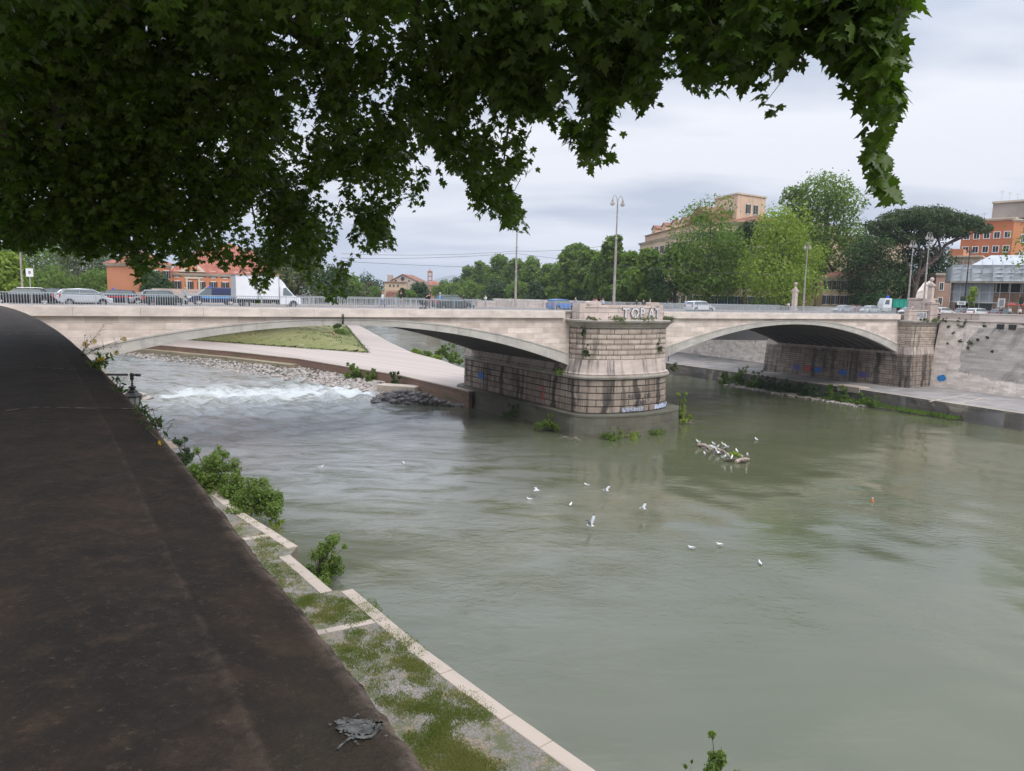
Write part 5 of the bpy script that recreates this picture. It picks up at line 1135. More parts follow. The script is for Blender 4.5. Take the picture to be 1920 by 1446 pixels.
# wires
for i, (a, b, sag, lab) in enumerate(((( 640, 476, 92), (965, 471, 107), .35, 'upper tram wire spanning left from the pier lamp'), ((640, 484, 92), (965, 475, 107), .3, 'lower tram wire spanning left from the pier lamp'), ((965, 471, 107), (1158, 458, 90), .3, 'tram wire rising from the far pier lamp to the near one'), ((965, 475, 107), (1500, 515, 140), .8, 'long tram wire running right from the far pier lamp'), ((640, 490, 92), (1150, 503, 110), .35, 'lowest tram wire crossing the sky above the church'))):
    A_, B_ = Vector(atY(*a)), Vector(atY(*b)); P = []
    for k in range(13): f_ = k/12; p = A_.lerp(B_, f_); P.append((p.x, p.y, p.z-sag*4*f_*(1-f_)))
    m = MB(); m.tube(P, .022, 4); tag(obj('overhead_wire', m, IRON), lab, 'wire', 'overhead tram wires')
# wall lantern
lp = np.array(atY(247, 703, 18.0)); ln = thing('wall_lantern', 'old iron lantern on a long bracket reaching out from below the parapet', 'lantern', tuple(lp), 0)
m = MB(); m.tube([(-3.0, -.5, .02), (-.1, 0, 0)], .030, 6); m.lathe([(.03, -.05), (.05, -.03), (.05, .03), (.03, .05)], 8); m.tube([(.0, 0, 0), (.10, 0, 0)], .03, 8); m.tube([(.1, 0, 0), (.12, 0, 0), (.16, 0, 0), (.2, 0, 0), (.24, 0, 0)], [.02, .045, .03, .045, .008], 8)
m.tube([(-3.0, -.5, -.6), (-1.8, -.3, -.06)], .02, 5); obj('bracket', m, IRON, ln)
m = MB(); m.lathe([(.045, -.02), (.045, -.16), (.02, -.18), (.02, -.24), (.035, -.26), (.02, -.30), (.03, -.33), (.09, -.38), (.10, -.40), (.06, -.45), (.12, -.52), (.13, -.56), (.24, -.66), (.245, -.70), (.21, -.72)], 8); obj('lantern_hood', m, IRON, ln).scale = (1, 1, .8)
m = MB()
for i in range(8):
    a = 2*PI*i/8; m.tube([(.2*math.cos(a), .2*math.sin(a), -.7), (.11*math.cos(a), .11*math.sin(a), -1.2)], .011, 4)
m.lathe([(.12, -1.19), (.13, -1.22), (.08, -1.27), (.02, -1.33)], 8); obj('lantern_frame', m, IRON, ln).scale = (1, 1, .8)
m = MB(); m.lathe([(.19, -.71), (.105, -1.19)], 8); gq = NT('frosted_lantern_glass'); obj('lantern_glass', m, gq.fin((.42, .44, .45), .35), ln).scale = (1, 1, .8)

# pylons with stone balls
def pylon(p, ang, label, k=1.0, z0=2.25, base=True):
    t = thing('stone_pylon', label, 'pylon', p, ang, 'stone ball pylons'); m = MB()
    for z_, z1_, w in ((0, .25, 1.3), (.25, .5, 1.05), (.5, 2.7, .78), (2.7, 2.85, .92), (2.85, 3.05, 1.12), (3.05, 3.25, .8), (1.4, 1.5, .82)): m.b2((-w/2, -w/2, z_*k), (w/2, w/2, z1_*k))
    obj('pillar', m, BAST, t, bevel=.02); m = MB(); m.lathe([(.4, 3.25*k), (.2, 3.4*k), (.12, 3.6*k), (.14, 3.68*k)]+[(.36*math.sin(a), 3.98*k-.36*math.cos(a)) for a in np.linspace(.4, PI-.01, 9)], 14); obj('stone_ball', m, BAST, t, smooth=True); return t
pylon(B(77.0, -.75, 2.25), BA, 'pale stone pylon with a ball on top at the right end of the bridge')
t_ = pylon(B(onbridge(1478, 25), 25, .1), BA, 'smaller looking stone pylon with a ball seen against the yellow green tree', 1.35)
m = MB(); m.b2((-.7, -.02, 2.4), (.2, -.01, 3.4)); pp = B(onbridge(1478, 25), 25, .1)
mo = thing('monument', 'pale stone monument block with a leaning carved slab beside the pylon', 'monument', B(80.5, 2.5, -.05), BA)
m = MB(); m.b2((-2.2, -1.2, 0), (2.2, 1.2, 2.8)); m.b2((-2.4, -1.4, 2.8), (2.4, 1.4, 3.05)); obj('plinth', m, BAST, mo, bevel=.03)
m = MB(); m.xprism([(-1.2, 3.05), (1.2, 3.05), (1.5, 5.9), (1.15, 6.0), (-.9, 4.3)], -.6, .6); obj('carved_slab', m, TRAV, mo, bevel=.05)
m = MB(); m.tube([(-1.0, -.3, 4.3), (-.3, -.3, 4.9), (.5, -.3, 5.6), (1.3, -.3, 6.1)], [.12, .14, .14, .16], 6); obj('carved_arm', m, TRAV, mo)

# ------------------------------------------------------------------ vehicles
def taper(poly, y0, ytop, zb, zt_):
    m = MB(); n_ = len(poly)
    def yw(z): return y0+(ytop-y0)*max(0, min(1, (z-zb)/(zt_-zb)))
    vs = [(p[0], -yw(p[1]), p[1]) for p in poly]+[(p[0], yw(p[1]), p[1]) for p in poly]
    m.add(vs, [tuple(range(n_)), tuple(range(2*n_-1, n_-1, -1))]+[((i+1) % n_, i, n_+i, n_+(i+1) % n_) for i in range(n_)]); return m
def wheel(t, x, y, r_, sg):
    m = MB(); 
    pr = [(r_*.62, -.10), (r_*.93, -.11), (r_, -.07), (r_, .07), (r_*.93, .11), (r_*.62, .10)]
    vs = []; N_ = 18
    for a, b in pr:
        for j in range(N_): q = 2*PI*j/N_; vs.append((a*math.cos(q), b, a*math.sin(q)))
    m.add(vs, [(i*N_+j, i*N_+(j+1) % N_, (i+1)*N_+(j+1) % N_, (i+1)*N_+j) for i in range(5) for j in range(N_)])
    w = obj('wheel', m, TYRE, t, smooth=False); w.location = (x, y, r_)
    m = MB(); m.tube([(0, -.06*1, 0), (0, .085*1, 0)], r_*.22, 10)
    for j in range(6):
        q = 2*PI*j/6; m.tube([(0, .05*sg, 0), (r_*.62*math.cos(q), .075*sg, r_*.62*math.sin(q))], r_*.09, 4)
    vs = []
    for a, b in ((r_*.56, .08*sg), (r_*.64, .09*sg)):
        for j in range(N_): q = 2*PI*j/N_; vs.append((a*math.cos(q), b, a*math.sin(q)))
    m.add(vs, [(j, (j+1) % N_, N_+(j+1) % N_, N_+j) for j in range(N_)])
    obj('rim', m, RIM, w)
LAMPR = NT('tail_lamp').fin((.45, .02, .02), .3); LAMPW = NT('head_lamp').fin((.7, .7, .7), .15); BLUEL = NT('blue_beacon').fin((.02, .08, .6), .2)
CGL = NT('car_glass').fin((.13, .16, .17), .08)
def car(label, px, lane, col, L=4.1, H=1.48, belt=.92, hood=.95, rear=.15, ws=.62, rw_=.35, W=1.72, face=1, z=0.0, rr_=.31, beacon=False, stripe=None, name='parked_car', cat='car', metal=.4, at=None, rot=None, group='cars on the bridge', rails=False):
    if at is None: p = B(onbridge(px, lane), lane, z); a = BA+(0 if face > 0 else PI)
    else: p = at; a = rot
    t = thing(name, label, cat, p, a, group); h = L/2; wb0, wb1 = -h+.72, h-.82
    ca = []
    for c_ in (wb1, wb0):
        ca += [(c_+(rr_+.06)*math.cos(q), rr_+(rr_+.06)*math.sin(q)) for q in np.linspace(0, PI, 9)]
    poly = [(-h+.04, .28), (-h, .55), (-h+.03, belt-.12), (-h+rear, belt+.02), (h-hood-ws+.1, belt), (h-hood+.1, belt-.02), (h-.32, .74), (h-.05, .60), (h, .42), (h-.04, .22)]+[(x_, max(.2, z_)) for x_, z_ in ca]
    m = taper(poly, W/2, W/2-.06, .5, belt+.2); PM = paint(name+'_paint', col, metal); obj('body', m, PM, t, bevel=.035)
    zr = H; r1 = -h+rear+rw_; f1 = h-hood-ws
    gp_ = [(-h+rear+.02, belt), (r1-.06, zr-.20), (r1+.12, zr-.12), ((r1*.45+f1*.55), zr-.04), (f1-.05, zr-.09), (h-hood, belt)]
    m = taper(gp_, W/2-.07, W/2-.24, belt, zr); obj('windows', m, CGL, t)
    rf = [(r1-.14, zr-.20), (r1+.02, zr-.09), ((r1*.45+f1*.55), zr), (f1-.05, zr-.06), (f1+.06, zr-.13), (f1, zr-.16), ((r1*.45+f1*.55), zr-.10), (r1, zr-.20)]
    m = taper(rf, W/2-.20, W/2-.25, zr-.1, zr); obj('roof', m, PM, t, bevel=.02)
    m = MB()
    for sg in (-1, 1):
        yb, yt = sg*(W/2-.075), sg*(W/2-.235)
        for (xa, xb, w) in ((h-hood-.03, f1, .035), (-h+rear+.05, r1-.02, .04), ((f1+r1)/2+.12, (f1+r1)/2+.08, .022)): m.tube([(xa, yb, belt-.01), (xb, yt, zr-.07)], w, 4)
        if L > 3.9: m.tube([(r1+.12-.32, yb, belt-.01), (r1+.18, yt, zr-.07)], .04, 4)
    obj('pillars', m, PM, t)
    if rails:
        m = MB()
        for sg in (-1, 1): m.tube([(r1, sg*.6, zr-.0), (r1+.1, sg*.6, zr+.05), (f1-.2, sg*.6, zr+.05), (f1-.1, sg*.6, zr)], .02, 4)
        obj('roof_rails', m, RIM, t)
    for x_ in (wb0, wb1):
        for sg in (-1, 1): wheel(t, x_, sg*(W/2-.11), rr_, sg)
    for sg in (-1, 1):
        m = MB(); m.b2((h-.30, sg*(W/2-.32)-.16, .58), (h-.02, sg*(W/2-.16)+.02*sg+.0, .72)); obj('headlight', m, LAMPW, t, bevel=.03)
        m = MB(); m.b2((-h-.015, sg*(W/2-.13)-.10, belt-.30), (-h+.14, sg*(W/2-.13)+.115, belt+.06)); obj('tail_light', m, LAMPR, t, bevel=.02)
        m = MB(); m.box((h-hood-.12, sg*(W/2+.06), belt+.08), (.14, .16, .12)); obj('wing_mirror', m, PM, t, bevel=.02)
    m = MB(); m.b2((-h+.9, -W/2+.12, .16), (h-.9, W/2-.12, .3)); obj('underbody', m, TYRE, t)
    m = MB(); m.b2((h-.03, -.5, .34), (h+.012, .5, .48)); obj('grille', m, DARKG, t)
    if stripe:
        m = MB(); m.b2((-h+.2, -W/2-.008, belt-.22), (h-.9, W/2+.008, belt-.10)); obj('side_stripe', m, stripe, t)
    if beacon:
        m = MB(); m.lathe([(.10, zr), (.12, zr+.06), (.09, zr+.15), (.02, zr+.18)], 10, (.1, 0, 0)); obj('beacon', m, BLUEL, t)
    return t
NEAR, FAR = 5.2, 16.5
SILV = (.50, .52, .56)
car('silver hatchback on the bridge nearest the left edge railing', 170, NEAR, SILV, L=4.05, H=1.55, belt=.98, hood=.72, rear=.08, rw_=.22, ws=.85)
car('black estate car at the far left of the bridge', 50, 8.4, (.02, .022, .025), L=4.8, H=1.46, hood=1.25, rear=.35, rw_=.45, ws=.7, face=-1, rails=True)
car('dark grey car half hidden behind the black estate car', 100, 16.5, (.05, .05, .055), L=4.5, H=1.5, face=-1)
car('small pale silver car tucked behind the silver hatchback', 132, 9.5, (.6, .62, .66), L=3.8, H=1.45, face=-1)
car('dark blue patrol car with a red stripe and a blue roof light', 222, 16.0, (.015, .02, .05), L=4.4, H=1.5, face=-1, beacon=True, stripe=flat('red_stripe', (.5, .03, .03)), name='patrol_car')
car('grey car behind the small dark hatchback', 292, 15.5, (.28, .29, .31), L=4.5, H=1.6, face=-1)
car('small dark green black hatchback right of the silver one', 315, NEAR, (.02, .028, .028), L=3.7, H=1.5, hood=.8, rear=.06, rw_=.15, ws=.8)
car('dark green estate car in the middle of the left arch', 848, NEAR, (.035, .05, .048), L=4.7, H=1.62, belt=1.0, hood=1.15, rear=.15, rw_=.3, ws=.75, rails=True)
car('bright blue compact car left of the pier parapet', 1049, NEAR, (.03, .16, .50), L=3.8, H=1.5, hood=.8, rear=.08, rw_=.2, ws=.75, metal=.1)
car('white sport utility car just right of the pier', 1304, 5.5, (.72, .73, .75), L=4.6, H=1.66, belt=1.05, hood=1.1, rear=.1, rw_=.35, ws=.7, rr_=.36, metal=0)
car('silver saloon on the right arch below the ochre house', 1568, 12.5, (.5, .52, .54), L=4.2, H=1.45, face=-1)
car('red topped car on the right arch beyond the silver saloon', 1590, 18.5, (.35, .04, .04), L=4.1, H=1.45, face=-1)
car('white estate car on the right arch left of the green lorry', 1618, 12.8, (.65, .66, .68), L=4.5, H=1.5, face=-1, metal=0)
car('pale silver car near the right end of the bridge railing', 1690, 6.0, (.58, .6, .62), L=4.3, H=1.4, face=-1)
car('white car behind the abutment parapet', 1735, 5.0, (.75, .76, .78), L=4.6, H=1.6, belt=1.0, hood=.9, metal=0, face=-1)
for (xp, Yp, c_, L_, lab, an) in ((1771, 129, (.75, .75, .76), 3.7, 'small white car beyond the parapet right of the pylon', .2), (1836, 122, (.72, .73, .74), 4.2, 'white car with only its roof above the embankment parapet', .25), (1880, 121, (.12, .13, .15), 4.3, 'dark car above the embankment parapet at the far right', .25), (1858, 134, (.03, .03, .035), 4.2, 'black car parked under the scaffolded building', .1), (1812, 136, (.3, .31, .33), 4.2, 'grey car behind the little bright green tree', .15), (1540, 178, (.25, .26, .28), 4.2, 'grey parked car before the ochre house', 0)):
    p = atY(xp, 574, Yp); car(lab, 0, 0, c_, L=L_, at=(p[0], Yp, -.02), rot=an+BA*.2, group='cars on the right bank road', metal=.2)
# patrol van
def van(label, px, lane, face=-1):
    t = thing('patrol_van', label, 'van', B(onbridge(px, lane), lane, 0), BA+(PI if face < 0 else 0)); DB = paint('dark_blue_paint', (.02, .03, .09)); h = 2.5
    poly = [(-h, .3), (-h, 1.0), (-h+.02, 1.1), (h-1.1, 1.1), (h-.3, .95), (h, .7), (h, .3)]
    for c_ in (h-.9, -h+.9): poly += [(c_+.4*math.cos(q), max(.3, .33+.4*math.sin(q))) for q in np.linspace(.0, PI, 9)]
    obj('body', taper(poly, .95, .93, .5, 1.1), DB, t, bevel=.04)
    obj('cargo_sides', taper([(-h, 1.1), (-h+.05, 1.85), (h-2.3, 1.9), (h-2.2, 1.1)], .94, .84, 1.1, 1.9), DB, t, bevel=.03)
    obj('cab_windows', taper([(h-2.2, 1.1), (h-2.3, 1.85), (h-1.75, 1.85), (h-.85, 1.1)], .90, .78, 1.1, 1.9), CGL, t)
    obj('roof', taper([(-h+.05, 1.86), (h-1.7, 1.86), (h-1.85, 1.95), (-h+.1, 1.95)], .84, .78, 1.86, 1.95), DB, t)
    m = MB(); m.b2((-h+.3, -.958, .78), (h-1.2, .958, .98)); obj('side_stripe', m, flat('light_blue', (.12, .35, .7)), t)
    m = MB(); m.b2((-h+.3, -.955, 1.02), (h-2.4, .955, 1.06)); obj('side_stripe', m, WHITEP, t)
    m = MB(); m.lathe([(.12, 1.95), (.13, 2.0), (.1, 2.1), (.02, 2.13)], 10, (h-2.2, 0, 0)); obj('beacon', m, BLUEL, t)
    for x_ in (h-.9, -h+.9):
        for sg in (-1, 1): wheel(t, x_, sg*.82, .34, sg)
    for sg in (-1, 1): m = MB(); m.b2((h-.25, sg*.62-.2, .75), (h+.01, sg*.62+.2, .95)); obj('headlight', m, LAMPW, t, bevel=.03)
    return t
van('dark blue patrol van with light blue stripe and blue beacon behind the white truck', 404, 15.5)
# white box truck
t = thing('box_truck', 'white box truck crossing the left arch', 'truck', B(onbridge(502, 5.6), 5.6, 0), BA)
TW = plain('truck_white', (.74, .76, .80), .45, .05, 1)
m = MB(); m.b2((-3.1, -1.08, .85), (1.05, 1.08, 3.15)); bx_ = obj('cargo_box', m, TW, t, bevel=.03)
m = MB()
for x_ in (-3.08, 1.03, -1.0): m.b2((x_-.04, -1.10, .85), (x_+.04, 1.10, 3.17))
m.b2((-3.12, -1.10, .83), (1.07, 1.10, .93)); m.b2((-3.12, -1.10, 3.08), (1.07, 1.10, 3.17)); obj('edge_trim', m, plain('alloy_trim', (.45, .47, .5), .4, .1, 2, .5), bx_)
m = MB(); m.b2((-3.14, -.9, 1.0), (-3.11, .9, 3.0)); obj('rear_door', m, plain('grey_panel', (.5, .5, .52), .5, .1, 2), bx_)
obj('cab', taper([(1.15, .35), (1.15, 2.15), (1.75, 2.2), (2.55, 1.25), (3.15, 1.05), (3.25, .8), (3.25, .35)]+[(2.45+.42*math.cos(q), max(.35, .36+.42*math.sin(q))) for q in np.linspace(0, PI, 9)], .98, .84, 1.2, 2.2), TW, t, bevel=.04)
obj('cab_windows', taper([(1.45, 1.3), (1.5, 2.0), (1.74, 2.05), (2.42, 1.3)], 1.0, .88, 1.3, 2.1), CGL, t)
obj('windscreen', taper([(1.78, 2.12), (2.56, 1.27), (2.60, 1.31), (1.82, 2.18)], .86, .80, 1.27, 2.2), CGL, t)
obj('wind_deflector', taper([(1.1, 2.15), (1.1, 2.9), (1.3, 2.85), (1.8, 2.25), (1.75, 2.18)], .8, .7, 2.2, 2.9), TW, t, bevel=.03)
m = MB(); m.b2((-3.0, -.5, .55), (1.2, .5, .82)); m.b2((-1.2, -1.0, .45), (.3, -.85, .75)); m.b2((-1.2, .85, .45), (.3, 1.0, .75)); obj('chassis', m, DARKG, t)
for x_ in (-2.1, 2.45):
    for sg in (-1, 1): wheel(t, x_, sg*.86, .36, sg)
for sg in (-1, 1): m = MB(); m.b2((3.0, sg*.7-.18, .8), (3.26, sg*.7+.18, 1.02)); obj('headlight', m, LAMPW, t, bevel=.03)
# green tipper lorry
p = atY(1690, 574, 146); t = thing('tipper_lorry', 'lorry with a long green tipping body and white cab with blue beacon', 'truck', (p[0], 146, -.02), PI)
m = MB(); m.xprism([(-4.6, 1.2), (-4.6, 2.95), (2.2, 2.95), (2.3, 1.2)], -1.2, 1.2); obj('tipper_body', m, flat('green_tipper', (.02, .32, .24)), t, bevel=.03)
m = MB()
for i in range(8): m.b2((-4.4+i*.9, -1.26, 1.2), (-4.3+i*.9, 1.26, 2.9))
m.b2((-4.65, -1.27, 2.8), (2.25, 1.27, 2.97)); obj('body_ribs', m, flat('green_rib', (.015, .24, .18)), t)
m = MB(); m.xprism([(2.6, .5), (2.6, 3.0), (3.9, 3.05), (4.3, 2.0), (4.4, .5)], -1.2, 1.2); obj('cab', m, TW, t, bevel=.05)
m = MB(); m.xprism([(3.1, 1.8), (3.1, 2.7), (3.8, 2.7), (4.05, 1.8)], -1.22, 1.22); obj('cab_windows', m, CGL, t)
m = MB(); m.lathe([(.25, 3.05), (.28, 3.2), (.22, 3.5), (.04, 3.6)], 10, (2.9, 0, 0)); obj('beacon', m, BLUEL, t)
m = MB(); m.b2((-4.4, -.5, .7), (3.5, .5, 1.2)); obj('chassis', m, DARKG, t)
for x_ in (-3.4, -2.2, 3.4):
    for sg in (-1, 1): wheel(t, x_, sg*1.0, .48, sg)
# bicycles on the right quay
def bike(x, y, label, lie):
    t = thing('bicycle', label, 'bicycle', onz(x, y, RQ+.02), random.uniform(0, 3), 'green bicycles left on the quay'); GN = flat('bike_green', (.03, .42, .22))
    for x_ in (-.52, .52):
        P = [(x_+.33*math.cos(q), 0, .33+.33*math.sin(q)) for q in np.linspace(0, 2*PI, 15)]; m = MB(); m.tube(P, .03, 4, cap=False); obj('wheel', m, TYRE, t)
    m = MB()
    for a, b in (((-.52, 0, .33), (-.15, 0, .35)), ((-.15, 0, .35), (-.25, 0, .8)), ((-.52, 0, .33), (-.22, 0, .72)), ((-.15, 0, .35), (.35, 0, .75)), ((-.22, 0, .72), (.35, 0, .8)), ((.52, 0, .33), (.33, 0, .95))): m.tube([a, b], .035, 5)
    obj('frame', m, GN, t); m = MB(); m.tube([(.33, -.28, 1.0), (.33, .28, 1.0)], .025, 5); obj('handlebar', m, IRON, t); m = MB(); m.b2((-.38, -.07, .8), (-.12, .07, .87)); obj('saddle', m, IRON, t, bevel=.02)
    if lie: t.rotation_euler = (PI/2*.93, 0, random.uniform(0, 3))
bike(1303, 664, 'green bicycle standing on the quay beyond the right arch', False); bike(1316, 670, 'green bicycle lying flat on the quay beyond the right arch', True)

# ------------------------------------------------------------------ people
def skinmesh(name, V, Ed, R, mat, parent, sub=1):
    me = bpy.data.meshes.new(name); me.from_pydata(V, Ed, []); o = bpy.data.objects.new(name, me); COL.objects.link(o)
    if parent: o.parent = parent
    me.materials.append(mat); o.modifiers.new('skin', 'SKIN'); sk = me.skin_vertices[0].data if me.skin_vertices else None
    if sk is None:
        bpy.context.view_layer.objects.active = o; bm = bmesh.new(); bm.from_mesh(me); bm.verts.layers.skin.verify(); bm.to_mesh(me); bm.free(); sk = me.skin_vertices[0].data
    for i, r_ in enumerate(R): sk[i].radius = (r_, r_) if not isinstance(r_, tuple) else r_
    sk[0].use_root = True; s_ = o.modifiers.new('sub', 'SUBSURF'); s_.levels = sub; s_.render_levels = sub; return o
def person(label, loc, rz, top=(.5, .5, .5), legs=(.1, .1, .12), hair=(.06, .04, .03), pose='stand', h=1.72, group=None, bag=None, shorts=False):
    t = thing('person', label, 'person', loc, rz, group); k = h/1.75
    st_ = .28 if pose == 'walk' else .03
    J = dict(pel=(0, 0, .95), sp=(0, 0, 1.18), ch=(.02, 0, 1.38), nk=(.03, 0, 1.52), hd=(.05, 0, 1.64), ht=(.05, 0, 1.72))
    if pose == 'lean': J.update(ch=(.12, 0, 1.34), nk=(.18, 0, 1.46), hd=(.22, 0, 1.57), ht=(.23, 0, 1.66))
    if pose == 'sit': 
        for a in J: J[a] = (J[a][0], 0, J[a][2]-.9+.08)
    def leg(sg, f_):
        if pose == 'sit': return [(0.02, sg*.1, .06), (.45, sg*.12, .10), (.50, sg*.12, -.36), (.62, sg*.12, -.40)]
        return [(0, sg*.10, .90), (st_*f_*.55+.04, sg*.10, .50), (st_*f_-.02, sg*.10, .08+(.05 if f_ < 0 and pose == 'walk' else 0)), (st_*f_+.14, sg*.11, .03)]
    z0 = J['ch'][2]
    def arm(sg, f_):
        x0 = J['ch'][0]
        if pose == 'lean': return [(x0, sg*.19, z0+.03), (x0+.1, sg*.24, z0-.22), (x0+.36, sg*.2, z0-.26), (x0+.44, sg*.18, z0-.25)]
        if pose == 'phone': return [(x0, sg*.19, z0+.03), (x0+.02, sg*.24, z0-.25), (x0+.24, sg*.12, z0-.02), (x0+.28, sg*.1, z0+.06)]
        if pose == 'sit': return [(x0, sg*.19, z0+.03), (x0, sg*.24, z0-.26), (x0+.22, sg*.18, z0-.38), (x0+.3, sg*.17, z0-.4)]
        return [(x0, sg*.19, z0+.03), (x0-f_*st_*.25, sg*.24, z0-.26), (x0-f_*st_*.5+.05, sg*.24, z0-.50), (x0-f_*st_*.5+.08, sg*.23, z0-.60)]
    V = [J[a] for a in ('pel', 'sp', 'ch', 'nk', 'hd', 'ht')]; Ed = [(i, i+1) for i in range(5)]; R = [.12, .115, .13, .055, .095, .06]
    for sg, f_ in ((-1, 1), (1, -1)):
        b = len(V); V += leg(sg, f_); Ed += [(0, b), (b, b+1), (b+1, b+2), (b+2, b+3)]; R += [.085, .055, .04, .035]
        b = len(V); V += arm(sg, f_); Ed += [(2, b), (b, b+1), (b+1, b+2), (b+2, b+3)]; R += [.05, .04, .032, .028]
    V = [tuple(q*k for q in v) for v in V]; skinmesh('body', V, Ed, [r_*k for r_ in R], SKIN, t)
    # clothes follow the body
    V = [J['pel'], J['sp'], J['ch'], (J['nk'][0], 0, J['nk'][2]-.05)]; Ed = [(0, 1), (1, 2), (2, 3)]; R = [.145, .14, .155, .07]
    for sg, f_ in ((-1, 1), (1, -1)): a = arm(sg, f_); b = len(V); V += a[:2]+[tuple((a[1][i]*.3+a[2][i]*.7) for i in range(3))]; Ed += [(2, b), (b, b+1), (b+1, b+2)]; R += [.075, .058, .05]
    skinmesh('shirt', [tuple(q*k for q in v) for v in V], Ed, [r_*k for r_ in R], plain('shirt', top, .85, .15, 6), t)
    V = [J['pel'], (J['pel'][0], 0, J['pel'][2]+.08)]; Ed = [(0, 1)]; R = [.14, .13]
    for sg, f_ in ((-1, 1), (1, -1)): a = leg(sg, f_)[:3]; b = len(V); V += a; Ed += [(0, b), (b, b+1), (b+1, b+2)]; R += [.10, .075, .058]
    skinmesh('trousers', [tuple(q*k for q in v) for v in V], Ed, [r_*k for r_ in R], plain('trousers', legs, .9, .15, 6), t)
    hx, _, hz = J['hd']; m = MB(); pr = [(.02, .125), (.07, .115), (.105, .07), (.112, .02), (.10, -.03), (.03, -.04)]; m.lathe([(a*k, b*k) for a, b in pr], 10, ((hx-.022)*k, 0, (hz+.03)*k)); obj('hair', m, plain('hair', hair, .8, .2, 9), t, smooth=True)
    m = MB(); m.tube([((hx+.085)*k, 0, (hz+.01)*k), ((hx+.118)*k, 0, (hz-.025)*k)], [.012, .018], 5); obj('nose', m, SKIN, t)
    if bag: m = MB(); m.box((-.2*k, 0, 1.25*k), (.18, .32, .42)); obj('backpack', m, flat('bag', bag), t, bevel=.05)
    return t
Zp = .13
def PB(x, back=1.5): return B(onbridge(x, back), back, Zp)
person('person in a light blue shirt walking behind the small dark hatchback', PB(352, 21.5), BA, (.30, .45, .62), (.03, .03, .04), (.45, .35, .2), 'walk')
person('person in a white patterned shirt and blue jeans walking right on the left arch', PB(717), BA, (.62, .66, .74), (.13, .18, .30), (.45, .22, .14), 'walk', 1.72)
person('person in a black T shirt and grey trousers behind the railing', PB(752, 1.9), BA+PI, (.012, .012, .014), (.30, .30, .31), (.12, .07, .05), 'walk', 1.85)
person('person all in black pushing a stroller on the left arch', PB(798, 1.4), BA, (.012, .012, .014), (.014, .014, .018), (.02, .02, .02), 'lean', 1.68)
person('person in dark clothes with reddish hair beside the stroller', PB(804, 1.9), BA+PI, (.03, .03, .035), (.16, .15, .15), (.16, .06, .04), 'stand', 1.72)
person('person in a bright blue shirt and green trousers left of the dark estate car', PB(823, 1.4), BA-.6, (.16, .36, .72), (.03, .05, .045), (.55, .5, .48), 'stand', 1.78)
person('person in black seen behind the bonnet of the dark estate car', PB(867, 21.5), BA, (.015, .015, .018), (.03, .03, .04), (.1, .06, .04), 'walk', 1.75)
person('person with reddish hair and a white top in front of the graffitied far parapet', PB(908, 14), BA+PI, (.7, .7, .72), (.4, .4, .42), (.22, .08, .05), 'phone', 1.72)
person('person in a blue top half hidden behind the end of the railing', PB(1076, 2.2), BA+PI, (.3, .36, .45), (.1, .1, .14), (.5, .42, .36), 'lean', 1.6)
for x_, bk, lab, c_, hc in ((1107, .8, 'person in navy turning round at the left of the pier parapet', (.03, .05, .14), (.25, .1, .06)), (1113, .6, 'person in a red and white top beside the one in navy', (.5, .25, .25), (.2, .1, .08)), (1121, .9, 'person in black in the middle of the little group behind the parapet', (.015, .015, .02), (.03, .02, .02)), (1125, .5, 'person in light blue at the right of the little group', (.35, .5, .65), (.3, .15, .1)), (1187, 1.0, 'person with long black hair right of the pier lamp post', (.02, .02, .02), (.01, .01, .01)), (1200, .9, 'person in a dark jacket behind the lettering on the parapet', (.03, .04, .055), (.05, .04, .04)), (1212, .7, 'grey haired person behind the coping block of the pier', (.05, .06, .1), (.4, .38, .36))):
    person(lab, B(onbridge(x_, bk+1.6), bk+1.6, .05), BA+random.uniform(0, 3), c_, (.05, .05, .07), hc, 'stand', random.uniform(1.55, 1.7))
person('person in blue and white walking behind the white sport utility car', PB(1277, 21.5), BA, (.35, .45, .65), (.4, .4, .4), (.5, .3, .2), 'walk')
person('person in a white top near the far stone pylon', PB(1468, 21), BA+PI, (.75, .75, .75), (.1, .1, .12), (.08, .05, .04), 'lean')
person('person in navy sitting on the abutment parapet', B(onbridge(1728, -.7), -.75, .98), BA+1.2, (.02, .025, .05), (.03, .03, .05), (.15, .05, .04), 'sit')
person('person leaning behind the end of the right railing', PB(1698, 1.2), BA+2, (.6, .6, .62), (.05, .05, .05), (.25, .12, .1), 'lean')
for x_, Y_, lab, c_ in ((1878, 118, 'person in black walking behind the right embankment parapet', (.02, .02, .025)), (1894, 118.5, 'person in pale grey beside the one in black at the right edge', (.55, .58, .62)), (1913, 117, 'person in a white top at the right picture edge', (.72, .68, .62))):
    p = atY(x_, 574, Y_); person(lab, (p[0], Y_, -.02), 1.0, c_, (.08, .08, .1), (.4, .3, .22), 'walk')
q_ = onz(626, 618, -8.6); hz_ = mh(q_[0], q_[1])
person('person sitting on the grass slope of the island in a reddish top', (onz(626, 620, -8.7)[0], onz(626, 620, -8.7)[1], (mh(*onz(626, 620, -8.7)[:2]) or -9)+.3), 2, (.5, .18, .15), (.08, .07, .06), (.1, .07, .05), 'sit')
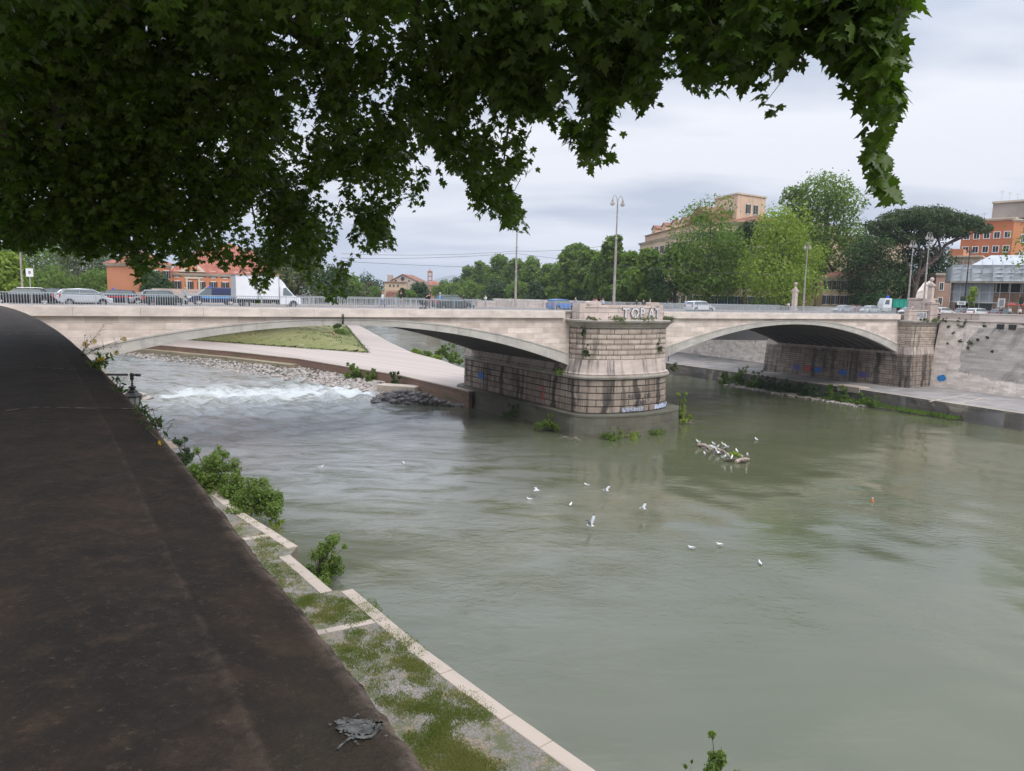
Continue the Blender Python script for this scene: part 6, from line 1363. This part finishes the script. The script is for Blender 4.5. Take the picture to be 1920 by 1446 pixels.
# stroller
t = thing('stroller', 'black stroller pushed along the left arch', 'stroller', PB(790, 1.2), BA); m = MB(); m.tube([(-.5, 0, 1.0), (.15, 0, .4), (.35, 0, .12)], .03, 5); m.tube([(-.1, 0, .12), (.25, 0, .5), (.3, 0, .8)], .03, 5); obj('frame', m, IRON, t)
m = MB(); m.xprism([(-.15, .45), (-.25, .95), (.0, 1.05), (.15, .7), (.45, .6), (.4, .42)], -.22, .22); obj('seat', m, flat('black_cloth', (.02, .02, .022)), t, bevel=.04)
for x_ in (-.1, .35):
    m = MB(); m.tube([(x_, -.25, .12), (x_, .25, .12)], .12, 10); obj('wheel', m, TYRE, t)

# ------------------------------------------------------------------ gulls
GWH = plain('gull_white', (.80, .80, .79), .7, .05, 8); GGR = plain('gull_grey_wing', (.42, .44, .47), .7, .15, 12); GBK = flat('gull_black_tip', (.03, .03, .03)); GYL = flat('gull_bill', (.6, .38, .05))
def gull(label, loc, rz, mode='swim', k=1.0, group='gulls on the river'):
    t = thing('gull', label, 'gull', loc, rz, group); zb = {'swim': .03, 'stand': .14, 'fly': 0}[mode]*k
    V = [(0, 0, .02), (.10, 0, .06), (.15, 0, .13), (.19, 0, .165), (-.12, 0, .03), (-.24, 0, .05)]; V = [(a*k, b*k, c_*k+zb) for a, b, c_ in V]
    if mode == 'fly': V[2] = (.17*k, 0, .05*k); V[3] = (.22*k, 0, .055*k)
    if mode == 'stand': V = [(0, 0, .04*k+zb), (.07*k, 0, .12*k+zb), (.10*k, 0, .20*k+zb), (.125*k, 0, .235*k+zb), (-.10*k, 0, 0+zb), (-.22*k, 0, -.03*k+zb)]
    skinmesh('body', V, [(0, 1), (1, 2), (2, 3), (0, 4), (4, 5)], [.075*k, .065*k, .034*k, .04*k, .06*k, .018*k], GWH, t)
    hx, _, hz = V[3]; m = MB(); m.tube([(hx+.03*k, 0, hz), (hx+.09*k, 0, hz-.012*k)], [.014*k, .004*k], 5); obj('bill', m, GYL, t)
    for sg in (-1, 1):
        m = MB()
        if mode == 'fly':
            dz = .28 if 'raised' in label else (.12 if 'banking' in label else .05); pts = [(.09, .05, .07), (.13, .30, .10+dz), (.04, .62, .06+dz*1.7), (-.10, .60, .05+dz*1.65), (-.06, .30, .09+dz*.95), (-.10, .05, .06)]; th = .012
        else: b_ = zb/k; pts = [(.06, .075, .07+b_), (.0, .085, .09+b_), (-.14, .06, .085+b_), (-.30, .015, .06+b_), (-.14, .05, .03+b_), (.02, .082, .03+b_)]; th = .008
        P = [(a*k, sg*b*k, c_*k) for a, b, c_ in pts]; nP = len(P); m.add(P+[(a, b, c_+th) for a, b, c_ in P], [(0, 1, 4, 5), (1, 2, 3, 4), (nP+5, nP+4, nP+1, nP), (nP+4, nP+3, nP+2, nP+1)]+[((i+1) % nP, i, nP+i, nP+(i+1) % nP) for i in range(nP)])
        w_ = obj('wing', m, GGR, t)
        if mode == 'fly':
            a_, b_ = Vector(P[2]), Vector(P[3]); c_ = (Vector(P[1])+Vector(P[2])*3)/4; d_ = (Vector(P[4])+Vector(P[3])*3)/4; m = MB(); m.add([c_+Vector((0, 0, .02)), a_+Vector((0, 0, .02)), b_+Vector((0, 0, .02)), d_+Vector((0, 0, .02)), c_-Vector((0, 0, .006)), a_-Vector((0, 0, .006)), b_-Vector((0, 0, .006)), d_-Vector((0, 0, .006))], [(0, 1, 2, 3), (7, 6, 5, 4)]); obj('wing_tip', m, GBK, w_)
    if mode == 'stand':
        m = MB(); m.tube([(0, -.03*k, 0), (0, -.03*k, .1*k)], .008*k, 4); obj('leg', m, GYL, t); m = MB(); m.tube([(0, .03*k, 0), (0, .03*k, .1*k)], .008*k, 4); obj('leg', m, GYL, t)
    return t
K_ = 1.25
for x_, y_, md, lab, a_, kk in ((602, 877, 'swim', 'lone gull swimming in the bright water before the left arch', .3, 1.2), (757, 870, 'swim', 'lone gull swimming left of the pier reflection', 2, 1.2), (993, 938, 'swim', 'gull swimming just below the low flying gull on the left', 3.0, 1.2), (1100, 911, 'swim', 'gull swimming highest in the middle group', 2.6, 1.2), (1070, 948, 'swim', 'gull swimming alone in the centre of the middle group', 1.2, 1.2), (1296, 1029, 'swim', 'left one of two gulls swimming low right of centre', 3.1, 1.15), (1349, 1023, 'swim', 'right one of two gulls swimming low right of centre', 3.2, 1.15), (1425, 1058, 'swim', 'gull swimming lowest in the photo', 1.6, 1.1), (1418, 826, 'swim', 'gull swimming off to the right of the driftwood heap', 1.7, 1.6), (1321, 852, 'swim', 'gull floating just below the driftwood heap', 1.6, 1.3)):
    p = onz(x_, y_, WZ); gull(lab, (p[0], p[1], WZ), a_, md, kk)
for x_, y_, lab, a_, hh_, kk in ((1006, 921, 'gull flying low with level wings on the left of the group', .2, .5, 1.1), (1136, 921, 'gull flying low with banking wings, right of the top swimmer', -.6, .5, 1.15), (1205, 955, 'gull flying low with banking wings at the right of the group', -.5, .5, 1.15), (1107, 987, 'gull landing with wings raised high in the middle of the river', -.5, .35, 1.2)):
    p = onz(x_, y_, WZ+hh_); gull(lab, p, a_, 'fly', kk, 'gulls flying over the river')
# driftwood heap with gulls
hp = onz(1357, 850, WZ); dh = thing('driftwood_heap', 'low heap of driftwood, rubble and weeds lying in the river', 'driftwood', (hp[0], hp[1], WZ))
def hl(x, y, z=0): p = onz(x, y, WZ+z); return (p[0]-hp[0], p[1]-hp[1], z)
WOOD = plain('pale_driftwood', (.42, .34, .28), .9, .4, 3); WOODD = plain('wet_wood', (.12, .10, .08), .7, .4, 3)
for a, b, r_, mt in (((1310, 834), (1330, 840), .22, WOOD), ((1325, 836), (1352, 846), .10, WOOD), ((1345, 841), (1368, 856), .10, WOOD), ((1360, 862), (1400, 866), .18, WOODD), ((1380, 866), (1404, 861), .2, WOOD), ((1352, 842), (1362, 842), .2, WOODD), ((1338, 856), (1336, 842), .07, WOODD)):
    m = MB(); A_, B_ = Vector(hl(*a, .18)), Vector(hl(*b, .22)); M_ = (A_+B_)/2+Vector((.1, .1, .12)); m.tube([A_, M_, B_], [r_, r_*.85, r_*.6], 7); obj('log', m, mt, dh)
random.seed(77)
for i in range(22):
    f_ = i/21; x_ = 1314+f_*86+random.uniform(-5, 5); y_ = 838+f_*24+random.uniform(-3, 3); m = MB(); m.rock(hl(x_, y_, .02), random.uniform(.16, .38), .55); obj('rubble', m, random.choice([ROCK, RUBBLE, WOODD]), dh)
V, Fc = leafcloud([hl(1376, 853, .25), hl(1381, 853, .2)], [(.45, .4, .3), (.35, .3, .25)], 260, .22, seed=3); obj('weeds', npmesh('weeds', V, Fc, LM['light']), None, dh)
for i, (x_, y_, z_, lab) in enumerate(((1308, 832, .3, 'leftmost gull standing on the driftwood heap'), (1337, 836, .3, 'gull standing on the driftwood left of the crossing logs'), (1345, 842, .38, 'gull standing in the middle of the driftwood at the log crossing'), (1355, 837, .35, 'tallest standing gull at the back of the driftwood'), (1361, 841, .3, 'gull crouching right beside the tallest one on the driftwood'), (1333, 842, .3, 'gull perched low on the left log'), (1358, 861, .25, 'gull standing at the front of the right hand driftwood'), (1372, 862, .25, 'gull standing before the green weeds of the heap'), (1381, 850, .3, 'gull standing behind the green weeds of the heap'), (1401, 857, .4, 'rightmost gull standing on the driftwood heap'))):
    p = onz(x_, y_, WZ+z_); gull(lab, p, random.uniform(0, 6), 'stand', 1.35, 'gulls on the driftwood heap')
p = onz(1347, 852, WZ+.1); gull('gull flapping with wings raised at the front of the driftwood heap', (p[0], p[1], WZ+.25), 1.0, 'fly', 1.5, 'gulls on the driftwood heap')
# egret and float
p = onz(1061, 812, WZ); gull('white egret like bird standing in the water at the pier foot', (p[0], p[1], WZ), 1.5, 'stand', 2.6, None)
p = onz(1636, 940, WZ); fl = thing('float', 'small orange and white float on the water at the right', 'float', p); m = MB(); m.lathe([(.02, -.1), (.09, -.05), (.10, .04), (.07, .1), (.03, .2)], 10); obj('float_body', m, flat('float_orange', (.75, .16, .03)), fl); m = MB(); m.lathe([(.03, .2), (.04, .26), (.02, .34)], 8); obj('float_tip', m, WHITEP, fl)

# ------------------------------------------------------------------ rocks
random.seed(5)
m = MB()
rl = [(232, 648, 666), (290, 656, 676), (400, 671, 692), (500, 686, 706), (600, 700, 722), (660, 712, 730), (720, 722, 741)]
for i in range(2300):
    f_ = random.random()*(len(rl)-1); j = int(f_); f_ -= j; x_ = rl[j][0]+(rl[j+1][0]-rl[j][0])*f_; ya = rl[j][1]+(rl[j+1][1]-rl[j][1])*f_-9; yb = rl[j][2]+(rl[j+1][2]-rl[j][2])*f_; g = random.random()
    y_ = ya+(yb-ya)*g; p = onz(x_, y_, WZ+.9*(1-g)-.05); m.rock(p, random.uniform(.18, .42))
tag(obj('riprap', m, RUBBLE), 'bank of loose grey and pink stones below the brick wall', 'riprap', None, 'stuff')
sh = lineprism([onz(x_, ya-8, WZ) for x_, ya, yb in rl], 0, 3.5, -15.6, WZ+.0); tag(obj('riprap_base', sh, RUBBLE), kind='structure')
cnt = 0
for i in range(190):
    f_ = random.random(); x_ = 702+f_*176; hw_ = math.sin(PI*min(1, f_*1.15+.08))**.6; yb = 757+f_*6; g = random.random()
    y_ = yb-(yb-(729+f_*14))*g*hw_; lift = 1.9*g*hw_; p = onz(x_, y_, WZ+lift-.1); mm = MB(); mm.rock((0, 0, 0), random.uniform(.5, 1.0) if g < .6 else random.uniform(.35, .6)); o = obj('boulder', mm, ROCK); o.location = p
    tag(o, 'dark grey angular boulder in the heap where the island tip meets the pier', 'boulder', 'boulders heaped beside the pier')
p = onz(250, 748, WZ); mm = MB(); mm.rock((0, 0, 0), 2.0, .35); mm.rock((1.6, .3, -.1), 1.3, .4); mm.rock((-1.7, .1, .1), 1.5, .45); o = obj('flat_rock', mm, RUBBLE); o.location = (p[0], p[1], WZ+.15); tag(o, 'broad flat rock in the rapids beside the wall lantern', 'rock')
p = onz(760, 728, WZ+.8); m = MB(); m.box((0, 0, 0), (7.0, 2.6, 1.6), -.35); o = obj('concrete_block', m, KERB, bevel=.08); o.location = (p[0]-1, p[1], WZ+.5); tag(o, 'long pale concrete block between brick wall and boulder heap', 'block')

# ------------------------------------------------------------------ shrubs
def bush(label, base, w, h, n_, leaf, mat, seed=0, lobes=10, name='shrub', group=None, lean=0, stems=True, cat='shrub'):
    r_ = random.Random(seed); t = thing(name, label, cat, base, 0, group); C = []; R = []
    for i in range(int(lobes*2.2)):
        a = r_.uniform(0, 2*PI); f_ = r_.random(); f_ = f_**1.5; d = w/2*r_.uniform(.1, 1.0)*(1-.4*f_); rr_ = w*r_.uniform(.07, .15)*(1.2-.65*f_); C.append((d*math.cos(a)+lean*f_, d*math.sin(a), h*(.03+.85*f_))); R.append((rr_, rr_, rr_*1.1))
    V, Fc = leafcloud(C, R, n_, leaf, hollow=.1, seed=seed); obj('foliage', npmesh('foliage', V, Fc, mat), None, t)
    if stems:
        m = MB()
        for c_ in C: m.tube([(0, 0, -.1), (c_[0]*.4, c_[1]*.4, c_[2]*.5), c_], [w*.014, w*.009, w*.003], 4)
        obj('stem', m, BARK, t)
    return t
BM = LM['bush']
def bz_(x, y, z): p = onz(x, y, z); return p
bush('large leafy bush spilling over the kerb, tallest of the quay bushes', bz_(395, 918, QZ), 4.6, 3.6, 9000, .17, BM, 1, 18)
bush('round bush hanging over the water in front of the larger one', bz_(476, 958, QZ-.3), 4.0, 2.5, 8000, .16, BM, 2, 18, lean=.5)
bush('low spreading bush filling the kerb between the two larger bushes', bz_(438, 938, QZ-.3), 3.4, 2.0, 4500, .16, BM, 12, 14)
bush('small dark round leaved plant at the top of the quay bushes', bz_(345, 868, QZ), 2.6, 2.6, 1500, .2, LM['dark'], 3, 8)
bush('small yellow green tuft at the kerb below the round bush', bz_(516, 985, WZ+.3), 1.2, .9, 500, .13, LM['light'], 4, 5)
bush('rounded shrub leaning from the kerb beside its notch', bz_(596, 1085, WZ+.3), 2.6, 2.7, 5200, .13, BM, 5, 18, lean=.8)
bush('top of a leafy bush at the bottom edge of the photo', bz_(1346, 1515, WZ+1.3), 2.3, 2.1, 7000, .15, LM['bush'], 9, 10)
bush('small leafy shoot left of the bush at the bottom edge', bz_(1284, 1530, WZ), .6, 2.2, 400, .12, LM['bush'], 10, 5)
for i, (x_, y_, z_, w, h, lab, mt) in enumerate(((665, 711, -13.9, 4.2, 3.6, 'dark shrub growing from the brick wall, left of three', 'mid'), (698, 716, -13.9, 3.4, 2.6, 'dark shrub growing from the brick wall, middle of three', 'mid'), (740, 727, -13.9, 2.4, 3.0, 'narrow dark shrub on the brick wall, right of three', 'dark'), (838, 672, -13.2, 5.5, 4.0, 'round green bush on the far edge of the island path', 'bush'), (856, 680, -13.4, 4.0, 2.6, 'green bush between round bush and pier', 'bush'), (780, 662, -12.6, 3.0, 1.1, 'low weeds at the left end of the path edge', 'light'), (800, 668, -12.6, 4.0, 1.3, 'low weeds in the middle of the path edge', 'bush'), (818, 674, -12.8, 4, 1.3, 'low weeds left of the round green bush', 'light'), (862, 746, -14.0, 2.2, 2.0, 'yellow green weed between boulders and pier', 'light'), (575, 640, -11.4, 9, 1.2, 'taller green weeds on the grass mound', 'mid'), (610, 640, -11.0, 5, 1.0, 'tuft of weeds near the front of the grass mound', 'bush'), (640, 625, -10.5, 8, 1.2, 'green scrub along the right shoulder of the mound', 'bush'))):
    bush(lab, bz_(x_, y_, z_), w, h, int(900+w*h*90), .34, LM[mt], 30+i, 9, stems=False)
def qe(x, out=.9, z=WZ+.2):
    q_ = onz(x, 680+.1385*(x-1247), RQ); return (q_[0]-.89*out, q_[1]-.456*out, z)
for i, (x_, w, h, lab) in enumerate(((1395, 4.5, 4.2, 'bushy green shrub at the left end of the right bank scrub'), (1425, 3.5, 3.2, 'green scrub right of the bushy shrub'), (1452, 4, 2.5, 'low dark scrub under the right arch, first part from the left'), (1480, 4, 2.3, 'low dark scrub under the right arch, second part'), (1508, 4, 2.2, 'low dark scrub under the right arch, third part'), (1535, 4, 2.2, 'low dark scrub under the right arch, last part'), (1563, 3, 2.6, 'small shrub left of the landing slab'), (1590, 2.6, 3.0, 'small shrub in front of the landing slab'), (1434, 1.6, 3.8, 'upright shrub on the quay edge against the abutment'), (1370, 2.4, 2.4, 'small outlying shrub at the far left of the right bank scrub'), (1620, 3.2, 1.9, 'low green growth right of the landing slab'), (1655, 3.2, 1.7, 'low green growth farther right of the landing slab'))):
    bush(lab, qe(x_, 1.0+.4*(i % 2)), w, h, 1800, .24, LM['dark' if i in (2, 3, 4, 5) else 'mid'], 60+i, 10, stems=False)
gs = [(*qe(1560+k*4.3, random.uniform(.2, 2.4), WZ+.25), .7) for k in range(60)]; blades('bank_grass', gs, 90, .5, .05, LM['mid'], 'rough grass on the muddy bank below the right quay', 'grass')
m = MB()
for k in range(420):
    q_ = qe(random.uniform(1385, 1640), random.uniform(1.2, 4.2), WZ+.08); m.rock(q_, random.uniform(.12, .38), .5)
tag(obj('bank_rubble', m, RUBBLE), 'rubble and mud at the waterline below the right quay', 'rubble', None, 'stuff')
mb_ = [qe(x_, o_x, WZ) for x_, o_x in ((1350, .2), (1385, 1.8), (1430, 3.2), (1500, 3.8), (1560, 3.6), (1620, 2.8), (1690, 1.8), (1760, .8), (1820, .2))]
m = MB(); m.prism([q_[:2] for q_ in mb_]+[qe(1820, -1)[:2], qe(1350, -1)[:2]], -15.6, WZ+.16); tag(obj('mud_bank', m, plain('mud', (.13, .115, .085), .8, .4, .8)), kind='structure')
# growth on the pier
bush('pale green willow bush at the right end of the pier plinth', B(17.6, -1.5, -14.3), 3.0, 4.4, 3600, .22, LM['fresh'], 80, 12)
for i, (s_, b_, z_, w, h, lab, mt) in enumerate(((2.2, -6.2, -14.4, 2.6, 1.6, 'low shrub at the waterline of the plinth, left of three', 'mid'), (5.0, -6.0, -14.4, 3.6, .7, 'low weeds at the waterline of the plinth, middle of three', 'light'), (8.8, -6.0, -14.4, 3.8, .7, 'low weeds at the waterline of the plinth, right of three', 'mid'), (-1.9, 1.0, -14.0, 3.0, 2.0, 'green shrub at the left corner of the plinth', 'mid'), (-1.9, 9.0, -13.6, 3.4, 1.5, 'green shrub on the flank of the pier foot', 'dark'), (.6, -3.0, -5.0, 1.0, 1.6, 'creeper on the left corner of the pier shaft', 'dark'), (.2, -2.6, -2.6, .8, 1.2, 'small creeper under the pier cornice', 'dark'), (-.6, 1.0, -7.3, 2.0, .8, 'weeds on the ledge where the left arch springs', 'bush'), (16.2, -1.4, -7.4, 1.6, 1.2, 'weeds on the right end of the pier ledge', 'olive'), (1.2, -2.9, -.9, 1.8, .5, 'dry weeds on the cornice left of the graffiti', 'olive'), (4.0, -3.9, -.85, 3.0, .45, 'thin dry weeds along the cornice middle', 'olive'), (8.5, -4.2, -.85, 4.0, .22, 'thin dry weeds along the cornice below the lettering', 'olive'), (12.6, -3.6, -.85, 2.5, .5, 'dry weeds on the cornice at its right end', 'olive'), (11.0, -3.9, -4.6, .8, 1.6, 'brownish creeper on the right part of the pier shaft', 'olive'), (71.6, -2.9, -.85, 1.6, .5, 'weeds on the abutment cornice', 'olive'), (75, -3.0, -.85, 1.2, .5, 'weeds on the right part of the abutment cornice', 'bush'))):
    bush(lab, B(s_, b_, z_), w, h, int(250+260*w*h), .17, LM[mt], 90+i, 7, stems=False, cat='weeds' if 'weed' in lab else 'shrub')
vp = B(-27.6, -.55, -.5); vn = thing('hanging_creeper', 'dark creeper hanging from the deck edge at the crown of the left arch', 'creeper', vp); C = [(0, 0, -.16*k) for k in range(6)]+[(-.3, -.1, -1.0), (-.75, -.2, -1.1), (-.5, -.1, -1.05)]; V, Fc = leafcloud(C, [.08]*6+[.15, .18, .2], 600, .12, seed=2); obj('foliage', npmesh('foliage', V, Fc, LM['dark']), None, vn)
# plants on the right wall
for i, (k, z_, w) in enumerate(((11.7, -1.8, 1.6), (11.4, -4.2, .9), (9.5, -4.5, 1.7), (14.6, -.9, 1.8), (12.7, -2.9, .7), (8.7, -3.9, .9), (13.8, -1.9, .8), (11.0, -1.2, 1.3), (9.9, -5.4, 1.0), (8.0, -1.5, 1.0), (12.2, -.8, 1.0), (7.2, -3.4, .7), (13.4, -4.8, .6), (6.0, -5.5, .6))):
    p = onwall(k, z_, .1); w *= .75; bush('tuft of wall weeds on the right embankment wall', (p[0]+o_[0], p[1]+o_[1], z_), w, w*.9, 260, .16, LM['dark' if i % 2 else 'olive'], 110+i, 5, stems=False, cat='weeds', group='wall weeds of the right embankment')

# flowering weeds and sprigs on the outside of the dark parapet
YEL = flat('yellow_petals', (.75, .52, .02)); STEM = plain('dry_stems', (.10, .075, .045), .9, .3, 20)
def pxp(x, y, D_): return Vector(pd(x, y, D_))
def sprig(label, base, tips, D_, leafsz, mat, flowers=(), n_=5, stemm=STEM, seed=0, name='flowering_weed', cat='weed', group=None):
    r_ = random.Random(seed); b = pxp(*base, D_); t = thing(name, label, cat, tuple(b), 0, group); m = MB(); Vs = []
    for tp in tips:
        e = pxp(*tp, D_+r_.uniform(-.15, .15))-b; mid = e*.5+Vector((r_.uniform(-.03, .03), r_.uniform(-.05, .05), r_.uniform(-.02, .05))); P = smoothline([(0, 0, 0), tuple(mid), tuple(e)], 5); m.tube(P, [.0035*(1-.7*i/len(P)) for i in range(len(P))], 4)
        for i in range(3, len(P)):
            if r_.random() < .6: q = Vector(P[i]); w = q+Vector((r_.uniform(-1, 1), r_.uniform(-1, 1), r_.uniform(-.4, 1))).normalized()*r_.uniform(.04, .13); m.tube([q, w], .0018, 3)
            for j in range(n_): Vs.append((Vector(P[i])+Vector((r_.uniform(-1, 1), r_.uniform(-1, 1), r_.uniform(-.6, .8)))*.03))
    obj('stems', m, stemm, t)
    if mat and Vs:
        P = np.array(Vs); k = len(P); g = np.random.default_rng(seed); V, Fc = leaves(P, g.normal(size=(k, 3))+np.array([0, 0, .2]), g.normal(size=(k, 3)), g.uniform(.6, 1.2, k)*leafsz, np.array([(0, 0), (.16, .3), (.18, .6), (0, 1), (-.18, .6), (-.16, .3)]), g); obj('leaves', npmesh('leaves', V, Fc, mat), None, t)
    kf = D_/9.0*.8
    for fx, fy in flowers:
        q = pxp(fx, fy, D_)-b; m = MB()
        for j in range(8):
            a = 2*PI*j/8; m.add([q, q+Vector((kf*.03*math.cos(a-.3), -.01, kf*.03*math.sin(a-.3)))*1.0, q+Vector((kf*.042*math.cos(a), -.012, kf*.042*math.sin(a))), q+Vector((kf*.03*math.cos(a+.3), -.01, kf*.03*math.sin(a+.3)))], [(0, 1, 2, 3)])
        obj('flower', m, YEL, t)
    return t
sprig('tangled dry weed with yellow flowers rising over the parapet edge', (150, 668), ((158, 632), (197, 606), (232, 636), (226, 648), (165, 640), (176, 660), (188, 655)), 9.4, .03, LM['olive'], ((160, 645), (178, 640), (234, 636), (219, 662)), 1, seed=1)
sprig('leafy yellow flowered weed just above the lantern bracket', (172, 690), ((195, 678), (210, 668), (183, 688), (200, 684), (188, 668)), 8.6, .055, BM, ((187, 677), (193, 674)), 4, seed=2)
sprig('small single yellow flower at the parapet edge', (304, 836), ((303, 829),), 4.2, .02, BM, ((303, 829),), 1, seed=3)
for i, (b_, tips, D_, lab) in enumerate((((222, 738), ((217, 712), (221, 722), (228, 732)), 6.2, 'dark leafy sprig left of the wall lantern'), ((262, 782), ((256, 772), (270, 776), (274, 768)), 5.4, 'dark leafy sprig below the wall lantern'), ((282, 800), ((279, 790), (290, 795), (298, 793), (296, 806), (286, 808)), 5.0, 'dark leafy sprig lowest on the parapet edge'))):
    sprig(lab, b_, tips, D_, .055, LM['dark'], (), 1, seed=20+i, name='leafy_sprig', cat='sprig')

# ------------------------------------------------------------------ small street things on the right bank
def tlight(x, Y_, h_, label):
    p = atY(x, 574, Y_); t = thing('traffic_light', label, 'traffic light', (p[0], Y_, -.02)); m = MB(); m.tube([(0, 0, 0), (0, 0, h_)], .08, 6); obj('pole', m, IRON, t); m = MB(); m.b2((-.25, -.2, h_-.2), (.25, .2, h_+1.0)); hs = obj('housing', m, flat('signal_green', (.01, .06, .04)), t)
    m = MB(); m.tube([(0, -.22, h_+.75), (0, -.26, h_+.75)], .14, 10); obj('red_lamp', m, flat('signal_red', (.4, .02, .02)), hs)
tlight(1803, 136, 2.6, 'traffic light left of the little bright green tree'); tlight(1914, 128, 2.6, 'traffic light at the far right edge')
for x_, Y_, w, h0, h1, lab in ((1802, 134, 1.6, 2.0, 2.7, 'white rectangular road sign beside the traffic light'), (1877, 130, 1.3, 1.7, 3.3, 'white framed poster panel before the brick ground floor')):
    p = atY(x_, 574, Y_); t = thing('street_sign', lab, 'sign', (p[0], Y_, -.02)); m = MB(); m.b2((-w/2, -.05, h0), (w/2, .05, h1)); pn = obj('panel', m, WHITEP, t); m = MB(); m.tube([(0, .1, 0), (0, .1, h1)], .06, 6); obj('pole', m, STEEL, t); m = MB(); m.b2((-w*.3, -.06, h0+.2), (w*.3, -.052, h1-.2)); obj('print', m, flat('print_grey', (.35, .35, .36)), pn)
p = atY(1852, 574, 128); t = thing('bus_shelter', 'glass and steel bus shelter below the scaffolding', 'bus shelter', (p[0], 128, -.02)); m = MB()
for x_ in (-1.6, 1.6):
    for y_ in (0, 1.2): m.tube([(x_, y_, 0), (x_, y_, 2.4)], .05, 5)
obj('frame', m, STEEL, t); m = MB(); m.b2((-1.9, -.2, 2.4), (1.9, 1.5, 2.52)); obj('roof', m, STEEL, t); m = MB(); m.b2((-1.5, 1.18, .3), (1.5, 1.22, 2.2)); obj('glass_panel', m, GLASS, t)
for x_, lab in ((1897, 'red parasol at the right edge above the passers by'), (1921, 'second red parasol cut by the right picture edge')):
    p = atY(x_, 574, 130); t = thing('parasol', lab, 'parasol', (p[0], 130, -.02)); m = MB(); m.lathe([(.9, 2.1), (.9, 2.15), (.05, 2.6)], 10); obj('canopy', m, flat('red_canvas', (.5, .06, .05)), t); m = MB(); m.tube([(0, 0, 0), (0, 0, 2.5)], .03, 5); obj('pole', m, STEEL, t)
p = onz(90, 850, QZ)
# drain mouth under the right quay and mooring post
p = onz(1762, 768, WZ+.45); m = MB(); m.box((0, 0, 0), (2.4, 1.0, .8), math.atan2(-.89, .456)); o = obj('drain_mouth', m, DARKG); o.location = p; tag(o, 'dark rectangular drain mouth in the right quay edge', 'drain')
p = onz(1253, 678, RQ); m = MB(); m.tube([(0, 0, 0), (0, 0, 2.4)], .1, 6); o = obj('mooring_post', m, IRON); o.location = p; tag(o, 'black post on the quay edge just right of the pier', 'post')
# bare twigs stranded at the plinth
for s_, lab in ((-2.6, 'bare stranded branches in the water at the left of the plinth'), (17.8, 'bare white branch sticking out of the water at the plinth right end')):
    m = MB(); random.seed(int(s_*3)+50)
    for i in range(9):
        a = random.uniform(-.4, 3.4); L_ = random.uniform(.7, 1.6); m.tube([(0, 0, 0), (L_*.5*math.cos(a), -.3, L_*.3), (L_*math.cos(a), -.6, L_*.35*math.sin(a)+.1)], [.03, .02, .008], 4)
    o = obj('dead_branches', m, WOOD); o.location = B(s_, -4.6 if s_ < 0 else -2.4, WZ+.05); tag(o, lab, 'branches')

# ------------------------------------------------------------------ air
m = MB(); m.b2((-12500, -1000, -17.2), (12500, 13200, 420)); hz = obj('haze', m, None); tag(hz, kind='stuff')
hm = bpy.data.materials.new('haze_air'); hm.use_nodes = True; hn = hm.node_tree; hn.nodes.clear(); ho = hn.nodes.new('ShaderNodeOutputMaterial'); hv = hn.nodes.new('ShaderNodeVolumePrincipled')
hv.inputs['Color'].default_value = (.80, .87, 1.0, 1); hv.inputs['Density'].default_value = 1.5e-4; hn.links.new(hv.outputs[0], ho.inputs['Volume']); hz.data.materials.append(hm)
